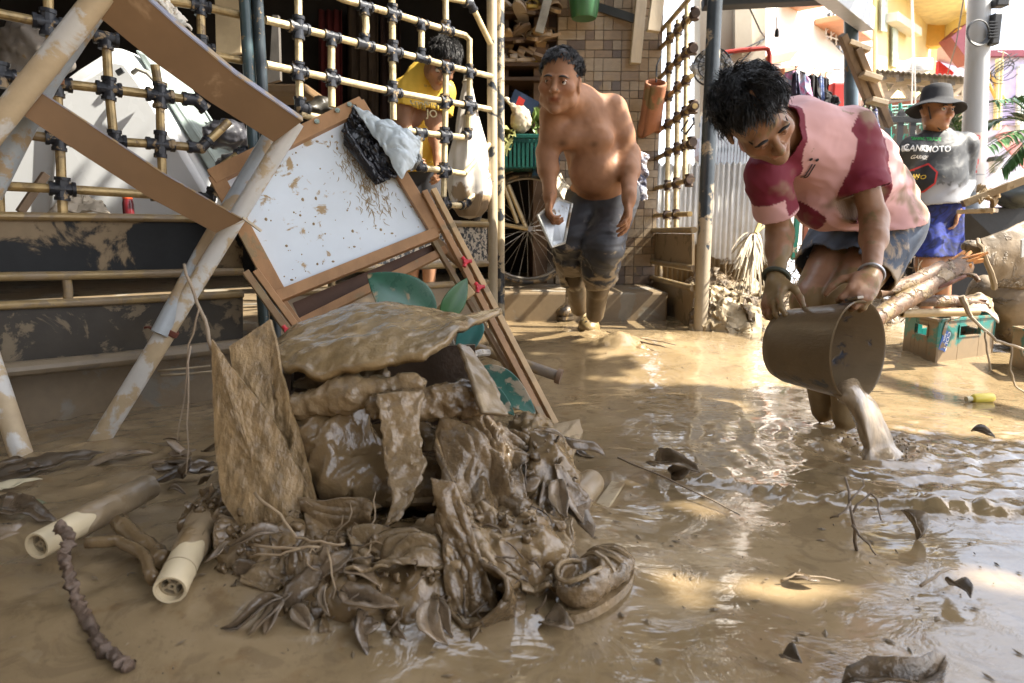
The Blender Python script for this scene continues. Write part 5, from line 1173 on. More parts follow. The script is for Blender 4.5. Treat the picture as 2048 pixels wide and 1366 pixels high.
for i in range(16):
    b = W(1905 + rs_.uniform(-14, 22), 536 + rs_.uniform(-16, 18), 2.95); e = b + V3((rs_.uniform(.03, .13), rs_.uniform(-.03, .04), rs_.uniform(.0, .07)))
    mb = MB(); mb.bar(b, e, rs_.uniform(.006, .018), rs_.uniform(.005, .014), up=(rs_.uniform(-.5, .5), 1, .3)); obj('splinter', mb, M_SPLIT if i % 3 else M_BARK, br, smooth=0)
for i in range(8):
    b = W(1950 + rs_.uniform(-10, 6), 606 + rs_.uniform(-6, 8), 2.98); e = b + V3((rs_.uniform(.03, .07), 0, rs_.uniform(-.03, .01)))
    mb = MB(); mb.bar(b, e, .008, .006, up=(0, 1, .2)); obj('splinter', mb, mat('dark_splinter', (.10, .04, .02), .7), br, smooth=0)
limb([W(1925, 548, 2.9), W(1950, 552, 2.88), W(1958, 562, 2.86)], (.008, .008, .009), 4, nm='twig', n=8)
limb([W(1868, 580, 2.85), W(1900, 566, 2.85), W(1930, 552, 2.88)], (.006, .008, .008), 4, mat('red_twig', (.12, .04, .02), .6), 'twig', n=8)
tw = thing('forked_twig', 'thin grey twig drooping across the crates at the right', 'twig', W(1960, 660, 2.5))
M_TWIG = mat('grey_twig', (.24, .19, .13), .65, var=.3, bump=.3)
for k, pts in enumerate((((1922, 592), (1934, 618), (1942, 634)), ((1942, 634), (1965, 656), (1990, 680), (2030, 692), (2060, 702)), ((1970, 662), (1973, 700), (1981, 740)), ((2024, 694), (2021, 740), (2030, 772), (2052, 788)), ((2042, 698), (2050, 720)))):
    obj('twig', stalk([W(x, y, 2.55 - .03 * k) for x, y in pts], ((.012, .008), (.006, .005), (.004, .003), (.004, .003), (.003, .003))[k], jit=.002, seed=k), M_TWIG, tw)
# bamboo tube and dished sheet lying on the left crate
bt = thing('bamboo_tube', 'pale bamboo tube lying on the rim of the left crate', 'bamboo', W(1850, 628, 2.85))
obj('tube', MB().lathe([(.012, 0), (.018, 0), (.018, .36), (.012, .36), (.012, 0)], W(1803, 627, 2.85), (1, .15, .005), 14), mat('pale_bamboo', (.36, .26, .13), .5, var=.2, mud=.3), bt)
P = crumple([W(1905, 626, 2.9), W(2008, 626, 2.95), W(1995, 590, 3.05), W(1925, 588, 3.05)], 24, 14, .01, 12, 3, curl=-.05); tag(obj('dished_sheet', MB().grid(P), mat('silvery_mud_sheet', (.34, .28, .22), .35, mud=.5), solid=.004), 'curved mud filmed sheet on top of the left crate', 'sheet')
# mud coated machine at the right edge
mm = thing('mudded_machine', 'overturned machine coated in dry mud at the right edge', 'machine', W(2000, 620, 3.3))
M_MDRY = mat('dry_mud_coat', (.165, .122, .075), .5, var=.4, vs=7, bump=.8, bs=26, mud=.36, ms=8, mudcol=(.105, .076, .046), bdist=.012)
P = np.zeros((40, 26, 3)); A_ = W(1954, 480, 3.15); Bq = W(2078, 424, 3.25); Cq = W(2092, 580, 3.3); Dq = W(1986, 572, 3.2)
for i in range(40):
    u = i / 39
    for j in range(26):
        v = j / 25; q = A_.lerp(Bq, u).lerp(Dq.lerp(Cq, u), v); q = q + V3((-.03 * math.sin(PI * v), -.06 * math.sin(PI * v) - .03 * math.sin(PI * u), 0)); q += V3((0, .012 * float(fbm(np.array(q) * 9, 2)), 0)); P[i, j] = q
obj('casing', MB().grid(P), M_MDRY, mm, solid=.02)
obj('rim', stalk([W(1954, 478, 3.12), W(1968, 505, 3.06), W(1982, 545, 3.08), (W(1988, 576, 3.14))], (.009, .014), jit=.008), mat('pale_mud_rim', (.24, .18, .11), .5, bump=.6, bs=40), mm)
s_ = Sdf(.03).cap(W(2015, 600, 3.3), W(2060, 580, 3.3), .10, .12).ell(W(2040, 640, 3.35), (.14, .12, .14)).ell(W(1965, 590, 3.4), (.07, .08, .10)).cap(W(1938, 492, 3.3), W(1960, 500, 3.3), .03, .05)
sdf_obj('housing', s_, .014, M_MDRY, mm, lambda P: .006 * fbm(P * 14, 3), .02)
mb = MB(); mb.prism([W(2043, 515, 3.0), W(2044, 480, 3.0), W(2052, 477, 3.0), W(2054, 512, 3.0)], (0, .01, 0)); obj('plate', mb, mat('grey_plate', (.5, .52, .52), .4), mm, smooth=0, fix=True)
# dark cart with planks and crumpled cloth
dc = thing('dark_cart', 'black tarpaulin covered cart behind the hat wearing person', 'cart', W(2000, 560, 4.3))
mb = MB(); mb.prism([W(1815, 600, 4.75), W(2120, 600, 4.6), W(2120, 408, 4.6), W(1932, 418, 4.6), W(1815, 430, 4.75)], (0, .5, 0)); obj('tarpaulin', mb, mat('black_tarpaulin', (.012, .013, .015), .5, var=.5, bump=.4, bs=25), dc, smooth=0, bevel=.02, fix=True)
s_ = Sdf(.04).ell(W(2040, 388, 4.55), (.16, .2, .10)); sdf_obj('bundle', s_, .02, mat('grey_green_tarp', (.05, .06, .06), .4, var=.4, bump=.5), dc, lambda P: .015 * ridge(P * 10, 2), .03)
for a, b, w2 in (((1925, 408), (2075, 350), .09), ((1918, 424), (1992, 421), .05)):
    mb = MB(); mb.bar(W(*a, 4.35), W(*b, 4.2), .1, w2 * .5); tag(obj('muddy_plank', mb, mat('plank_mud', (.33, .25, .15), .6, mud=.5), smooth=0, bevel=.004), 'muddy plank slanting up across the dark cart' if a[0] == 1925 else 'short muddy board lying level on the dark cart', 'plank')
P = crumple([W(1952, 412, 4.25), W(1992, 414, 4.25), W(1996, 385, 4.4), W(1950, 384, 4.4)], 40, 34, .03, 16, 7); tag(obj('crumpled_cloth', MB().grid(P), M_MUDL, solid=.004), 'crumpled muddy cloth lying on the dark cart', 'cloth')
# ---------------------------------------------------------------- dried debris between the open gate and the bucket carrier
hc = W(1465, 640, 4.0)
s_ = Sdf(.05).ell(G(1462, 640, .05), (.33, .42, .17)).ell(G(1420, 600, .08), (.26, .45, .24)).ell(G(1520, 600, .05), (.26, .40, .22)).ell(G(1600, 610, .05), (.3, .35, .18)).ell(G(1500, 655, .03), (.16, .2, .10)).ell(G(1450, 668, .04), (.20, .16, .13)).ell(G(1560, 640, .05), (.25, .25, .20)).ell(G(1740, 640, .03), (.40, .3, .16))
hd, HV, HF = sdf_obj('debris_heap', s_, .017, M_MDRY, None, lambda P: .03 * ridge(P * 5.5, 3) + .014 * fbm(P * 19, 2), .07); tag(hd, 'sunlit heap of dried mud and litter beside the open gate post', 'debris heap')
hb = bvh_of(HV, HF); rs_ = random.Random(12)
M_SCR = [mat('sunlit_scrap%d' % i, c, .6, var=.25, bump=.35) for i, c in enumerate(((.24, .185, .11), (.31, .245, .15), (.12, .088, .055)))]
def drop(px, py, bv=None, z=.1):
    d = ray(px, py).normalized(); h = (bv or hb).ray_cast(CAMP, d)
    return (h[0], h[1]) if h[0] is not None else (G(px, py, z), V3((0, 0, 1)))
for i in range(44):
    px = 1398 + rs_.random() * 145; py = 560 + rs_.random() * 115
    p, n = drop(px, py); n = (n + V3((rs_.uniform(-.7, .7), rs_.uniform(-.9, .1), rs_.uniform(.0, .8)))).normalized(); x = n.orthogonal().normalized(); y = n.cross(x); a = rs_.uniform(0, 6.28); x, y = x * math.cos(a) + y * math.sin(a), y * math.cos(a) - x * math.sin(a)
    s1 = rs_.uniform(.05, .14); s2 = s1 * rs_.uniform(.5, 1.1); p = p + n * .02
    tag(obj('mud_caked_scrap', MB().grid(crumple([p - x * s1 - y * s2, p + x * s1 - y * s2, p + x * s1 * .8 + y * s2, p - x * s1 + y * s2], 16, 14, .02, 14, i)), M_SCR[i % 3], solid=.004), 'mud caked scrap of cloth or card in the sunlit debris heap', 'scrap', 'scraps in the sunlit debris heap')
# dried plant drooping over the heap
dp = thing('dried_plant', 'dried yucca like plant drooping over the sunlit debris heap', 'plant', W(1510, 560, 3.85))
top = W(1511, 468, 3.85); obj('stem', stalk([W(1528, 410, 3.95), W(1522, 440, 3.9), top], (.010, .014)), mat('yellow_stem', (.42, .33, .12), .6), dp); obj('stem', stalk([W(1540, 446, 3.9), W(1524, 456, 3.87), top], (.006, .006)), mat('yellow_stem', (0, 0, 0)), dp)
dl = MB()
for i in range(72):
    ex = 1452 + 78 * rs_.random() ** .8; ey = rs_.uniform(500, 590); e = W(ex, ey, 3.85 + rs_.uniform(-.25, .2)); mid = top.lerp(e, .5) + V3((0, 0, rs_.uniform(.02, .09))); 
    q = [top.lerp(mid, t).lerp(mid.lerp(e, t), t) for t in np.linspace(0, 1, 7)]; wv = rs_.uniform(.006, .011); sd_ = V3((1, rs_.uniform(-.6, .6), 0)).normalized()
    P = np.zeros((7, 2, 3))
    for k in range(7): ww = wv * (1 - .75 * k / 6) + .001; P[k, 0] = q[k] - sd_ * ww; P[k, 1] = q[k] + sd_ * ww + V3((0, .004, 0))
    dl.grid(P)
obj('dry_leaves', dl, mat('dry_grey_leaf', (.30, .255, .18), .7, var=.35, vs=20), dp)
rt_ = MB()
for i in range(240):
    p, n = drop(rs_.uniform(1396, 1545), rs_.uniform(510, 600)); p = p + V3((0, 0, rs_.uniform(0, .05)))
    q = [p]; d = V3((rs_.gauss(0, 1), rs_.gauss(0, .6), rs_.uniform(-.2, 1))).normalized()
    for k in range(4): d = (d + V3((rs_.gauss(0, .5), rs_.gauss(0, .5), rs_.gauss(-.15, .5)))).normalized(); q.append(q[-1] + d * .025)
    rt_.tube(q, [.003, .003, .0025, .002, .001], 4, cap=False)
obj('root_tangle', rt_, mat('root', (.20, .14, .08), .8), hd, kind='stuff')
# more tangle right of it, below the shirt front
tg = MB()
for i in range(330):
    p = W(rs_.uniform(1540, 1840), rs_.uniform(490 if i % 3 else 540, 640), 4.3 + rs_.uniform(-.3, .3)); q = [p]; d = V3((rs_.gauss(0, 1), rs_.gauss(0, 1), rs_.gauss(0, 1))).normalized()
    for k in range(5): d = (d + V3((rs_.gauss(0, .6), rs_.gauss(0, .6), rs_.gauss(0, .6)))).normalized(); q.append(q[-1] + d * .03)
    tg.tube(q, .003, 4, cap=False)
tag(obj('brushwood_tangle', tg, mat('brushwood', (.13, .095, .058), .8, var=.4), kind='stuff'))
for i, (x, c) in enumerate(((1596, (.02, .20, .13)), (1610, (.30, .09, .04)), (1624, (.02, .02, .025)), (1634, (.02, .022, .025)))):
    mb = MB(); mb.bar(W(x - 2 - 8 * (i == 0), 520, 4.6), W(x + 4, 380, 4.6), .03, .03, up=(0, 1, 0)); tag(obj('upright_slat', mb, mat('slat%d' % i, c, .5), smooth=0), ('green slat seen under the shirt of the bucket carrier', 'rusty slat beside the green one under the shirt', 'black slat right of the rusty slat', 'black slat furthest right under the shirt')[i], 'slat')
# ---------------------------------------------------------------- washing on hangers
def dye(name, cols, sc):
    m = bpy.data.materials.new(name); m.use_nodes = True; nt = m.node_tree; b = nt.nodes['Principled BSDF']; geo = nt.nodes.new('ShaderNodeNewGeometry')
    n = noise_n(nt, geo.outputs[0], sc, 3, .5, 1.2); cr = nt.nodes.new('ShaderNodeValToRGB'); nt.links.new(n, cr.inputs[0]); el_ = cr.color_ramp.elements
    while len(el_) < len(cols): el_.new(.5)
    for i, c in enumerate(cols): el_[i].position = .3 + .4 * i / (len(cols) - 1); el_[i].color = (*c, 1)
    nt.links.new(cr.outputs[0], b.inputs[0]); b.inputs['Roughness'].default_value = .85; return m
def garment(pts4, Y, m, label, sleeves=True, name='hanging_shirt'):
    (x0, y0), (x1, y1) = pts4; w_ = x1 - x0; t = thing(name, label, 'shirt', W((x0 + x1) / 2, y0, Y), 'washing hung up to dry')
    P = np.zeros((14, 14, 3))
    for i in range(14):
        for j in range(14):
            u, v = i / 13, j / 13; q = W(x0 + w_ * (.18 + .64 * u), y0 + (y1 - y0) * v + (3 * abs(u - .5)), Y); P[i, j] = (q.x, q.y + .03 * math.sin(u * 9 + v * 2) * (.3 + v), q.z)
    obj('body', MB().grid(P), m, t, solid=.006)
    if sleeves:
        for s in (0, 1):
            P = np.zeros((6, 8, 3))
            for i in range(6):
                for j in range(8):
                    u, v = i / 5, j / 7; x = x0 + w_ * ((.20 * (1 - u) - .02 * v) if s == 0 else (.80 + .20 * u + .02 * v)); q = W(x, y0 + 3 + 14 * u + (y1 - y0) * .42 * v, Y); P[i, j] = (q.x, q.y + .02 * math.sin(v * 4 + u), q.z)
            obj('sleeve', MB().grid(P), m, t, solid=.006)
    c = W((x0 + x1) / 2, y0 - 10, Y); obj('hanger', MB().tube([W(x0 + w_ * .15, y0 + 4, Y), W((x0 + x1) / 2, y0 - 3, Y), W(x1 - w_ * .15, y0 + 4, Y)], .006, 5), M_BLK, t); obj('hanger_hook', MB().tube([W((x0 + x1) / 2, y0 - 3, Y), c, c + V3((.02, 0, .015))], .004, 5), M_BLK, t)
garment(((1560, 142), (1622, 240)), 5.9, dye('tie_dye', [(.55, .04, .16), (.62, .30, .50), (.30, .45, .65), (.62, .55, .60), (.03, .03, .05)], 9), 'pink and blue tie dye shirt on a hanger')
garment(((1582, 146), (1600, 190)), 5.8, mat('navy_cloth', (.03, .03, .07), .85), 'small navy garment hung over the tie dye shirt', False)
garment(((1610, 150), (1640, 240)), 6.0, mat('black_cloth', (.012, .012, .014), .85), 'black shirt hanging right of the tie dye shirt')
garment(((1632, 152), (1650, 225)), 6.1, dye('blue_stripes', [(.6, .62, .66), (.08, .16, .42), (.6, .62, .66)], 14), 'white and blue garment hanging between black clothes', False)
garment(((1640, 156), (1662, 200)), 6.2, mat('black_cloth2', (.02, .02, .024), .85), 'small black garment at the right end of the washing', False)
tag(obj('washing_line', MB().tube([W(1530, 126, 6), W(1595, 134, 6), W(1690, 140, 6)], .004, 5), M_BLK), 'line carrying the washing by the white house', 'line')
for i, (x0, x1, c) in enumerate(((1722, 1735, (.25, .4, .12)), (1734, 1746, (.6, .62, .5)), (1744, 1757, (.05, .06, .30)))):
    garment(((x0, 212 + 3 * i), (x1, 256 + 4 * i)), 5.2, dye('stripe%d' % i, [(.65, .65, .6), c, (.6, .62, .62), c], 22), ('green striped', 'pale striped', 'blue striped')[i] + ' garment hanging low behind the pink back', False)
P = crumple([W(1640, 222, 5.9), W(1676, 222, 5.9), W(1668, 190, 6), W(1650, 188, 6)], 18, 14, .03, 12, 2); tag(obj('black_bundle', MB().grid(P), mat('black_cloth', (0, 0, 0)), solid=.01), 'black cloth bundle lying behind the pink back', 'bundle')
mb = MB(); mb.box(W(1672, 205, 6.1), (.12, .1, .32)); tag(obj('red_box', mb, mat('red_plastic2', (.55, .04, .03), .5), smooth=0, bevel=.02), 'red plastic box left of the round porch post', 'box')
# fan wrapped in plastic
fn = thing('electric_fan', 'electric fan head wrapped in clear plastic beside the tall gate post', 'fan', W(1428, 140, 4.9))
fc = W(1424, 134, 4.9); fnn = V3((-.3, -1, .05)); cg = MB()
cg.tube(ring(fc, fnn, .125, 0), .006, 6, cap=False); cg.tube(ring(fc + fnn.normalized() * .03, fnn, .09, 0), .003, 6, cap=False); cg.tube(ring(fc + fnn.normalized() * .04, fnn, .045, 0), .003, 6, cap=False)
fa = fnn.orthogonal().normalized(); fb = fnn.normalized().cross(fa)
for k in range(16):
    a = 2 * PI * k / 16; d = fa * math.cos(a) + fb * math.sin(a); cg.tube([fc + fnn.normalized() * .045, fc + fnn.normalized() * .035 + d * .06, fc + d * .125], .002, 4, cap=False)
obj('guard', cg, M_BLK, fn)
for k in range(4):
    a = 2 * PI * k / 4; d = fa * math.cos(a) + fb * math.sin(a); e = fa * math.cos(a + .9) + fb * math.sin(a + .9); obj('blade', MB().prism([fc, fc + d * .10, fc + (d + e) * .07, fc + e * .05], fnn.normalized() * .003), mat('grey_blade', (.25, .26, .28), .3), fn, smooth=0)
P = crumple([fc + fa * .11 + fb * .11, fc - fa * .11 + fb * .12, fc - fa * .12 - fb * .13, fc + fa * .11 - fb * .12], 30, 30, .022, 22, 5); obj('plastic_wrap', MB().grid(P + np.array(fnn.normalized()) * -.0), mat('silver_wrap', (.45, .46, .47), .15, var=.5, bump=.5), fn)
# palm at the right
pl = thing('palm', 'green palm with drooping fronds right of the utility pole', 'palm', W(2075, 420, 5.6))
M_PALM = mat('palm_leaf', (.045, .115, .03), .45, var=.4, vs=9, bump=.1)
def frond(b, e, arch, n, L_, par, seed):
    rr = random.Random(seed); b, e = Vector(b), Vector(e); mid = (b + e) / 2 + V3((0, 0, arch)); q = [b.lerp(mid, t).lerp(mid.lerp(e, t), t) for t in np.linspace(0, 1, 14)]
    mb = MB(); mb.tube(q, [.010 * (1 - .7 * i / 13) for i in range(14)], 6)
    for i in range(n):
        t = .12 + .86 * i / n; k = t * 13; a = int(k); c = q[a].lerp(q[min(13, a + 1)], k - a); d = (q[min(13, a + 1)] - q[max(0, a - 1)]).normalized()
        for s in (-1, 1):
            sd_ = d.cross(V3((0, 0, 1))).normalized() * s; tip = c + (sd_ * .8 + d * .75 + V3((0, 0, -.25 + rr.uniform(-.2, .1)))).normalized() * L_ * (1 - .5 * t) * rr.uniform(.8, 1.1)
            leaf_mb(c, tip, .024, (0, 0, 1), .06, .1, 5, mb)
    return obj('frond', mb, M_PALM, par, smooth=180)
for i, (e, ar) in enumerate((((1968, 296), .10), ((1985, 205), .2), ((2000, 340), .05), ((1975, 250), .15), ((2120, 200), .3), ((2140, 330), .1))):
    frond(W(2078, 262, 5.6), W(*e, 5.3 + .12 * i), ar, 26, .34, pl, i)
obj('trunk', stalk([W(2085, 560, 5.6), W(2082, 400, 5.6), W(2078, 262, 5.6)], (.09, .07)), M_WOODD, pl)
pl2 = thing('bush', 'small bush peeping out between the hat and the utility pole', 'bush', W(1920, 300, 5.9))
for i in range(3): frond(W(1925, 300, 5.9), W(1892 + 18 * i, 222 + 12 * i, 5.8), .08, 14, .2, pl2, 20 + i)
mb = MB(); mb.bar(W(2000, 262, 7.5), W(2065, 335, 7.5), .02, .16, up=(0, .1, 1)); tag(obj('red_white_board', mb, mat('pale_red_board', (.62, .22, .22), .6, var=.3, vs=3), smooth=0), 'red and white striped board slanting behind the palm', 'board')
lan = thing('wall_lantern', 'white carriage lantern below the palm at the right', 'lantern', W(1998, 330, 8))
mb = MB(); mb.prism([W(1990, 345, 8), W(2004, 345, 8), W(2006, 322, 8), W(1988, 322, 8)], (0, .1, 0)); obj('glass', mb, mat('milk_glass', (.7, .7, .72), .3, bump=0), lan, smooth=0, fix=True); mb = MB(); mb.prism([W(1986, 322, 7.98), W(2008, 322, 7.98), W(2000, 312, 7.98), W(1994, 312, 7.98)], (0, .14, 0)); obj('cap', mb, M_BLK, lan, smooth=0, fix=True)
# small yellow bottle floating
yb = G(1936, 800, .01); yd = V3((1, .12, .03)).normalized(); ybt = thing('yellow_bottle', 'small yellow bottle floating on the mud at the right', 'bottle', yb)
obj('body', MB().lathe([(0, .10), (.015, .098), (.018, .09), (.018, .03), (.015, .02), (.008, .014), (.008, .008), (0, .008)], yb + V3((0, 0, .004)), yd, 16), mat('yellow_plastic', (.62, .50, .07), .35, bump=0), ybt); obj('cap', MB().lathe([(.0, -.008), (.010, -.008), (.010, .012), (.0, .012)], yb + V3((0, 0, .004)), yd, 12), mat('cream_cap', (.5, .45, .3), .4, bump=0), ybt)
# ================================================================ PEOPLE
def frame(f, u):
    f = Vector(f).normalized(); u = Vector(u); u = (u - f * u.dot(f)).normalized(); x = f.cross(u)
    return Matrix((x, f, u)).transposed()                # columns: person's right, forward, up
def head(sd, C, R, s=1.0, k=.008, fat=1.0, lids=True):
    C = Vector(C); A_ = np.array(R)
    def L(x, y, z): return C + R @ (Vector((x, y, z)) * s)
    def e(x, y, z, r, kk=k, neg=False, id=0): sd.ell(L(x, y, z), np.array(r) * s, A_, kk, id, neg)
    def c(a, b, r0, r1=None, kk=k): sd.cap(L(*a), L(*b), r0 * s, (r0 if r1 is None else r1) * s, kk)
    e(0, -.014, .036, (.075, .094, .086), .02); e(0, .028, -.028, (.061 * fat, .062, .082), .03); e(0, .04, -.085, (.044 * fat, .040, .032), .02)
    for q in (-1, 1):
        e(q * .042 * fat, .056, -.026, (.026, .024, .022), .018); e(q * .05 * fat, .012, -.07, (.018 * fat, .035, .024), .02)
        e(q * .027, .083, .017, (.023, .011, .008), .010); e(q * .031, .097, .000, (.017, .012, .009), .008, True)
        e(q * .078, -.008, -.008, (.008, .020, .030), .006); e(q * .084, -.004, -.004, (.004, .010, .018), .004, True)
        e(q * .012, .097, -.035, (.0095, .010, .008), .006)
        if lids:
            c((q * .016, .086, .000), (q * .031, .0905, .0062), .0040, .0044, .003); c((q * .031, .0905, .0062), (q * .046, .077, .001), .0044, .0034, .003)
            c((q * .016, .085, -.002), (q * .031, .088, -.0088), .0030, .0034, .003); c((q * .031, .088, -.0088), (q * .046, .077, -.001), .0034, .003, .003)
    c((0, .086, .012), (0, .107, -.030), .0075, .0115, .010); e(0, .112, -.032, (.011, .010, .009), .006)
    c((-.023, .081, -.060), (.023, .081, -.060), .0055, None, .008); c((-.006, .0865, -.059), (.006, .0865, -.059), .006, None, .006)
    c((-.018, .0815, -.0735), (.018, .0815, -.0735), .0064, None, .008); e(0, .098, -.0668, (.023, .010, .0014), .002, True)
    e(0, .070, -.104, (.023, .021, .018), .018); c((0, .090, -.045), (0, .091, -.052), .010, .010, .01)
    return L
def head_tint(C, R, s, V, T, lipc=(.80, .52, .50)):
    Q = (V - np.array(C)) @ np.array(R) / s
    m = np.exp(-(((Q[:, 0]) / .021) ** 4 + ((Q[:, 2] + .0668) / .0105) ** 4)) * (Q[:, 1] > .078)
    T *= 1 - m[:, None] * (1 - np.array(lipc))
    d = np.hypot((np.abs(Q[:, 0]) - .031) / .022, (Q[:, 2] - .001) / .014); m = np.exp(-d ** 2) * (Q[:, 1] > .05) * .32
    T *= 1 - m[:, None] * np.array((.8, 1, 1))
    m = np.exp(-((np.abs(Q[:, 0]) - .04) / .022) ** 2 - ((Q[:, 2] + .03) / .022) ** 2) * (Q[:, 1] > .04) * .16
    T *= 1 + m[:, None] * np.array((.5, -.3, -.35))
    return T
M_EYE = mat('eye', (.62, .58, .54), .08, var=0, bump=0, attr=True); M_BROW = mat('eyebrow_hair', (.012, .010, .010), .6, bump=0)
def face_bits(par, L, R, s, bvh, gaze=(0, 1, 0)):
    gz = (R @ Vector(gaze)).normalized()
    for q in (-1, 1):
        mb = MB(); c = L(q * .031, .0755, -.001); mb.ball(c, .0128 * s, n=16, m=10); v = np.array(mb.v) - np.array(c); d = (v / np.linalg.norm(v, axis=1)[:, None]) @ np.array(gz)
        mb.c = np.where((d > .84)[:, None], np.array((.05, .03, .02)), np.ones(3)); obj('eye', mb, M_EYE, par, smooth=180)
        mb = MB(); P = []
        for t in np.linspace(0, 1, 7):
            a = L(q * (.014 + .037 * t), .14, .0165 + .0045 * math.sin(PI * min(1, t * 1.1)) - .003 * t); h = bvh.ray_cast(a, -(R @ V3((0, 1, 0))), .2)
            P.append(h[0] + (R @ V3((0, 1, 0))) * .0008 if h[0] is not None else a)
        mb.tube(P, [.0028 * s, .0044 * s, .005 * s, .0047 * s, .004 * s, .003 * s, .001 * s], 6, flat=.7); obj('eyebrow', mb, M_BROW, par)
def hair(par, C, R, s, n, length, style, m, seed, spread=.5, curl=.3, front=.42, width=.0032, lift=.35, vol=1.0, clump=1):
    rr = random.Random(seed); cap_ = Sdf(.02); C = Vector(C); A_ = np.array(R)
    def L(x, y, z): return C + R @ (Vector((x, y, z)) * s)
    cap_.ell(L(0, -.020, .044 + .012 * (vol - 1)), np.array((.0815, .096, .085)) * s * vol, A_); cap_.ell(L(0, .125, -.025 + front * .02), np.array((.095, .072, .082)) * s, A_, .01, 0, True); cap_.ell(L(0, .01, -.10), np.array((.12, .12, .075)) * s, A_, .015, 0, True)
    o, _, _ = sdf_obj('hair', cap_, .006 * s, m, par, lambda P: .006 * vol * ridge(P * 45, 2), .012)
    mb = MB(); sty = R @ Vector(style)
    for i in range(n):
        while i % clump == 0:
            d0 = Vector((rr.gauss(0, 1), rr.gauss(0, 1), rr.gauss(0, 1))).normalized()
            if d0.z > (-.15 + .75 * max(0, d0.y) * (front / .42) - .28 * max(0, -d0.y)): g_ = None; break
        d = (d0 + Vector((rr.gauss(0, .09), rr.gauss(0, .09), rr.gauss(0, .09))) * (clump > 1)).normalized()
        vv = rr.uniform(.97, vol * 1.04); p = L(.080 * d.x * vv, -.018 + .097 * d.y * vv, .044 + .086 * d.z * vv); nrm = (R @ d).normalized(); l = length * rr.uniform(.55, 1.25) * s
        tw_ = (Vector((rr.gauss(0, 1), rr.gauss(0, 1), rr.gauss(0, 1))) * spread) if g_ is None else g_[0] + Vector((rr.gauss(0, .1), rr.gauss(0, .1), rr.gauss(0, .1))); out = R @ V3((d.x, .55 * d.y, -.15)); v = (sty + out * .7 + tw_ * .6); v = (v - nrm * v.dot(nrm)).normalized(); v = (v + nrm * lift).normalized(); q = [p - nrm * .003]; ax = Vector((rr.gauss(0, 1), rr.gauss(0, 1), rr.gauss(0, 1))).normalized() if g_ is None else g_[1]; ph = rr.uniform(0, 6) if g_ is None else g_[2] + rr.gauss(0, .25); l = l if g_ is None else g_[3] * rr.uniform(.85, 1.1); g_ = g_ or (tw_, ax, ph, l)
        for k in range(7):
            q.append(q[-1] + v * (l / 7)); v = (v + ax * curl * math.cos(ph + k * 1.25) - nrm * (.06 + .05 * lift * k) + V3((0, 0, -.05))).normalized()
        mb.tube(q, [width * s * f for f in (.7, 1, 1, .95, .85, .7, .45, .08)], 3, cap=False)
    obj('hair_locks', mb, m, par, smooth=180, kind='stuff')
    return o
def hand(sd, wr, d, pn_, thumb, curls, s=1.0, k=.006, spread=.10, thumb_in=.35, fore=None):
    wr = Vector(wr); d = Vector(d).normalized(); n = Vector(pn_); n = (n - d * n.dot(d)).normalized(); T = d.cross(n) * thumb
    R = np.array(Matrix((T, d, n)).transposed())
    sd.ell(wr + d * .050 * s, np.array((.039, .052, .0145)) * s, R, .012); sd.ell(wr + d * .036 * s + T * .024 * s + n * .008 * s, np.array((.020, .032, .016)) * s, R, .012); sd.cap(wr - d * .01, wr + d * .02, .024 * s, .027 * s, .015)
    for i, (off, ln) in enumerate(((.029, .070), (.0095, .078), (-.010, .072), (-.028, .058))):
        cc = curls[i] if hasattr(curls[0], '__len__') else curls; p = wr + d * (.088 - .004 * abs(i - 1)) * s + T * off * s; v = (d + T * (spread * (1.2 - i) / 1.5)).normalized(); ang = 0; r0 = (.0092, .0094, .0090, .0080)[i] * s
        pts = [p - d * .02 * s, p]
        for j, (f, c_) in enumerate(zip((.46, .30, .24), cc)):
            ang += c_; w_ = (v * math.cos(ang) + n * math.sin(ang)).normalized(); pts.append(pts[-1] + w_ * ln * s * f)
        for j in range(4): sd.cap(pts[j], pts[j + 1], r0 * (1.08 - .08 * j), r0 * (1.0 - .09 * j), k)
    p = wr + d * .022 * s + T * .028 * s + n * .006 * s; v = (T * .72 + d * .62 + n * thumb_in).normalized(); pts = [p, p + v * .040 * s]
    v = (T * .30 + d * .86 + n * (thumb_in + .15)).normalized(); pts.append(pts[-1] + v * .032 * s); v = (T * .02 + d * .9 + n * (thumb_in + .3)).normalized(); pts.append(pts[-1] + v * .026 * s)
    for j in range(3): sd.cap(pts[j], pts[j + 1], (.0135, .0105, .0095)[j] * s, (.0110, .0098, .0075)[j] * s, k)
def skin(name, c, mud=0.0, ms=10, rough=.42, zmud=None, mudcol=MUD): return mat(name, c, rough, var=.10, vs=18, bump=.22, bs=140, sss=.10, attr=True, mud=mud, ms=ms, mudcol=mudcol, zmud=zmud, mudrough=.4, bdist=.0015, spec=.35)
def wrinkle(P, dirn, fr, am, seed=0):
    a = np.array(dirn, float); a /= np.linalg.norm(a); Q = P * fr + seed; Q = Q - .70 * (Q @ a)[:, None] * a
    Q = Q + .35 * np.stack([pn(Q * .8 + 4), pn(Q * .8 + 14), pn(Q * .8 + 24)], -1)
    return -am * (ridge(Q, 2) - .35) - am * .7 * pn(Q * .5 + 3)
def seg_t(V, a, b):
    a = np.array(a, float); ab = np.array(b, float) - a; return ((V - a) @ ab) / ab.dot(ab)
M_HAIR = mat('black_hair', (.010, .009, .009), .36, var=.4, bump=.2, bs=120)
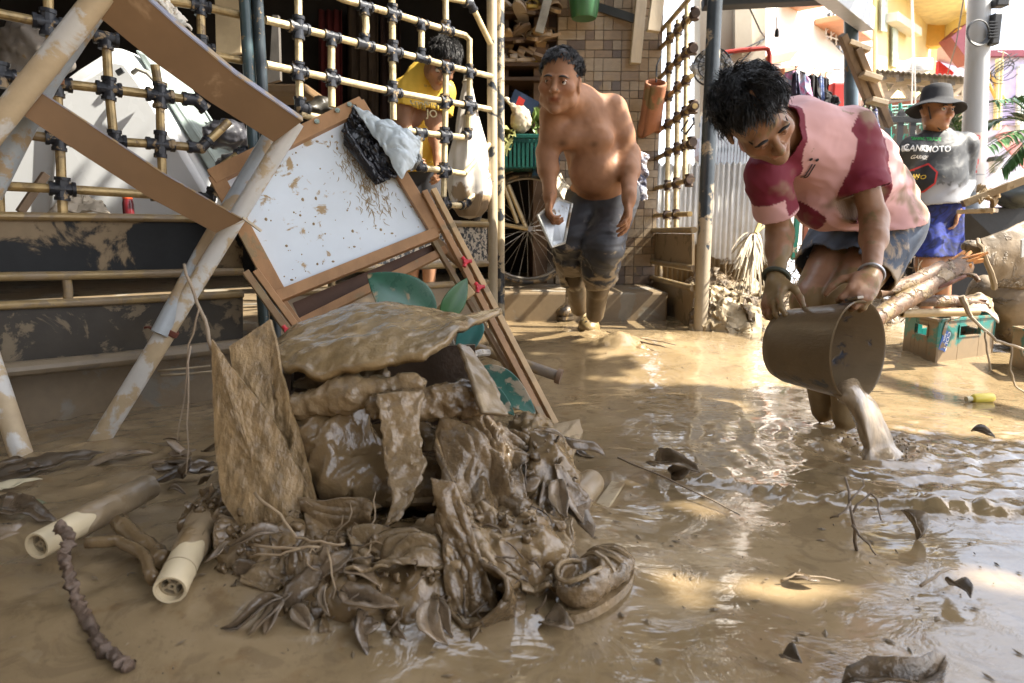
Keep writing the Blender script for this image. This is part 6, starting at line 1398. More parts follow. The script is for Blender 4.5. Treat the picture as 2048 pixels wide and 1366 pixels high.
# ---------------------------------------------------------------- A: the one emptying the bucket
pa = thing('person', 'person in a muddy pink and maroon football shirt bending to empty a bucket', 'person', G(1665, 862))
HC_A = W(1513, 236, 1.83); RA = frame((.29, -.67, -.68), (-.55, -.66, .49))
nb_ = W(1590, 270, 2.0); Ls = W(1700, 268, 2.02); Rs = W(1534, 350, 1.97); Le = W(1750, 442, 1.99); Lw = W(1742, 553, 1.80); Re = W(1560, 466, 2.04); Rw = W(1552, 560, 1.93)
Lh, Rh = W(1776, 462, 2.28), W(1698, 468, 2.36); Lk, Rk = W(1690, 600, 2.12), W(1622, 602, 2.2); La, Ra = G(1692, 834, .05), G(1648, 818, .05)
sd = Sdf(.012); LA = head(sd, HC_A, RA, 1.0, .008, .93)
sd.cap(LA(0, -.02, -.05), nb_ + V3((0, .03, 0)), .056, .064, .02)
sd.chain([Ls, Le, Lw], [.046, .034, .0225], .015); sd.cap(Ls.lerp(Le, .95), Le.lerp(Lw, .35), .033, .037, .02)
sd.chain([Rs, Re, Rw], [.046, .034, .0225], .015); sd.cap(Re, Re.lerp(Rw, .35), .034, .037, .02)
hand(sd, Lw, W(1712, 600, 1.74) - Lw, V3((-.45, .25, -.75)), -1, (.75, 1.1, .8), .96, thumb_in=.5)
hand(sd, Rw, W(1542, 604, 1.88) - Rw, V3((.75, .25, -.35)), 1, ((.35, .5, .4), (.45, .6, .5), (.5, .7, .5), (.55, .7, .5)), .96, thumb_in=.5, spread=.2)
sd.chain([nb_, W(1690, 345, 2.14), W(1754, 436, 2.28)], [.086, .092, .09], .05)
sd.chain([Lh, Lk, La], [.092, .062, .040], .02); sd.chain([Rh, Rk, Ra], [.09, .062, .040], .02)
for a_, k_ in ((La, Lk), (Ra, Rk)): sd.ell(a_.lerp(k_, .66) + V3((0, .02, 0)), (.050, .052, .10), None, .03); sd.ell(a_ + V3((-.03, -.07, -.075)), (.045, .11, .03), None, .03)
SK_A = skin('skin_bucket_person', (.27, .145, .085), mud=.22, ms=9, zmud=(.15, .62))
def tA(V, ids):
    T = np.ones((len(V), 3)); T = head_tint(HC_A, RA, 1.0, V, T); return T
body_a, VA, FA = sdf_obj('body', sd, .004, SK_A, pa, lambda P: .0008 * fbm(P * 45, 2), .002, tint=tA)
bvA = bvh_of(VA, FA); face_bits(pa, LA, RA, 1.0, bvA, (.1, .85, -.45))
hair(pa, HC_A, RA, .98, 5200, .047, (.15, .75, .05), M_HAIR, 3, .85, .50, width=.0012, lift=.62, vol=1.03, clump=16)
# shirt
sh_ = Sdf(.03)
sp1, sp2 = W(1690, 342, 2.13), W(1760, 424, 2.27)
sh_.chain([nb_ + (nb_ - sp1).normalized() * -.01, sp1, sp2], [.106, .130, .118], .05, 1); sh_.ell(W(1750, 462, 2.26), (.132, .15, .12), None, .05, 1)
sh_.cap(Ls, nb_.lerp(Ls, .3), .064, .072, .035, 2); sh_.cap(Rs, nb_.lerp(Rs, .3), .058, .068, .035, 3)
cl0 = LA(0, -.022, -.088); cl1 = nb_.lerp(cl0, .62); sh_.cap(nb_ - (cl0 - nb_) * .2, cl0, .090, .070, .03, 4)
Lse = Ls.lerp(Le, .66); Rse = Rs.lerp(Re, .66); sh_.cap(Ls, Lse.lerp(Le, .2), .070, .064, .02, 2); sh_.cap(Rs, Rse.lerp(Re, .2), .058, .062, .02, 3)
sh_.ell(W(1655, 415, 2.12), (.10, .085, .065), None, .06, 1)       # the front hanging loose
Lx = np.array((Ls - Rs).normalized()); ax_ = np.array((nb_ - sp2).normalized()); nf = np.cross(ax_, Lx); nf = nf if nf[1] < 0 else -nf
PINK = np.array((.62, .36, .36)); MAR = np.array((.16, .009, .03))
def tS(V, ids):
    T = np.tile(PINK, (len(V), 1))
    tl_ = seg_t(V, Ls, Le); tr2 = seg_t(V, Rs, Re); l = (V - np.array(nb_)) @ Lx; al = (V - np.array(nb_)) @ -ax_; f = (V - np.array(sp1)) @ nf
    m = (ids == 2) & (tl_ > -.16 + .25 * np.maximum(0, -((V - np.array(Ls)) @ Lx) / .08)) ; T[m] = MAR
    m = (ids == 3) & (tr2 < .34); T[m] = MAR
    m = (ids != 2) & (ids != 3) & (l > -.115 - .02 * np.sin(al * 9)) & (l < -.055) & (f > -.09); T[m] = MAR
    m = (ids == 3) & (l > -.125) & (f > -.05) & (tr2 < .6) ; T[m] = MAR
    d = (V - np.array(cl1)) @ np.array((cl0 - nb_).normalized()); T[(d > -.022) & (np.linalg.norm(V - np.array(cl1), axis=1) < .11)] = MAR
    st_ = [W(1548, 318, 1.95), W(1566, 370, 1.96), W(1604, 412, 1.98), W(1645, 452, 2.0)]; dd = np.full(len(V), 9.0)
    for a_, b_ in zip(st_[:-1], st_[1:]):
        ax2 = np.array((b_.x - a_.x, b_.z - a_.z)); q_ = V[:, [0, 2]] - np.array((a_.x, a_.z)); tt = np.clip(q_ @ ax2 / ax2.dot(ax2), 0, 1); dd = np.minimum(dd, np.linalg.norm(q_ - tt[:, None] * ax2, axis=1))
    m = (ids == 1) & (dd < .036) & (V[:, 1] < 2.12); T[m] = MAR
    ns = fbm(V * 8, 4); wt = np.zeros(len(V))
    for (px, py, Y, r_, s_) in ((1795, 335, 2.22, .20, .62), (1715, 400, 2.0, .10, .62), (1640, 415, 1.95, .09, .45), (1815, 400, 2.25, .18, .5), (1600, 360, 1.9, .06, .4)): wt = np.maximum(wt, s_ * np.exp(-(np.linalg.norm(V - np.array(W(px, py, Y)), axis=1) / r_) ** 2))
    mk = sstep(.30, .62, wt + .55 * ns)[:, None] * .9; T = T * (1 - mk) + np.array((.24, .165, .105)) * mk
    return T
SHM = mat('football_shirt', (1, 1, 1), .75, var=.05, bump=.12, bs=220, attr=True, mud=.06, ms=14, mudcol=(.25, .17, .105), bdist=.002, mud2=.05)
def dS(P):
    d = wrinkle(P, Lx * .4 - ax_ * .9, 12, .0085, 2); far = np.linalg.norm(P - np.array(W(1740, 400, 2.2)), axis=1)
    return d * (.7 + 1.0 * np.exp(-(far / .16) ** 2)) + .0008 * pn(P * 60)
cA = [(Lse, (Le - Ls), .088, 2), (Rse, (Re - Rs), .10, 3), (W(1745, 452, 2.22), (.10, .15, -1), .38), (cl1, cl0 - nb_, .12, 4), (cl1, cl0 - nb_, .11, 1)]
shirt, SV, SF = sdf_obj('shirt', sh_, .0048, SHM, pa, dS, .012, cA, tS, solid=.003, relax=4)
bvS = bvh_of(SV, SF); lg = MB(); hj = bvS.ray_cast(CAMP, ray(1618, 340).normalized()); cj = hj[0]; nj = (hj[1] + V3((0, -.5, .1))).normalized(); yj = V3((.10, 0, 1)); yj = (yj - nj * yj.dot(nj)).normalized(); xj = yj.cross(nj)
lay_text('JJ', .060, cj, xj, yj, lg, bvS, .005, sx=.62, shear=-.20)
for dx in (-.010, .010): lay_text('.', .07, cj + xj * (dx - .014) + yj * .056, xj, yj, lg, bvS, .005)
obj('crest', lg, mat('black_print', (.02, .016, .018), .6, bump=0), shirt, smooth=0)
# shorts
sr = Sdf(.03); sr.cap(W(1750, 425, 2.29), W(1752, 462, 2.30), .112, .118); sr.cap(Lh + V3((.01, 0, .02)), Lh.lerp(Lk, .70), .102, .098, .03); sr.cap(Rh + V3((0, 0, .02)), Rh.lerp(Rk, .66), .110, .100, .03)
Lsh = Lh.lerp(Lk, .60); Rsh = Rh.lerp(Rk, .56)
DEN = mat('faded_denim', (.062, .085, .125), .85, var=.45, vs=9, bump=.35, bs=150, mud=.34, ms=7, mudcol=(.27, .20, .13), bdist=.002, mud2=.12)
so_, _, _ = sdf_obj('shorts', sr, .0055, DEN, pa, lambda P: wrinkle(P, (.5, .2, .8), 11, .007, 5), .012, [(Lsh, (Lk - Lh) + V3((.0, .08, -.05)), .17), (Rsh, (Rk - Rh), .16), (W(1764, 415, 2.31), (0, 0, 1), .2)], solid=.004)
obj('bracelet', MB().tube(ring(Rw + (Re - Rw).normalized() * .012, Re - Rw + V3((.03, 0, .0)), .034, 0), .0065, 8, cap=False), mat('olive_band', (.045, .05, .035), .5, bump=0), pa)
obj('bracelet', MB().tube(ring(Lw + (Le - Lw).normalized() * .012, Le - Lw + V3((.05, 0, .0)), .0315, 0), .0035, 8, cap=False), mat('silver_band', (.42, .44, .48), .3, .6, bump=0), pa)
# bucket and what pours from it
bkt = thing('bucket', 'mud coated bucket being tipped out by the person in pink', 'bucket', W(1640, 700, 1.92))
m0, m1 = W(1563, 690, 1.90), W(1716, 703, 1.72); bd = (m1 - m0).normalized(); bl = (m1 - m0).length
M_BKT = mat('muddy_bucket', (.045, .058, .085), .34, var=.5, vs=20, bump=.6, bs=60, mud=.70, ms=8, mudcol=(.165, .118, .068), mudrough=.30, stretch=(1, 1, 2.5))
obj('shell', MB().lathe([(0, -.010), (.066, -.009), (.092, .002), (.103, .03), (.128, bl - .004), (.1315, bl), (.1295, bl + .004), (.125, bl), (.099, .03), (.085, .012), (0, .012)], m0, bd, 64), M_BKT, bkt, smooth=60)
for s_ in (1,):
    u_ = V3((0, 0, 1)); u_ = (u_ - bd * u_.dot(bd)).normalized(); obj('lug', MB().bar(m1 + u_ * .131 - bd * .03, m1 + u_ * .139 + bd * .004, .03, .008), M_BKT, bkt, smooth=0, bevel=.002)
wtr = np.zeros((34, 18, 3)); lip = W(1706, 792, 1.80); hit = G(1757, 908, .002)
ps = [W(1694, 770, 1.74), W(1708, 786, 1.70), W(1724, 806, 1.68), W(1740, 846, 1.67), W(1752, 886, 1.67), W(1758, 912, 1.67)]
wd = [.062, .060, .050, .043, .044, .070]; th_ = [.010, .014, .016, .018, .024, .042]
def poly(t, arr):
    k = min(int(t * (len(arr) - 1)), len(arr) - 2); f = t * (len(arr) - 1) - k; f2 = f * f * (3 - 2 * f) if not hasattr(arr[0], 'x') else f; return arr[k] * (1 - f2) + arr[k + 1] * f2
def crv(t):
    n_ = len(ps) - 1; x = t * n_; k = min(int(x), n_ - 1); f = x - k; p0, p1, p2, p3 = ps[max(0, k - 1)], ps[k], ps[k + 1], ps[min(n_, k + 2)]
    return .5 * ((2 * p1) + (p2 - p0) * f + (2 * p0 - 5 * p1 + 4 * p2 - p3) * f * f + (3 * p1 - p0 - 3 * p2 + p3) * f ** 3)
for i in range(34):
    t = i / 33; c = crv(t); side = V3((.80, .50, 0)).normalized(); dn = (crv(min(1, t + .03)) - crv(max(0, t - .03))).normalized(); nn = side.cross(dn).normalized()
    for j in range(18):
        a = 2 * PI * j / 17; w_ = poly(t, wd) * (1 + .08 * math.sin(9 * t + 2)); h_ = poly(t, th_); rg = (.005 * math.sin(a * 5 + t * 4) + .004 * math.sin(a * 11 - t * 7) + .006 * float(pn(np.array((a * 2.2, t * 3.0, 4.0))))) * (.25 + t)
        wtr[i, j] = c + side * (math.cos(a) * w_) + nn * (math.sin(a) * (h_ + rg) + .010 * math.cos(a * 2 + t * 5))
M_POUR = mat('pouring_mud_water', (.27, .205, .135), .07, var=.25, vs=24, bump=.35, bs=24, spec=.7, stretch=(3, 3, .5), bdist=.006)
tag(obj('pouring_water', MB().grid(wtr), M_POUR, smooth=180, fix=True), 'stream of muddy water pouring from the tipped bucket', 'water'); pw_ = bpy.data.objects['pouring_water']; rs_ = random.Random(8); dm = MB()
for i in range(0):
    t0 = rs_.uniform(.15, .7); off = V3((.80, .50, 0)).normalized() * (rs_.choice((-1, 1)) * rs_.uniform(.55, .95) * poly(t0, wd)) + V3((0, -rs_.uniform(.0, .016), 0)); dm.tube([crv(min(1, t0 + k * .08)) + off * (1 + .12 * k) for k in range(5)], [.001, .004, .006, .005, .002], 6)
for i in range(60):
    a_ = rs_.uniform(0, 6.28); r_ = rs_.uniform(.05, .15); p_ = G(1758, 902) + V3((r_ * math.cos(a_), r_ * math.sin(a_) * .8, rs_.uniform(.004, .05) * (1 - r_ * 4))); dm.ball(p_, rs_.uniform(.0015, .0045), n=6, m=4)
for i in range(0):
    a_ = 2 * PI * i / 14 + rs_.uniform(-.2, .2); b_ = G(1758, 904) + V3((.06 * math.cos(a_), .05 * math.sin(a_), 0)); dm.tube([b_, b_ + V3((.012 * math.cos(a_), .01 * math.sin(a_), rs_.uniform(.012, .03))), b_ + V3((.035 * math.cos(a_), .03 * math.sin(a_), .004))], [.010, .007, .003], 7)
obj('splash', dm, M_POUR, pw_, smooth=180, kind='stuff')
# ---------------------------------------------------------------- B: the shirtless one in the doorway
pbn = thing('person', 'shirtless person in rolled dark trousers stooping through the doorway', 'person', G(1180, 668, .07))
HC_B = W(1120, 164, 3.02); RB = frame((-.27, -.95, -.16), (.05, -.22, .97)); sB = 1.06
nbB = W(1160, 208, 3.16); LsB = W(1222, 222, 3.22); RsB = W(1106, 228, 3.12); LeB = W(1258, 310, 3.22); LwB = W(1258, 392, 3.06); ReB = W(1094, 306, 3.16); RwB = W(1100, 386, 3.10)
LhB, RhB = W(1232, 396, 3.40), W(1176, 400, 3.40); LkB, RkB = W(1204, 494, 3.16), W(1140, 478, 3.24); LaB, RaB = W(1190, 628, 3.42), W(1158, 616, 3.62)
sd = Sdf(.014); LB = head(sd, HC_B, RB, sB, .010, 1.12)
sd.cap(LB(0, -.02, -.055), nbB + V3((0, .02, .01)), .070, .082, .03)
sd.chain([LsB, LeB, LwB], [.063, .047, .031], .02); sd.chain([RsB, ReB, RwB], [.056, .043, .030], .02); sd.cap(LeB, LeB.lerp(LwB, .4), .048, .052, .02); sd.cap(ReB, ReB.lerp(RwB, .4), .046, .050, .02)
sd.cap(LsB, LsB.lerp(LeB, .5), .070, .062, .03); sd.cap(nbB, LsB, .062, .056, .03); sd.cap(nbB, RsB, .058, .050, .03)
RT = np.array(frame((-.15, -.95, -.25), (-.25, -.2, 1)))
sd.ell(W(1172, 262, 3.22), (.130, .120, .155), RT, .04); sd.ell(W(1194, 335, 3.28), (.134, .140, .155), RT, .05); sd.ell(W(1212, 385, 3.35), (.138, .130, .10), RT, .05)
for px, py, r_ in ((1134, 276, .068), (1192, 282, .076)): sd.ell(W(px, py, 3.125), (r_, .045, r_ * .72), RT, .05)
sd.ell(W(1184, 345, 3.17), (.10, .055, .09), RT, .05); sd.cap(W(1116, 306, 3.04), W(1152, 312, 3.03), .004, .004, .016, 0, True); sd.cap(W(1164, 314, 3.04), W(1226, 306, 3.10), .004, .004, .016, 0, True); sd.cap(W(1158, 262, 3.05), W(1158, 300, 3.03), .004, .004, .02, 0, True); sd.ell(W(1167, 357, 3.085), (.010, .02, .008), RT, .008, 0, True)
hand(sd, LwB, V3((-.02, -.12, -1)), V3((-.9, .3, 0)), 1, ((.25, .3, .2), (.3, .35, .25), (.35, .4, .3), (.4, .45, .3)), 1.12, .007, .12, .25)
hand(sd, RwB, V3((-.08, -.15, -1)), V3((.85, .1, .1)), -1, (.7, .9, .6), 1.10, .007, .05, .5)
sd.chain([LhB, LkB, LaB], [.11, .070, .045], .03); sd.chain([RhB, RkB, RaB], [.11, .068, .045], .03)
for a_, k_ in ((LaB, LkB), (RaB, RkB)): sd.ell(a_.lerp(k_, .6) + V3((0, .02, 0)), (.056, .06, .11), None, .03)
SK_B = skin('skin_doorway_person', (.285, .142, .075), mud=.05, ms=9, zmud=(.36, .47), mudcol=(.115, .082, .048), rough=.55)
def tB(V, ids):
    T = np.ones((len(V), 3)); T = head_tint(HC_B, RB, sB, V, T)
    for px, py in ((1190, 287), (1126, 284)):
        h = W(px, py, 3.05); m = np.exp(-(((V[:, 0] - h.x) / .017) ** 2 + ((V[:, 2] - h.z) / .013) ** 2)) * (V[:, 1] < 3.17); T *= 1 - .5 * m[:, None]
    return T
body_b, VB, FB = sdf_obj('body', sd, .0058, SK_B, pbn, lambda P: .0012 * fbm(P * 30, 2), .003, tint=tB)
bvB = bvh_of(VB, FB); face_bits(pbn, LB, RB, sB, bvB, (.12, .97, .0))
hair(pbn, HC_B, RB, sB * 1.0, 2600, .030, (-.1, .8, .3), M_HAIR, 8, .35, .10, front=.50, width=.0014, lift=.6, vol=1.02, clump=12)
# armband of scratches left out; trousers rolled at the shin
pt = Sdf(.04); pt.ell(W(1210, 396, 3.36), (.155, .142, .11), RT, .05); pt.chain([LhB, LkB, LaB.lerp(LkB, .40)], [.108, .086, .072], .03); pt.chain([RhB, RkB, RaB.lerp(RkB, .36)], [.110, .084, .072], .03)
TRO = mat('wet_dark_trousers', (.022, .026, .036), .5, var=.3, bump=.3, bs=130, mud=.16, ms=8, mudcol=(.24, .19, .13), zmud=(.15, .60), bdist=.002, mud2=.14)
Lhem = LaB.lerp(LkB, .50); Rhem = RaB.lerp(RkB, .46)
def dT(P): return wrinkle(P, (1, .3, .15), 12, .009, 7) * (.35 + sstep(.75, .45, P[:, 2]) * 1.1)
tro, PV, PF = sdf_obj('trousers', pt, .006, TRO, pbn, dT, .016, [(Lhem, LaB - LkB, .16), (Rhem, RaB - RkB, .16), (W(1200, 372, 3.35), (-.12, -.15, 1), .26)], solid=.004)
bl_ = MB(); bl_.tube([W(1150, 386, 3.24) + V3((0, 0, 0))] + [W(1150 + 14 * i, 386 - 3.2 * i - 3 * math.sin(i * .5), 3.22 - .012 * math.sin(PI * i / 9)) for i in range(10)], .006, 6)
# cloth tucked at the back of the waist
P = crumple([W(1278, 300, 3.42), W(1296, 306, 3.44), W(1292, 405, 3.46), W(1270, 400, 3.44)], 14, 30, .012, 18, 4); obj('tucked_cloth', MB().grid(P), dye('white_patterned', [(.66, .65, .66), (.62, .62, .66), (.06, .07, .12), (.66, .65, .66)], 11), pbn, solid=.004)
# clogs
def clog(c, yaw, pit, par, m, kind='clog'):
    R = Matrix.Rotation(yaw, 3, 'Z') @ Matrix.Rotation(pit, 3, 'X'); A_ = np.array(R); c = Vector(c); s = Sdf(.025)
    def L(x, y, z): return c + R @ V3((x, y, z))
    s.ell(L(0, .075, .040), (.056, .085, .046), A_); s.ell(L(0, -.02, .030), (.047, .10, .034), A_); s.ell(L(0, -.10, .045), (.038, .045, .045), A_); s.ell(L(0, -.055, .085), (.036, .055, .05), A_, .012, 0, True)
    o, V_, F_ = sdf_obj(kind, s, .007, m, par, None, 0, [(L(0, 0, .004), R @ V3((0, 0, -1)), .3)])
    sm_ = MB(); sm_.prism([L(.060 * math.sin(a) * (1 + .12 * math.cos(a)), .02 + .145 * math.cos(a), -.004) for a in np.linspace(0, 2 * PI, 26)[:-1]], R @ V3((0, 0, .018))); obj('sole', sm_, m, o, smooth=0, fix=True)
    st = MB(); st.tube([L(.052 * math.cos(t), -.02 - .085 * math.sin(t), .062 + .012 * math.sin(t)) for t in np.linspace(0, PI, 12)], .008, 6, flat=.5); obj('strap', st, mat('dark_strap', (.05, .04, .03), .5), o)
    bv = bvh_of(V_, F_); hl = MB(); upv = R @ V3((0, 0, 1))
    for x, y in ((-.03, .10), (-.012, .125), (.012, .125), (.03, .10), (-.02, .07), (.02, .07), (0, .095)):
        h = bv.ray_cast(L(x, y, .3), -upv, .5)
        if h[0] is not None:
            n_ = (h[1] + upv).normalized(); hl.tube([h[0] - n_ * .002, h[0] + n_ * .0012], .0065, 8)
    obj('vent_holes', hl, mat('hole_dark', (.012, .01, .008), .8, bump=0), o, smooth=0)
    return o
M_CLOG = mat('muddy_clog', (.20, .145, .065), .35, var=.3, bump=.4, bs=60, mud=.42, ms=16)
clog(G(1180, 662, .085) + V3((0, .05, .01)), math.radians(172), math.radians(-10), pbn, M_CLOG)
clog(G(1150, 634, .09) + V3((-.02, .02, 0)), math.radians(150), 0, pbn, mat('dark_muddy_clog', (.06, .045, .03), .4, bump=.4, mud=.4, ms=16))
# tray in the right hand
ty = thing('tray', 'scratched metal tray lid held by the shirtless person', 'tray', W(1108, 445, 3.1))
c4 = [W(1117, 398, 3.16), W(1143, 408, 3.2), W(1128, 486, 3.12), W(1104, 494, 3.04), W(1076, 432, 3.06)]; tn = (c4[4] - c4[0]).cross(c4[3] - c4[0]).normalized(); tn = tn if tn.y < 0 else -tn
obj('plate', MB().prism(c4, -tn * .004), mat('scratched_tin', (.42, .46, .50), .35, .5, var=.25, vs=8, mud=.25, ms=12), ty, smooth=0, fix=True)
obj('rim', MB().tube(c4 + c4[:1], .008, 8), mat('bright_rim', (.62, .62, .58), .35, .4, mud=.25), ty)
# broom bristles behind the leg
bm_ = MB(); rs_ = random.Random(3)
for i in range(70):
    a = W(1146 + rs_.uniform(-8, 8), 528, 3.62); b = W(1142 + rs_.uniform(-12, 18), 600 + rs_.uniform(-16, 16), 3.6 + rs_.uniform(-.06, .06)); bm_.tube([a, a.lerp(b, .5) + V3((rs_.uniform(-.01, .01), 0, 0)), b], [.003, .0025, .0012], 4, cap=False)
bb_ = thing('broom', 'straw broom with frayed bristles behind the shirtless person', 'broom', W(1146, 600, 3.62)); obj('bristles', bm_, mat('straw', (.36, .29, .19), .7, var=.4), bb_, kind='stuff'); obj('handle', MB().tube([W(1146, 530, 3.62), W(1150, 420, 3.72)], .012, 8), M_WOODD, bb_)
# ---------------------------------------------------------------- C: bystander with the bucket hat
pc = thing('person', 'person in a black bucket hat and printed jersey standing by the utility pole', 'person', W(1860, 640, 4.6))
HC_C = W(1873, 222, 4.52); RC = frame((.26, -.96, -.02), (0, .05, 1)); sC = 1.04
nbC = W(1872, 268, 4.58); LsC = W(1928, 292, 4.58); RsC = W(1822, 300, 4.52); LeC = W(1926, 362, 4.62); LwC = W(1914, 420, 4.5); ReC = W(1806, 372, 4.6); RwC = W(1812, 430, 4.5)
LhC, RhC = W(1886, 420, 4.6), W(1852, 420, 4.6); LkC, RkC = W(1882, 524, 4.55), W(1852, 526, 4.52); LaC, RaC = W(1886, 640, 4.62), W(1850, 640, 4.6)
sd = Sdf(.016); LC_ = head(sd, HC_C, RC, sC, .012, 1.08, False); sd.cap(LC_(0, -.02, -.05), nbC, .06, .068, .03)
sd.chain([LsC, LeC, LwC], [.06, .046, .03], .02); sd.chain([RsC, ReC, RwC], [.06, .046, .03], .02); hand(sd, LwC, V3((-.12, -.1, -1)), V3((-.8, .3, 0)), 1, (.4, .5, .4), 1.08, .008, .06, .4); hand(sd, RwC, V3((0, -.1, -1)), V3((.8, .3, 0)), -1, (.4, .5, .4), 1.05, .008)
sd.ell(W(1872, 330, 4.6), (.15, .11, .2), None, .05); sd.chain([LhC, LkC, LaC], [.09, .064, .042], .03); sd.chain([RhC, RkC, RaC], [.09, .064, .042], .03)
for a_ in (LaC, RaC): sd.ell(a_ + V3((0, -.07, -.03)), (.045, .11, .035), None, .03)
def tC(V, ids): T = np.ones((len(V), 3)); return head_tint(HC_C, RC, sC, V, T)
_, VC, FC = sdf_obj('body', sd, .0075, skin('skin_bystander', (.34, .18, .105)), pc, None, 0, tint=tC); face_bits(pc, LC_, RC, sC, bvh_of(VC, FC), (.35, .93, -.05))
jr = Sdf(.04); jr.ell(W(1874, 316, 4.58), (.185, .135, .16), None, .06, 1); jr.ell(W(1872, 362, 4.57), (.185, .15, .15), None, .06, 1); jr.ell(W(1870, 405, 4.58), (.18, .15, .12), None, .05, 1); jr.cap(nbC + V3((0, 0, -.03)), LsC, .075, .072, .04, 1); jr.cap(nbC + V3((0, 0, -.03)), RsC, .075, .07, .04, 1)
jr.chain([LsC, LeC, LwC.lerp(LeC, .06)], [.078, .062, .046], .025, 2); jr.chain([RsC, ReC, RwC], [.078, .062, .046], .025, 3)
def tJ(V, ids):
    P = V * 9; T = np.tile(np.array((.030, .033, .038)), (len(V), 1)); z = V[:, 2]; w_ = z - .12 * (V[:, 0] - LsC.x + .18) + .03 * pn(P * .6)
    m = sstep(.95, .87, w_)[:, None] * np.array((.27, .28, .31)); T = T + m * (ids == 1)[:, None]
    t = seg_t(V, LeC, LwC); m = ((ids >= 2) & (V[:, 2] < LeC.z - .0)); T[m] = (.30, .32, .345)
    s_ = (ridge(V * 14 + 3, 2) > 1.12) & (T[:, 0] < .2); T[s_] = (.06, .064, .068); return T
jo, JV, JF = sdf_obj('jersey', jr, .0075, mat('printed_jersey', (1, 1, 1), .6, var=.06, bump=.15, bs=120, attr=True, mud=.04, mudcol=(.3, .25, .18)), pc, lambda P: wrinkle(P, (.6, 0, .8), 9, .008, 3), .014, [(LwC.lerp(LeC, .12), LwC - LeC, .1, 2), (W(1868, 414, 4.58), (.05, -.1, -1), .32), (nbC + V3((0, 0, .035)), (0, 0, 1), .11)], tJ, solid=.003)
bvJ = bvh_of(JV, JF)
def jtext(s, size, px, py, m, par=jo, shear=.15, sx=1.0, rot=-.02):
    mb = MB(); lay_text(s, size, W(px, py, 4.4), (1, 0, rot), (0, 0, 1), mb, bvJ, .009, shear, sx); return obj('lettering', mb, m, par, smooth=0)
M_PW = mat('white_print', (.72, .74, .76), .5); jtext('SHARC TRADE', .032, 1866, 275, mat('green_print', (.03, .34, .08), .5), sx=.92); jtext('CRANKSMOTO', .055, 1858, 296, M_PW, sx=.84); jtext('GARAGE', .030, 1850, 313, M_PW, sx=1.0)
em = MB(); ep = [(1818, 344), (1856, 330), (1872, 345), (1868, 366), (1846, 382), (1818, 388)]
def eproj(px, py, off): 
    d = ray(px, py).normalized(); h = bvJ.ray_cast(CAMP, d); return (h[0] if h[0] is not None else W(px, py, 4.42)) - d * off
def emb(pts, off, m):
    c = (sum(p[0] for p in pts) / len(pts), sum(p[1] for p in pts) / len(pts)); N = 10; v = [eproj(*c, off)]; f = []; ring_ = []
    dense = [(a[0] + (b[0] - a[0]) * k / 4, a[1] + (b[1] - a[1]) * k / 4) for a, b in zip(pts, pts[1:] + pts[:1]) for k in range(4)]
    for r in (.5, 1.0):
        for p in dense: v.append(eproj(c[0] + (p[0] - c[0]) * r, c[1] + (p[1] - c[1]) * r, off))
    n = len(dense)
    for i in range(n): j = (i + 1) % n; f.append((0, 1 + i, 1 + j)); f.append((1 + i, 1 + n + i, 1 + n + j, 1 + j))
    return obj('emblem', MB().add(v, f), m, jo, smooth=180)
emb([(1814, 342), (1857, 326), (1876, 344), (1871, 368), (1848, 385), (1814, 391)], .005, mat('red_outline', (.45, .03, .03), .5)); emb(ep, .008, mat('emblem_black', (.015, .015, .018), .5))
mb = MB(); lay_text('CRANKSMOTO', .036, W(1846, 352, 4.3), (1, 0, .05), (0, 0, 1), mb, bvJ, .012, .15, .9); obj('lettering', mb, mat('yellow_print', (.62, .42, .05), .5), jo, smooth=0)
ss = Sdf(.04); ss.ell(W(1868, 416, 4.6), (.17, .14, .11), None, .05); ss.cap(LhC + V3((.02, 0, .02)), LkC + V3((.01, 0, .02)), .10, .105, .03); ss.cap(RhC + V3((0, 0, .02)), RkC + V3((0, 0, .02)), .10, .105, .03)
sho, HV2, HF2 = sdf_obj('shorts', ss, .0085, dye('blue_camouflage', [(.012, .02, .10), (.018, .035, .24), (.01, .014, .05), (.03, .05, .30)], 8), pc, lambda P: wrinkle(P, (0, .2, 1), 9, .009, 1), .014, [(W(1882, 512, 4.55), (0, 0, -1), .15), (W(1850, 514, 4.53), (0, 0, -1), .15), (W(1868, 400, 4.6), (0, 0, 1), .2)], solid=.004)
mb = MB(); lay_text('B', .035, W(1878, 468, 4.3), (1, 0, 0), (0, 0, 1), mb, bvh_of(HV2, HF2), .005); obj('lettering', mb, M_PW, sho, smooth=0)
# hat: crown, sloping brim, chin cord
ht = bpy.data.objects.new('bucket_hat', None); COL.objects.link(ht); ht.parent = pc
HCc = LC_(0, -.012, .066); hu = RC @ V3((-.05, -.12, 1)); M_HAT = mat('black_hat_cloth', (.022, .023, .027), .85, var=.25, bump=.3, bs=140)
pr = [(0, .096), (.05, .094), (.078, .082), (.088, .05), (.094, .0), (.098, -.012), (.150, -.045), (.172, -.062), (.170, -.066), (.10, -.024), (.088, -.005)]
mbh = MB().lathe(pr, HCc, hu, 40); v = np.array(mbh.v); mbh.v = (v + np.stack([0 * v[:, 0], 0 * v[:, 0], .008 * np.sin(v[:, 0] * 30) * (np.hypot(v[:, 0] - HCc.x, v[:, 1] - HCc.y) > .11)], -1)).tolist()
ho = obj('hat', mbh, M_HAT, pc, smooth=60); bpy.data.objects.remove(ht)
obj('chin_cord', MB().tube([LC_(-.082, .02, .02), LC_(-.075, .035, -.05), LC_(-.03, .06, -.118), LC_(.02, .06, -.12), LC_(.07, .03, -.05), LC_(.082, .015, .02)], .004, 6), M_BLK, ho)
hair(pc, HC_C, RC, sC * .98, 200, .015, (0, -.3, -.6), M_HAIR, 2, front=.6, lift=.1, width=.002)
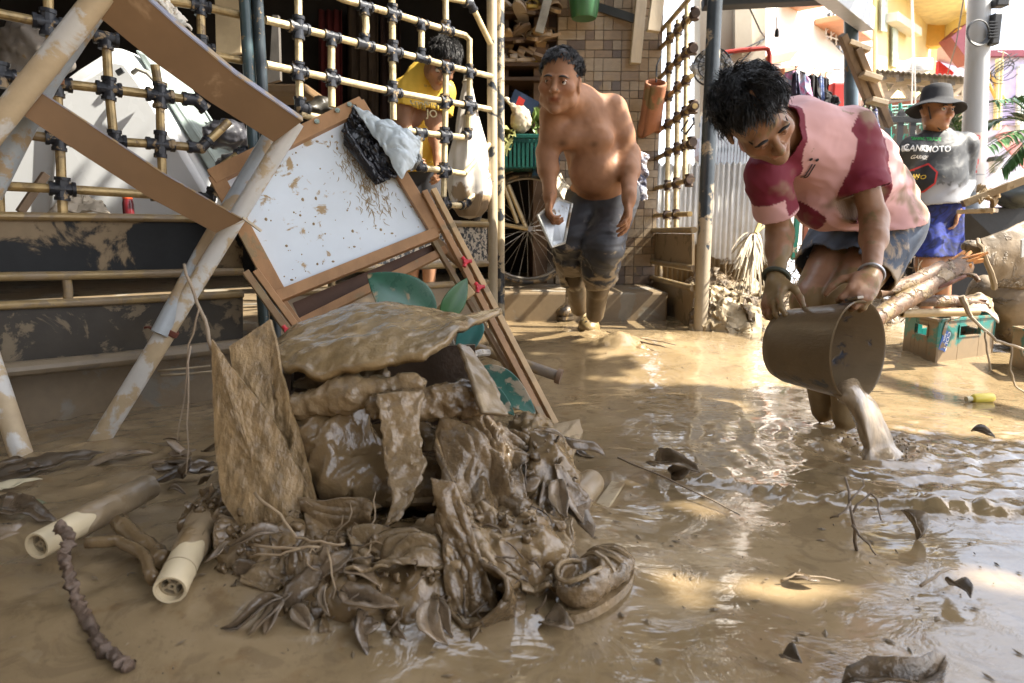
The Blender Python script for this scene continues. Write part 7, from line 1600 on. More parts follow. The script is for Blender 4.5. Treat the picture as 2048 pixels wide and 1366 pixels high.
# ---------------------------------------------------------------- D: in the storeroom behind the gate
pd = thing('person', 'person in a yellow shirt stooping inside behind the middle gate', 'person', W(850, 560, 4.2))
HC_D = W(884, 128, 4.0); RD_ = frame((.15, -.70, -.70), (.42, -.55, .62)); nbD = W(848, 152, 4.12); LsD = W(884, 188, 4.16); RsD = W(812, 186, 4.06); ReD = W(806, 240, 4.05); RwD = W(822, 285, 3.95); LeD = W(872, 260, 4.15); LwD = W(876, 318, 4.1)
sd = Sdf(.016); LD_ = head(sd, HC_D, RD_, 1.02, .012, 1.0, False); sd.cap(LD_(0, -.02, -.05), nbD, .056, .064, .03); sd.chain([LsD, LeD, LwD], [.055, .042, .028], .02); sd.chain([RsD, ReD, RwD], [.055, .042, .028], .02)
hand(sd, RwD, V3((.3, -.1, -1)), V3((.8, .3, 0)), -1, (.4, .5, .4), 1, .008); hand(sd, LwD, V3((0, -.1, -1)), V3((-.8, .3, 0)), 1, (.4, .5, .4), 1, .008); sd.ell(W(840, 240, 4.2), (.14, .1, .2), None, .05)
hl_, hr2 = W(858, 330, 4.35), W(822, 330, 4.35); sd.chain([hl_, W(862, 450, 4.3), W(858, 560, 4.35)], [.09, .062, .04], .03); sd.chain([hr2, W(826, 450, 4.3), W(824, 560, 4.35)], [.09, .062, .04], .03)
def tD(V, ids): T = np.ones((len(V), 3)); return head_tint(HC_D, RD_, 1.02, V, T)
_, VD, FD = sdf_obj('body', sd, .008, skin('skin_inside', (.33, .18, .11)), pd, None, 0, tint=tD); face_bits(pd, LD_, RD_, 1.02, bvh_of(VD, FD), (0, .8, -.5))
hair(pd, HC_D, RD_, 1.04, 1600, .045, (.1, .8, 0), M_HAIR, 5, .5, .15, lift=.5, vol=1.04, width=.0018, clump=10)
ys = Sdf(.04); ys.ell(W(842, 215, 4.16), (.165, .12, .15), None, .06); ys.ell(W(838, 285, 4.24), (.16, .125, .18), None, .06); ys.cap(nbD, LsD, .075, .07, .04); ys.cap(nbD, RsD, .075, .07, .04); ys.cap(LsD, LsD.lerp(LeD, .6), .075, .075, .025); ys.cap(RsD, RsD.lerp(ReD, .62), .075, .075, .025)
yo, YV, YF = sdf_obj('shirt', ys, .008, mat('yellow_shirt', (.62, .40, .05), .8, var=.12, bump=.15, bs=100, mud=.16), pd, lambda P: wrinkle(P, (.3, .2, .9), 9, .010, 4), .016, [(LsD.lerp(LeD, .55), LeD - LsD, .12), (RsD.lerp(ReD, .55), ReD - RsD, .12), (W(838, 345, 4.25), (0, 0, -1), .25)], solid=.004)
mb = MB(); bvY = bvh_of(YV, YF); lay_text('CHAMPIONS', .040, W(856, 206, 3.8), (1, .1, -.08), (0, 0, 1), mb, bvY, .006, 0, .85); lay_text('JO', .055, W(864, 228, 3.8), (1, .1, -.08), (0, 0, 1), mb, bvY, .006); obj('lettering', mb, mat('grey_print', (.20, .17, .10), .7), yo, smooth=0)
ds = Sdf(.04); ds.ell(W(840, 335, 4.34), (.15, .13, .1), None, .05); ds.cap(hl_, W(862, 430, 4.31), .1, .095, .03); ds.cap(hr2, W(826, 430, 4.31), .1, .095, .03); sdf_obj('shorts', ds, .010, mat('dark_shorts', (.03, .03, .035), .8), pd)
# ================================================================ THE MUD-SOAKED HEAP IN FRONT
M_CLOTH = mat('soaked_cloth', (.148, .100, .052), .2, var=.42, vs=14, bump=1.0, bs=24, rvar=.11, bdist=.012, coat=.3)
M_CLOTHL = mat('pale_soaked_cloth', (.21, .148, .08), .24, var=.32, vs=12, bump=.9, bs=30, rvar=.1, bdist=.010, coat=.25)
def wet(px, py, Y): return W(px, py, Y)
hp_ = Sdf(.05)
for (px, py, Y, r) in ((800, 1140, 1.15, (.30, .16, .10)), (560, 1090, 1.20, (.13, .13, .09)), (1000, 1100, 1.17, (.15, .14, .10)), (1085, 950, 1.34, (.09, .11, .11)), (450, 1040, 1.27, (.10, .10, .07)), (830, 960, 1.46, (.24, .14, .15)), (700, 1210, 1.03, (.14, .06, .045)), (900, 1220, 1.03, (.14, .06, .045))):
    hp_.ell(W(px, py, Y), r)
hpo, PHV, PHF = sdf_obj('mud_heap', hp_, .0085, M_MUDG, None, lambda P: .016 * ridge(P * np.array((9, 9, 6)), 3) + .007 * ridge(P * 26, 2), .045)
tag(hpo, 'mound of glossy mud and soaked litter in the foreground', 'mud heap'); bvH = bvh_of(PHV, PHF)
# two torn plywood sheets standing in the heap
def slab(name, pts, th, m, lab, cat, amp=.004, fr=26, seed=0, n=34):
    # irregular sheet: triangulated fan grid of its outline, rough mud on the face, real thickness
    P3 = [W(*p) for p in pts]; c = sum(P3, V3((0, 0, 0))) / len(P3); nn = V3((0, 0, 0))
    for a, b in zip(P3, P3[1:] + P3[:1]): nn += (a - c).cross(b - c)
    nn.normalize(); nn = nn if nn.y < 0 else -nn
    dense = []
    for a, b in zip(P3, P3[1:] + P3[:1]):
        k_ = max(2, int((b - a).length / .012)); dense += [a.lerp(b, i / k_) for i in range(k_)]
    rr = random.Random(seed); N = len(dense); R_ = 12; v = []; f = []
    jit = [V3((rr.gauss(0, .0007), 0, rr.gauss(0, .0007))) for _ in dense]
    for r in range(R_ + 1):
        t = (r / R_)
        for i, p in enumerate(dense): v.append(c.lerp(p + jit[i] * t, max(t, .004)))
    V_ = np.array([tuple(x) for x in v]); d = amp * (ridge(V_ * fr * np.array((1, 1, .45)) + seed, 3) - .3) + amp * .8 * fbm(V_ * fr * 2.4, 2); d2 = np.array(nn)
    eg = np.repeat(np.clip((1 - np.arange(R_ + 1) / R_) * 3, 0, 1), N); front = V_ + d2 * (np.maximum(d, -th * .3) * eg)[:, None]; back = V_ - d2 * th
    M_ = len(v); allv = front.tolist() + back.tolist()
    for r in range(R_):
        for i in range(N):
            j = (i + 1) % N; q = (r * N + i, (r + 1) * N + i, (r + 1) * N + j, r * N + j); f.append(q); f.append(tuple(x + M_ for x in q[::-1]))
    for i in range(N):
        j = (i + 1) % N; a = R_ * N; f.append((a + i, a + i + M_, a + j + M_, a + j))
    mb = MB().add(allv, f); return tag(obj(name, mb, m, smooth=42, fix=True), lab, cat)
M_PLY = mat('mud_smeared_plywood', (.255, .175, .088), .30, var=.42, vs=20, bump=1.0, bs=30, stretch=(1.8, 1.8, .6), rvar=.14, bdist=.010)
slab('plywood_sheet', [(458, 694, 1.33), (540, 638, 1.37), (549, 672, 1.35), (562, 745, 1.30), (602, 890, 1.24), (643, 1056, 1.17), (600, 1066, 1.18), (520, 1064, 1.2), (490, 900, 1.27)], .009, M_PLY, 'tall torn plywood sheet with a square top, standing behind the pointed one', 'plywood', seed=3)
slab('plywood_sheet', [(423, 680, 1.28), (470, 745, 1.265), (545, 836, 1.24), (606, 960, 1.2), (596, 1060, 1.155), (540, 1072, 1.155), (480, 1056, 1.165), (444, 1000, 1.19), (428, 880, 1.23)], .008, M_PLY, 'pointed torn plywood sheet leaning at the left of the heap', 'plywood', seed=8)
# cardboard-like sheet forming the roof of the heap
nu, nv = 90, 46; P = np.zeros((nu, nv, 3))
far_ = [(548, 690, 1.58), (600, 655, 1.62), (660, 630, 1.66), (730, 613, 1.68), (800, 616, 1.68), (870, 630, 1.66), (930, 640, 1.62), (1004, 620, 1.60)]
near_ = [(548, 706, 1.40), (566, 742, 1.32), (640, 742, 1.28), (700, 736, 1.26), (770, 722, 1.26), (850, 706, 1.27), (900, 672, 1.32), (996, 626, 1.56)]
def pl_at(a, t):
    x = t * (len(a) - 1); k = min(int(x), len(a) - 2); return W(*a[k]).lerp(W(*a[k + 1]), x - k)
for i in range(nu):
    for j in range(nv):
        u, v = i / (nu - 1), j / (nv - 1); q = pl_at(near_, u).lerp(pl_at(far_, u), v); q.z += .018 * math.sin(PI * v) * math.sin(PI * u); P[i, j] = q
d = .005 * ridge(P * np.array((6, 10, 6)), 3) + .004 * fbm(P * 24, 3); P[..., 2] += d * np.clip(np.minimum(np.linspace(0, 1, nu)[:, None] * 8, (1 - np.linspace(0, 1, nu))[:, None] * 8), 0, 1)
P[..., 1] += .012 * pn(P * 15)
P[:, :6, 2] -= (.004 + .012 * np.maximum(0, ridge(P[:, :6] * np.array((6, 2, 2)), 3) - .3))[..., ] * (1 - np.arange(6)[None, :] / 6)
tag(obj('cardboard_sheet', MB().grid(P), mat('mud_plastered_card', (.24, .167, .082), .24, var=.34, vs=10, bump=.8, bs=24, rvar=.12, bdist=.010, coat=.25), solid=.016), 'mud plastered sheet of card roofing the heap', 'cardboard')
# box shell under it, cavity shade put into its near-black wood colour
bxs = thing('broken_cabinet', 'broken wooden cabinet gaping dark under the sheet of card', 'cabinet', W(760, 900, 1.45))
mb = MB(); mb.prism([W(566, 1010, 1.56), W(960, 1000, 1.60), W(950, 690, 1.60), W(566, 700, 1.56)], (0, .012, 0)); obj('back_panel', mb, mat('cavity_dark_wood', (.035, .022, .014), .35, var=.4, bump=.4), bxs, smooth=0, fix=True)
mb = MB(); mb.prism([W(570, 1000, 1.34), W(572, 740, 1.34), W(580, 735, 1.56), W(578, 990, 1.56)], (.010, 0, 0)); obj('side_panel', mb, mat('cavity_dark_wood', (0, 0, 0)), bxs, smooth=0, fix=True)
mb = MB(); mb.prism([W(572, 790, 1.30), W(690, 795, 1.30), W(690, 806, 1.30), W(572, 803, 1.30)], (0, .2, 0)); obj('shelf_board', mb, mat('cavity_dark_wood', (0, 0, 0)), bxs, smooth=0, fix=True)
mb = MB(); mb.prism([W(900, 838, 1.30), W(985, 846, 1.30), W(985, 862, 1.30), W(900, 856, 1.30)], (0, .2, 0)); obj('shelf_board', mb, mat('wet_brown_wood', (.11, .06, .03), .4, bump=.4), bxs, smooth=0, fix=True)
# rolled strata of soaked cloth below the sheet
def blob(name, prims, h, m, lab, cat, fr=18, am=.012, an=None, k=.03, group=None):
    s = Sdf(k)
    for p in prims:
        if len(p) == 3: s.cap(W(*p[0]), W(*p[1]), p[2])
        elif len(p) == 4: s.cap(W(*p[0]), W(*p[1]), p[2], p[3])
        else: s.ell(W(p[0], p[1], p[2]), p[3], None if p[4] is None else np.array(p[4]))
    dsp = (lambda P: am * (.6 - ridge(P * fr, 3) * .7) + am * .4 * fbm(P * fr * 2, 2)) if an is None else (lambda P: wrinkle(P, an, fr, am, 3) + am * .25 * fbm(P * 50, 2))
    o, V_, F_ = sdf_obj(name, s, h, m, None, dsp, am * 2.2); tag(o, lab, cat, group); return V_, F_
blob('soaked_bundle', [((600, 812, 1.30), (700, 790, 1.28), .026, .03), ((690, 786, 1.28), (830, 768, 1.27), .028, .022), ((610, 770, 1.38), (760, 752, 1.34), .022, .02)], .0055, M_CLOTHL, 'rolled bundle of soaked cloth lying under the sheet of card', 'bundle', 22, .009)
blob('soaked_bundle', [((760, 812, 1.24), (930, 790, 1.28), .024, .03), ((840, 822, 1.26), (950, 812, 1.29), .018, .02)], .0055, M_CLOTH, 'torn fibrous bundle under the right end of the sheet of card', 'bundle', 34, .010)
blob('mud_sack', [(672, 905, 1.31, (.088, .07, .075), None), (735, 955, 1.28, (.10, .07, .055), None), ((600, 880, 1.32), (690, 840, 1.33), .04, .05)], .0055, M_MUDG, 'bulging mud filled sack left of the bent strip of board', 'sack', 13, .011, (.55, 0, .85))
blob('mud_basin', [(860, 960, 1.30, (.125, .09, .055), None)], .006, M_CLOTH, 'rounded side of a buried basin behind the bent strip', 'basin', 7, .006)
rim = MB().tube([W(705 + 30 * i, 985 + 22 * math.sin(PI * i / 9.0) - 1.2 * i, 1.245 - .03 * math.sin(PI * i / 9)) for i in range(10)], [.006] + [.010] * 8 + [.006], 8); tag(obj('basin_rim', rim, M_CLOTHL), 'curved muddy rim of the basin showing under the heap', 'rim')
# ribbons: strips given by their two edges
def ribbon(name, A, B, n, m, lab, cat, th=.006, amp=.004, fr=24, nv=10, seed=0, group=None):
    P = np.zeros((n, nv, 3))
    def at(a, t):
        x = t * (len(a) - 1); k = min(int(x), len(a) - 2); f = x - k; p = [W(*a[max(0, k - 1)]), W(*a[k]), W(*a[k + 1]), W(*a[min(len(a) - 1, k + 2)])]
        return .5 * (2 * p[1] + (p[2] - p[0]) * f + (2 * p[0] - 5 * p[1] + 4 * p[2] - p[3]) * f * f + (3 * p[1] - p[0] - 3 * p[2] + p[3]) * f ** 3)
    for i in range(n):
        a, b = at(A, i / (n - 1)), at(B, i / (n - 1))
        for j in range(nv): P[i, j] = a.lerp(b, j / (nv - 1))
    d = amp * (ridge(P * fr + seed, 3) - .3); P[..., 1] -= d; P[..., 2] += d * .5 + amp * .6 * pn(P * 40)
    P[:, 0] += amp * pn(P[:, 0] * 60)[:, None] * np.array((1, .3, .5)); P[:, -1] += 1.8 * amp * pn(P[:, -1] * 50 + 7)[:, None] * np.array((1, .3, .5))
    return tag(obj(name, MB().grid(P), m, solid=th), lab, cat, group)
ribbon('bent_board', [(752, 788, 1.22), (764, 870, 1.19), (774, 950, 1.16), (788, 1000, 1.13), (772, 1052, 1.10)], [(850, 784, 1.24), (838, 850, 1.21), (850, 930, 1.17), (828, 985, 1.14), (796, 1042, 1.10)], 60, M_CLOTHL, 'pale bent strip of board peeling down the front of the heap', 'board', .008, .004, 30, 16)
ribbon('bent_board', [(916, 690, 1.30), (938, 752, 1.25), (962, 826, 1.20)], [(938, 696, 1.31), (982, 762, 1.27), (1014, 832, 1.22)], 30, mat('plank_mud2', (.20, .15, .09), .3, var=.3, bump=.5, coat=.2), 'curved mud coated plank propping the right end of the card', 'board', .009, .003)
# soaked cloths draped over the front: folded sheets with real depth
def cloth(pts, amp, fr, seed, an, m, lab, nu=90, nv=90, th=.005, curl=0):
    P = crumple([W(*p) for p in pts], nu, nv, amp, fr, seed, curl, an); return tag(obj('soaked_cloth', MB().grid(P), m, solid=th), lab, 'cloth', 'soaked cloths over the heap')
cloth([(872, 790, 1.30), (1050, 862, 1.33), (1066, 1050, 1.12), (868, 1010, 1.11)], .024, 12, 1, (.3, -.3, -.9), M_CLOTH, 'large soaked cloth draped down the right shoulder of the heap')
cloth([(700, 1046, 1.12), (900, 1026, 1.10), (905, 1140, 1.02), (690, 1140, 1.02)], .022, 13, 2, (.9, 0, -.3), M_CLOTHL, 'soaked cloth bunched under the curved basin rim')
cloth([(640, 1130, 1.05), (860, 1120, 1.04), (880, 1262, .985), (650, 1275, .975)], .024, 12, 3, (.8, -.2, -.45), M_CLOTH, 'pleated soaked cloth lying lowest at the front of the heap')
cloth([(880, 1010, 1.11), (1085, 1010, 1.14), (1080, 1150, 1.03), (890, 1130, 1.02)], .026, 12, 4, (.5, -.2, -.8), M_CLOTHL, 'soaked cloth gathered left of the sneaker')
cloth([(868, 960, 1.09), (905, 965, 1.08), (1000, 1230, .985), (905, 1250, .985)], .014, 13, 5, (.2, -.2, -.95), M_CLOTH, 'narrow twisted cloth hanging at the middle front of the heap', 50, 80)
cloth([(545, 1070, 1.13), (690, 1066, 1.11), (700, 1200, 1.01), (560, 1190, 1.03)], .018, 11, 6, (.2, -.2, -.95), M_CLOTH, 'soaked cloth below the plywood sheets')
cloth([(600, 1000, 1.17), (760, 1010, 1.15), (740, 1110, 1.08), (610, 1110, 1.09)], .018, 12, 11, (.8, -.2, -.4), M_CLOTH, 'soaked cloth tucked under the dark mouth of the cabinet')
cloth([(690, 1190, 1.02), (790, 1150, 1.04), (820, 1275, .975), (700, 1285, .97)], .016, 13, 12, (.5, -.2, -.8), M_CLOTH, 'pleated scrap of cloth at the bottom left of the heap', 60, 60)
cloth([(430, 1000, 1.24), (540, 1050, 1.17), (520, 1130, 1.09), (430, 1100, 1.12)], .016, 12, 13, (.3, -.2, -.9), M_CLOTH, 'soaked cloth between the plywood and the cream tube', 60, 60)
cloth([(560, 1110, 1.07), (660, 1110, 1.06), (640, 1270, .98), (590, 1262, .985)], .014, 14, 14, (.1, -.2, -.95), M_CLOTH, 'ragged strip of cloth hanging at the left foot of the heap', 50, 80)
cloth([(480, 1100, 1.11), (580, 1110, 1.09), (560, 1180, 1.03), (490, 1170, 1.05)], .014, 13, 15, (.5, -.2, -.8), M_CLOTHL, 'small crumpled cloth beside the cream tube', 50, 50)
cloth([(1046, 1030, 1.16), (1150, 1040, 1.18), (1120, 1180, 1.04), (1050, 1170, 1.03)], .014, 13, 7, (.2, -.2, -.95), M_CLOTHL, 'small soaked cloth touching the sneaker')
cloth([(930, 1120, 1.05), (1060, 1130, 1.06), (1050, 1230, 1.0), (990, 1240, .99)], .014, 11, 8, (.6, 0, -.7), M_CLOTH, 'soaked cloth behind the rolled sleeve')
# rolled sleeve with a dark mouth
a, b = W(944, 1186, .995), W(1030, 1222, 1.10); P = np.zeros((40, 30, 3)); ax = (b - a).normalized(); x = ax.cross(V3((0, 0, 1))).normalized(); y = x.cross(ax)
for i in range(40):
    for j in range(30):
        th = 2 * PI * j / 29; t = i / 39; rr = .038 + .010 * (1 - t) ** 3 + .004 * math.sin(th * 3 + t * 6); P[i, j] = a + ax * (t * .14) + x * (rr * 1.15 * math.cos(th)) + y * (rr * math.sin(th) - .01 * t)
P += .004 * ridge(P * 24, 2)[..., None]; tag(obj('rolled_sleeve', MB().grid(P), M_CLOTH, solid=.007), 'rolled muddy sleeve with a dark open mouth at the front of the heap', 'sleeve')
# clods and drips of mud over everything
cm = MB(); rs_ = random.Random(5)
for i in range(330):
    px, py = rs_.choice(((rs_.uniform(440, 1130), rs_.uniform(1000, 1270)), (rs_.uniform(560, 1060), rs_.uniform(780, 1010)), (rs_.uniform(330, 520), rs_.uniform(960, 1180)), (rs_.uniform(1000, 1160), rs_.uniform(840, 1060))))
    p, nn = None, None
    h = bvH.ray_cast(CAMP, ray(px, py).normalized())
    if h[0] is None: continue
    p, nn = h[0], h[1]; r_ = rs_.choice((.002, .003, .004, .005, .007)); n0 = len(cm.v); cm.ball(p + nn * (r_ * .3 + .006), (r_ * rs_.uniform(.8, 2.2), r_, r_ * rs_.uniform(.7, 1.8)), Matrix.Rotation(rs_.uniform(0, 6), 3, 'Y'), 9, 7)
v = np.array(cm.v); cm.v = (v + .005 * np.stack([fbm(v * 110, 2), fbm(v * 110 + 9, 2), fbm(v * 110 + 19, 2)], -1)).tolist(); tag(obj('mud_clods', cm, M_CLOTH, smooth=180, kind='stuff'))
# sneaker
snk = thing('sneaker', 'mud filled sneaker lying at the right foot of the heap', 'shoe', G(1180, 1195)); A1_ = W(1166, 1156, 1.045); B1s = W(1226, 1100, 1.13)
ax = (B1s - A1_); ax.z *= .35; ax.normalize(); Rk_ = frame(ax, (0, .1, 1)); An = np.array(Rk_)
def SL(x, y, z): return A1_ + Rk_ @ V3((x, y, z))
s_ = Sdf(.02); s_.ell(SL(0, .0, -.006), (.042, .060, .042), An); s_.ell(SL(.002, .075, -.016), (.044, .070, .032), An); s_.ell(SL(-.004, -.006, .030), (.028, .046, .046), An, .008, 0, True)
so_, sv, sf_ = sdf_obj('upper', s_, .0045, M_CLOTH, snk, lambda P: .003 * ridge(P * 40, 2), .006)
mb = MB(); mb.prism([SL(.045 * math.sin(t) * (1 + .08 * math.cos(t)), .042 + .108 * math.cos(t), -.048) for t in np.linspace(0, 2 * PI, 30)[:-1]], Rk_ @ V3((0, 0, .016))); obj('sole', mb, M_CLOTHL, snk, smooth=40, fix=True)
bvK = bvh_of(sv, sf_)
for k in range(5):
    pts_ = []
    for t in np.linspace(-1, 1, 9):
        h = bvK.ray_cast(SL(.036 * t, .046 + .015 * k + .006 * t * (1 if k % 2 else -1), .15), -(Rk_ @ V3((0, 0, 1))), .3)
        if h[0] is not None: pts_.append(h[0] + V3((0, 0, .002)))
    if len(pts_) > 2: obj('lace', MB().tube(pts_, .0048, 6), M_CLOTHL, snk)
obj('collar', MB().tube([SL(-.003 + .031 * math.cos(t), -.006 + .048 * math.sin(t), .022 - .008 * math.sin(t) + .006 * math.cos(2 * t) - .005) for t in np.linspace(0, 2 * PI, 22)], .0042, 8, cap=False), M_CLOTHL, snk)
# torn sheet, cup, pale slat at the right of the heap
slab('muddy_board', [(1040, 862, 1.72), (1158, 838, 1.80), (1166, 862, 1.76), (1140, 925, 1.56), (1066, 945, 1.50)], .012, M_MUDL, 'muddy board lying in a patch of sun right of the heap', 'board', .005, 24, 5)
blob('mud_lump', [(1090, 905, 1.48, (.06, .05, .05), None), (1120, 960, 1.40, (.04, .05, .05), None), (1060, 860, 1.55, (.05, .05, .04), None)], .006, M_MUD, 'crumbly lump of mud at the right shoulder of the heap', 'mud lump', 30, .014)
cu = thing('plastic_cup', 'mud filmed plastic jar lying right of the heap', 'jar', G(1172, 1000)); c0 = W(1156, 996, 1.32); cd_ = (W(1194, 950, 1.42) - c0).normalized()
obj('jar', MB().lathe([(0, .0), (.027, .0), (.029, .006), (.030, .066), (.028, .080), (.0, .082)], c0, cd_, 24), mat('mud_film_plastic', (.24, .18, .11), .3, var=.15, bump=.2, mud=.3), cu); obj('lid', MB().lathe([(0, -.012), (.025, -.012), (.0305, -.008), (.0305, .006), (.029, .008)], c0, cd_, 24), mat('mud_film_lid', (.25, .185, .11), .3, bump=.3), cu)
mb = MB(); mb.bar(G(1186, 1040, .004), G(1236, 966, .006), .034, .008); tag(obj('pale_slat', mb, mat('pale_muddy_slat', (.34, .27, .17), .5, var=.2, mud=.3), smooth=0, bevel=.002), 'pale muddy slat half sunk beside the jar', 'slat')
# ---------------------------------------------------------------- two roll cores and the rope
M_CORE = mat('cream_tube', (.56, .47, .31), .5, var=.12, bump=.2, mud=.12, ms=6, mudcol=(.21, .155, .095)); M_CORED = mat('mud_sleeved_tube', (.24, .18, .11), .35, var=.25, bump=.5, mud=.3)
def core(e0, e1, r, split, lab):
    e0, e1 = Vector(e0), Vector(e1); d = (e1 - e0).normalized(); L_ = (e1 - e0).length; t = thing('roll_core', lab, 'tube', e0, 'cream tubes lying in front')
    obj('tube', MB().lathe([(r * .80, .045), (r * .80, .0), (r * .97, -.001), (r, .002), (r, L_ * split)], e0, d, 40), M_CORE, t, smooth=60)
    P = np.zeros((40, 33, 3)); x = d.orthogonal().normalized(); y = d.cross(x)
    for i in range(40):
        for j in range(33):
            th = 2 * PI * j / 32; s0 = L_ * split - .022 + .012 * math.sin(th * 2 + 1) + .006 * math.sin(th * 5); s = s0 - .004 + (L_ - s0) * i / 39; rr = r + .0016 * min(i, 2) + .003 * float(fbm(np.array((th, s * 30, 3.0)), 2)) * min(1, i / 3); P[i, j] = e0 + d * s + x * (rr * math.cos(th)) + y * (rr * math.sin(th))
    obj('mud_coat', MB().grid(P), M_CORED, t, smooth=180)
    pg = MB(); pg.lathe([(r * .80, .012), (r * .62, .010), (r * .60, .04)], e0, d, 32); pg.lathe([(r * .12, .0185), (r * .14, .008), (r * .27, .008), (r * .29, .02), (r * .29, .045)], e0, d, 20)
    for k in range(4): an = PI / 2 * k + .5; q = x * math.cos(an) + y * math.sin(an); pg.bar(e0 + q * (r * .27) + d * .016, e0 + q * (r * .64) + d * .016, r * .16, .010, up=d)
    obj('end_plug', pg, mat('tan_plug', (.32, .255, .16), .5, mud=.3), t, smooth=40)
    obj('bore', MB().lathe([(0, .044), (r * .81, .044)], e0, d, 24), mat('bore_dark', (.008, .007, .006), .9, bump=0), t); obj('groove', MB().tube(ring(e0 + d * .05, d, r * 1.003, 0), .0012, 5, cap=False), mat('tan_plug', (0, 0, 0)), t)
core(W(74, 1092, 1.135), W(300, 972, 1.42), .0245, .42, 'cream tube with a plugged end at the far left, crossed by the rope')
core(W(340, 1180, 1.03), W(446, 965, 1.36), .0265, .36, 'cream tube with a plugged end pointing out from under the plywood')
rp = [W(118, 1050, 1.14), W(140, 1075, 1.10), W(128, 1110, 1.085), W(140, 1160, 1.06), G(160, 1215, .012), G(200, 1290, .01), G(238, 1325, .008), G(262, 1336, .006)]
q = [rp[0].lerp(rp[0], 0)]; 
for a, b in zip(rp[:-1], rp[1:]): q += [a.lerp(b, k / 16) for k in range(1, 17)]
mb = MB(); mb.tube(q, [.0082 + .0013 * math.sin(i * .9) + .001 * math.sin(i * 2.3) for i in range(len(q))], 14); v = np.array(mb.v); mb.v = (v + .006 * np.stack([fbm(v * 85, 3), fbm(v * 85 + 9, 3), fbm(v * 85 + 19, 3)], -1)).tolist(); tag(obj('muddy_rope', mb, mat('caked_rope', (.13, .09, .065), .5, var=.4, bump=.9, bs=70), smooth=180), 'mud caked rope trailing off the far left tube', 'rope')
for i, (pts, r, lab) in enumerate((([W(170, 1085, 1.16), W(235, 1082, 1.17), W(285, 1110, 1.13), W(310, 1160, 1.06)], .011, 'bent muddy hose between the two cream tubes'), ([W(240, 1045, 1.24), W(270, 1075, 1.2), W(305, 1100, 1.16), W(330, 1120, 1.12)], .017, 'thick muddy root between the two cream tubes'))):
    tag(obj('muddy_hose', stalk(pts, (r, r), jit=.003, n=10, seed=i), M_MUDG, smooth=180), lab, 'hose')
# ---------------------------------------------------------------- leaves, roots and twigs
M_LVS = [mat('muddy_leaf%d' % i, c, .2, var=.4, vs=18, bump=.8, bs=30, coat=.4, bdist=.008) for i, c in enumerate(((.15, .108, .068), (.11, .078, .048), (.19, .14, .09)))]
rs_ = random.Random(21)
def leaves(n, x0, x1, y0, y1, lab, grp, dirn=(0, -.35, -1), ln=(.05, .11), bv=bvH, jitn=.8, z=.0):
    for i in range(n):
        px, py = rs_.uniform(x0, x1), rs_.uniform(y0, y1); p, nrm = drop(px, py, bv, z); p = p + nrm * .008 + V3((0, -.006, .004)); L_ = rs_.uniform(*ln)
        d = (V3(dirn) + V3((rs_.gauss(0, jitn), rs_.gauss(0, .25), rs_.gauss(0, jitn * .5)))).normalized(); d = (d - nrm * d.dot(nrm) * .7).normalized()
        tip = p + d * L_ + nrm * rs_.uniform(.0, .02); gz = hz(tip.x, tip.y) + .004; tip.z = max(tip.z, gz); n2 = (nrm + V3((rs_.gauss(0, .5), rs_.gauss(-.3, .4), rs_.gauss(0, .4)))).normalized()
        tag(obj('dead_leaf', leaf_mb(p, tip, L_ * rs_.uniform(.22, .55), n2, rs_.uniform(-.15, .2), rs_.uniform(-.2, .6), 9, wob=rs_.uniform(.02, .11), seed=i), M_LVS[i % 3], solid=.0022), lab, 'leaf', grp)
leaves(13, 560, 740, 1050, 1250, 'mud coated dead leaf hanging at the left front of the heap', 'leaves at the left front of the heap')
leaves(9, 400, 580, 1060, 1190, 'mud coated dead leaf below the plywood sheets', 'leaves below the plywood sheets')
leaves(16, 330, 440, 880, 1010, 'crumpled muddy leaf left of the plywood sheets', 'leaves left of the plywood sheets', (0, -.2, .3), (.04, .09), z=.02)
leaves(6, 720, 1060, 1180, 1270, 'mud coated dead leaf along the front edge of the heap', 'leaves along the front edge')
leaves(12, 1040, 1150, 850, 1000, 'muddy leaf stuck to the right shoulder of the heap', 'leaves on the right shoulder of the heap', (0.2, -.3, -1))
def flatleaf(a, b, w_, n, lab, m=0, arch=.06, fold=.2, wob=.02):
    a, b = G(*a[:2], a[2] if len(a) > 2 else .012), G(*b[:2], b[2] if len(b) > 2 else .012); return tag(obj('dead_leaf', leaf_mb(a, b, w_, n, arch, fold, 14, wob=wob, seed=len(lab)), M_LVS[m] if not hasattr(m, 'name') else m, solid=.0025), lab, 'leaf')
M_LDK = mat('dark_dead_leaf', (.075, .055, .035), .3, var=.4, bump=.4); M_LPALE = mat('pale_dry_leaf', (.50, .44, .30), .6, var=.2, bump=.3, mud=.2)
flatleaf((-40, 962), (210, 908, .03), .06, (.1, -.5, .9), 'long brown strap leaf lying at the left edge', M_LDK, .03); flatleaf((-30, 948), (90, 930, .03), .05, (.2, -.6, .8), 'short strap leaf under the long one at the left edge', 1)
flatleaf((-30, 990), (82, 958, .02), .035, (0, -.2, 1), 'pale split leaf end at the left edge', M_LPALE, .04); flatleaf((-50, 1030), (90, 1005, .02), .05, (0, -.3, 1), 'greenish muddy leaf at the left edge', mat('green_muddy_leaf', (.13, .13, .06), .4, var=.4, bump=.3), .06)
flatleaf((-40, 1015), (120, 1050, .02), .055, (.1, -.5, .9), 'dark crumpled leaf touching the far left tube', 1, .1); flatleaf((-50, 1090), (60, 1055, .015), .05, (.1, -.5, .9), 'muddy leaf in front of the far left tube', 2); flatleaf((170, 935), (310, 905, .02), .04, (0, -.2, 1), 'thin leaf lying between the strap leaf and the heap', 2)
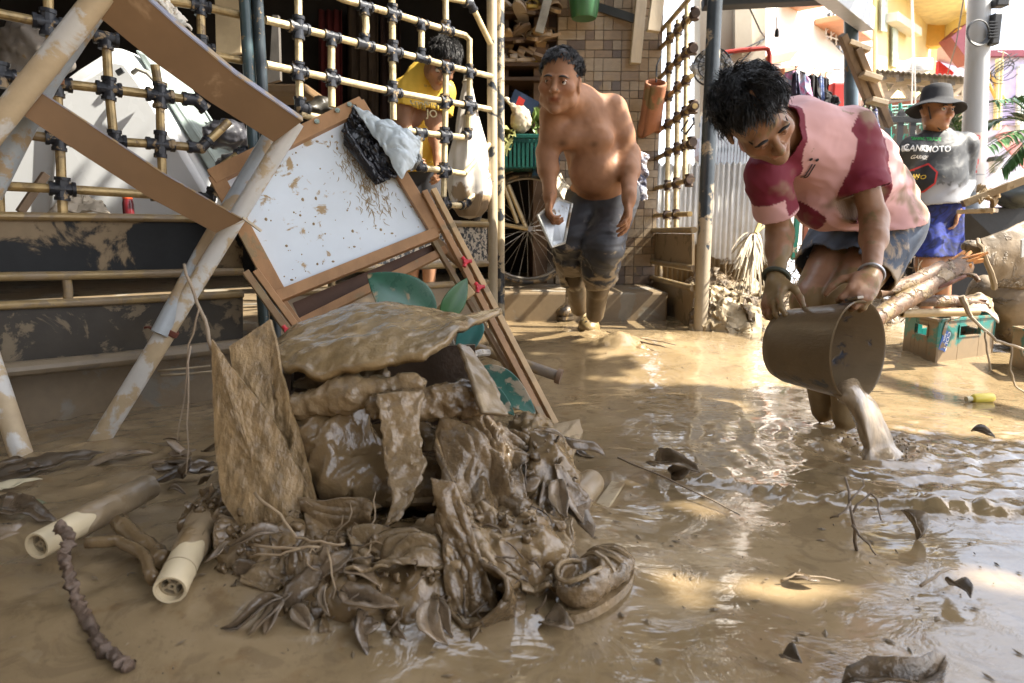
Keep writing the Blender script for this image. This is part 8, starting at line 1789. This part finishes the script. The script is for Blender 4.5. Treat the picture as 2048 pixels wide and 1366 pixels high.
flatleaf((1310, 930, .01), (1400, 945, .05), .05, (0, -.8, .5), 'folded muddy leaf standing on the rim of mud', 2, .18, .5); flatleaf((1340, 950, .01), (1395, 925, .055), .04, (0, -.9, .4), 'second folded leaf behind the standing one on the rim', 1, .15, .5)
flatleaf((1798, 1018, .05), (1838, 1078, .0), .045, (.4, -.8, .4), 'curled muddy leaf by the twig standing in the puddle', 2, .1, .6); flatleaf((1900, 1170, .012), (1942, 1196, .02), .035, (0, -.2, 1), 'small curled leaf floating at the far right', M_LDK, .1, .4)
flatleaf((1700, 1388, .008), (1905, 1322, .016), .042, (0, -.3, 1), 'large dark curled leaf at the bottom right corner', mat('dark_mud_leaf', (.13, .092, .055), .3, var=.5, vs=22, bump=1, bs=30, bdist=.01), .10, .5, .11); flatleaf((1570, 1156, .01), (1640, 1166, .012), .03, (0, 0, 1), 'small floating leaf in the middle of the puddle', 1, .05); flatleaf((1940, 862, .02), (1990, 878, .01), .035, (0, -.3, 1), 'dark leaf lying right of the pouring water', M_LDK, .12, .4)
flatleaf((1568, 1316, .01), (1604, 1326, .02), .03, (0, -.3, 1), 'small dark leaf at the bottom of the puddle', M_LDK, .1, .5); flatleaf((1090, 1240, .006), (1150, 1262, .02), .05, (0, -.4, 1), 'muddy leaf lying in front of the sneaker', 2, .12); flatleaf((480, 1215, .01), (530, 1206, .014), .03, (0, -.2, 1), 'small leaf beside the plugged tube', M_LDK, .1)
def rootlets(name, n, region, m, lab, ln=.07, r=.0016, up_=.4, z=.03, bv=bvH, seg=5):
    mb = MB()
    for i in range(n):
        p, nn = drop(rs_.uniform(region[0], region[1]), rs_.uniform(region[2], region[3]), bv, z); q = [p + nn * .004]; d = V3((rs_.gauss(0, 1), rs_.gauss(-.4, .6), rs_.gauss(up_, .7))).normalized()
        for k in range(seg): d = (d + V3((rs_.gauss(0, .4), rs_.gauss(0, .3), rs_.gauss(-.12, .4)))).normalized(); q.append(q[-1] + d * ln / seg)
        mb.tube(q, [r] * seg + [r * .3], 5, cap=False)
    return tag(obj(name, mb, m, smooth=180, kind='stuff'))
M_ROOT = mat('pale_root', (.27, .20, .125), .5, var=.35); M_ROOTD = mat('dark_root', (.12, .085, .055), .6, var=.3)
rootlets('loose_roots', 34, (600, 760, 1010, 1120), M_ROOT, '', .08); rootlets('dark_rootlets', 60, (560, 1080, 1000, 1240), M_ROOTD, '', .05); rootlets('heap_fibres', 50, (740, 960, 700, 860), M_ROOTD, '', .06)
def twig(lab, polys, m=M_ROOT, cat='twig'):
    t = thing('twig', lab, cat, polys[0][0][0])
    for k, (pts, r) in enumerate(polys): obj('stem', stalk(pts, r if hasattr(r, '__len__') else (r, r * .6), jit=.0025, seed=k), m, t, smooth=180)
M_TWB = mat('brown_twig', (.25, .19, .13), .6, var=.3, bump=.4)
twig('brown twig rising in front of the white pipe leg', [([W(366, 528, 1.40), W(388, 590, 1.37), (W(408, 640, 1.33)), W(424, 700, 1.29)], (.003, .004)), ([W(400, 618, 1.34), W(378, 690, 1.33), W(370, 780, 1.31), W(355, 880, 1.28)], (.002, .0013)), ([W(378, 690, 1.33), W(376, 800, 1.28), W(372, 950, 1.22)], (.002, .001))], M_TWB)
twig('pale twig lying across the foot of the plywood', [([W(506, 986, 1.14), W(560, 1030, 1.11), W(590, 1075, 1.08), W(640, 1086, 1.05), W(690, 1088, 1.05)], (.0028, .0022)), ([W(500, 1090, 1.08), W(570, 1096, 1.06), W(640, 1094, 1.05)], (.003, .002)), ([W(498, 1112, 1.06), W(560, 1108, 1.05), W(600, 1098, 1.05)], (.002, .0015)), ([W(655, 1094, 1.05), W(672, 1180, 1.0), W(648, 1230, .985)], (.002, .0012))])
twig('straw stalks lying under the left gate', [([W(315, 742, 2.1), W(420, 732, 2.1)], (.004, .003)), ([W(322, 752, 2.08), W(424, 742, 2.08)], (.004, .003))], mat('straw', (0, 0, 0)), 'straw')
twig('branched twig standing in the puddle', [([G(1712, 1100, .0), W(1706, 1040, 1.20), W(1698, 985, 1.26), W(1690, 955, 1.3)], (.0035, .002)), ([W(1702, 1010, 1.23), W(1680, 1030, 1.21), W(1660, 1036, 1.22)], (.0025, .0015)), ([W(1704, 1025, 1.22), W(1740, 985, 1.25), (W(1757, 1005, 1.24)), W(1762, 1040, 1.2)], (.0025, .0015)), ([W(1706, 1050, 1.19), W(1730, 1080, 1.15), W(1752, 1110, 1.12)], (.0025, .0015)), ([W(1700, 1000, 1.24), W(1730, 970, 1.28), W(1722, 950, 1.3)], (.002, .001))], M_ROOTD)
twig('thin twig floating left of the dark curled leaf', [([G(1840, 1172, .01), G(1880, 1146, .02), G(1915, 1138, .012)], (.003, .002))], M_TWB)
twig('pale forked twig floating in the middle puddle', [([G(1560, 1162, .008), G(1590, 1150, .018), G(1680, 1162, .008)], (.0025, .0015)), ([G(1592, 1150, .016), G(1600, 1138, .014)], (.0018, .001))], M_ROOT)
twig('straight thin twig lying along the rim of mud', [([G(1235, 915, .03), G(1330, 955, .03), G(1480, 1030, .01)], (.003, .0015))], M_TWB)
twig('long twigs lying on the sunlit mud by the doorway', [([G(1222, 668, .11), G(1300, 688, .09), G(1330, 694, .085)], (.005, .003)), ([G(1214, 664, .115), G(1270, 674, .10), G(1352, 690, .085)], (.003, .002))], M_ROOTD)
# specks and scraps floating on the mud
fl = MB(); rs_ = random.Random(31)
for i in range(420):
    px = rs_.uniform(20, 2040); py = 720 + 640 * rs_.random() ** 1.3
    p = G(px, py); p.z = hz(p.x, p.y) + .0015; s = rs_.choice((.002, .003, .004, .006, .010)); a = rs_.uniform(0, 6.28); x = V3((math.cos(a), math.sin(a), 0)); y = V3((-x.y, x.x, 0)); e = rs_.uniform(.2, .6)
    fl.add([p - x * s, p - y * s * e + V3((0, 0, .001)), p + x * s + V3((0, 0, rs_.uniform(0, .003))), p + y * s * e, p + V3((0, 0, .0025))], [(0, 1, 4), (1, 2, 4), (2, 3, 4), (3, 0, 4)])
tag(obj('floating_specks', fl, mat('speck', (.15, .11, .065), .5, var=.6, vs=40), smooth=0, kind='stuff'))
# stones half sunk in the mud under the left gate, clods
for i, (px, py, r, lab) in enumerate(((152, 752, .05, 'half sunk muddy stone under the left gate'), (1275, 700, .045, 'clod of mud on the mound by the doorway'), (1395, 945, .03, 'clod on the rim of churned mud'), (1888, 1018, .03, 'clod at the right end of the rim of churned mud'), (1560, 712, .04, 'clod near the sunlit heap'), (330, 715, .03, 'small clod beside the white pipe leg'))):
    s_ = Sdf(.02).ell(G(px, py, .06 if py < 760 else .01), (r * 1.5, r, r * .7)); o, _, _ = sdf_obj('clod', s_, .007, M_MUD, None, lambda P: .010 * ridge(P * 22, 2), .02); tag(o, lab, 'clod')
# ================================================================ ADDED TREE OVERHEAD (unseen, put in to shade the foreground; mirrors in the puddle)
LIT = [(G(1430, 1176), .105), (G(1520, 1182), .08), (G(1640, 1170), .06), (G(1380, 1012), .07), (G(1290, 966), .06), (G(1200, 940), .05), (G(1985, 1160), .08), (G(1480, 800), .07), (G(1320, 820), .07), (G(1300, 740), .06), (G(1400, 760), .06),
       (G(1310, 668, .06), .24), (G(1430, 705, .05), .22), (G(1540, 720, .05), .2), (G(1900, 815), .22), (G(1800, 850), .12), (G(2000, 830), .2), (W(1128, 930, 1.5), .05), (W(1115, 870, 1.66), .05), (G(1960, 740), .12), (G(1850, 770), .10),
       (W(1750, 285, 2.16), .15), (W(1700, 225, 2.1), .10), (W(1815, 370, 2.3), .16), (W(1810, 480, 2.25), .13), (W(1755, 480, 1.95), .05), (G(1740, 900), .06), (W(1745, 850, 1.7), .10), (W(1860, 640, 2.9), .2), (W(1900, 560, 2.95), .25), (W(1640, 640, 1.8), .05)] + [(W(x, y, Y), r) for x, y, Y, r in ((600, 40, 2.55, .22), (600, 160, 2.55, .12), (720, 60, 2.75, .24), (720, 150, 2.75, .13), (830, 90, 2.95, .26), (900, 190, 3.2, .26), (940, 330, 3.35, .2), (985, 60, 3.4, .3), (990, 250, 3.4, .2), (990, 400, 3.4, .12), (1228, 222, 3.2, .09), (1252, 290, 3.2, .07), (1245, 350, 3.25, .06), (826, 185, 4.08, .08), (1340, 150, 4.3, .45), (1390, 320, 3.8, .3), (900, 490, 3.3, .10), (330, 230, 3.0, .13), (240, 120, 3.0, .07), (1180, 345, 3.1, .06))]
tr = random.Random(77); lv = MB(); nl = 0
def lit(p):  # leaves on sun rays to the chosen spots are left out
    for c, r in LIT:
        v = p - c; t = v.dot(SUN)
        if (v - SUN * t).length < r: return True
    return False
def put(t, zlo, zhi):
    global nl
    z = tr.uniform(zlo, zhi); p = t + SUN * ((z - t.z) / SUN.z)
    if lit(p): return
    n = V3((tr.gauss(0, .5), tr.gauss(0, .5), 1)).normalized(); x = n.orthogonal().normalized(); y = n.cross(x); a = tr.uniform(0, 6.28); x, y = x * math.cos(a) + y * math.sin(a), y * math.cos(a) - x * math.sin(a); s = tr.uniform(.07, .14)
    lv.add([p - x * s, p - x * s * .3 + y * s * .42 - n * .01, p + x * s * .45 + y * s * .34, p + x * s, p + x * s * .45 - y * s * .34, p - x * s * .3 - y * s * .42 - n * .01], [(0, 1, 5), (1, 2, 4, 5), (2, 3, 4)]); nl += 1
for i in range(9000):
    r = tr.random()
    if r < .72: t = V3((tr.uniform(-2.4, 1.35), tr.uniform(.2, 2.6), tr.uniform(0, .5)))
    elif r < .86: t = V3((tr.uniform(-2.2, .55), tr.uniform(2.2, 3.3), tr.uniform(0, .5)))
    else: t = V3((tr.uniform(1.2, 2.4), tr.uniform(.2, 1.9), 0))
    put(t, 3.2, 4.4)
for i in range(5200):  # extra leaf cover added to cut the sky light
    put(V3((tr.uniform(-3.2, 1.2), tr.uniform(-2.2, 2.5), 3.2)), 3.3, 4.5) if i % 1 == 0 else None
for i in range(160):
    p = V3((tr.uniform(2.3, 4.2), tr.uniform(5.2, 6.4), 0)); c = V3((3.2 + .8 * math.sin(i), 6.1, 3.6)); put(p - SUN * (3.5 / SUN.z) , 3.1, 4.0)
st = thing('added_shade_tree', 'unseen leafy tree added from the right to shade the street', 'tree', (5.6, .2, 0))
obj('crown', lv, mat('added_tree_leaf', (.055, .10, .025), .5, var=.4, bump=0), st, smooth=0)
for k, pts in enumerate((((5.6, .2, -.1), (5.5, .4, 1.6), (5.2, .8, 3.2), (4.6, 1.2, 4.1)), ((5.2, .8, 3.2), (3.6, 1.5, 3.8), (1.8, 1.6, 3.9)), ((5.2, .8, 3.2), (4.6, 3.0, 3.7), (3.4, 6.0, 3.6)), ((5.3, .7, 2.8), (3.5, .4, 3.7), (1.0, .6, 3.8)))):
    obj('trunk' if k == 0 else 'limb', stalk(pts, ((.20, .10), (.08, .03), (.08, .03), (.08, .03))[k], n=12, jit=.03, seed=k), M_BARK, st, smooth=180)
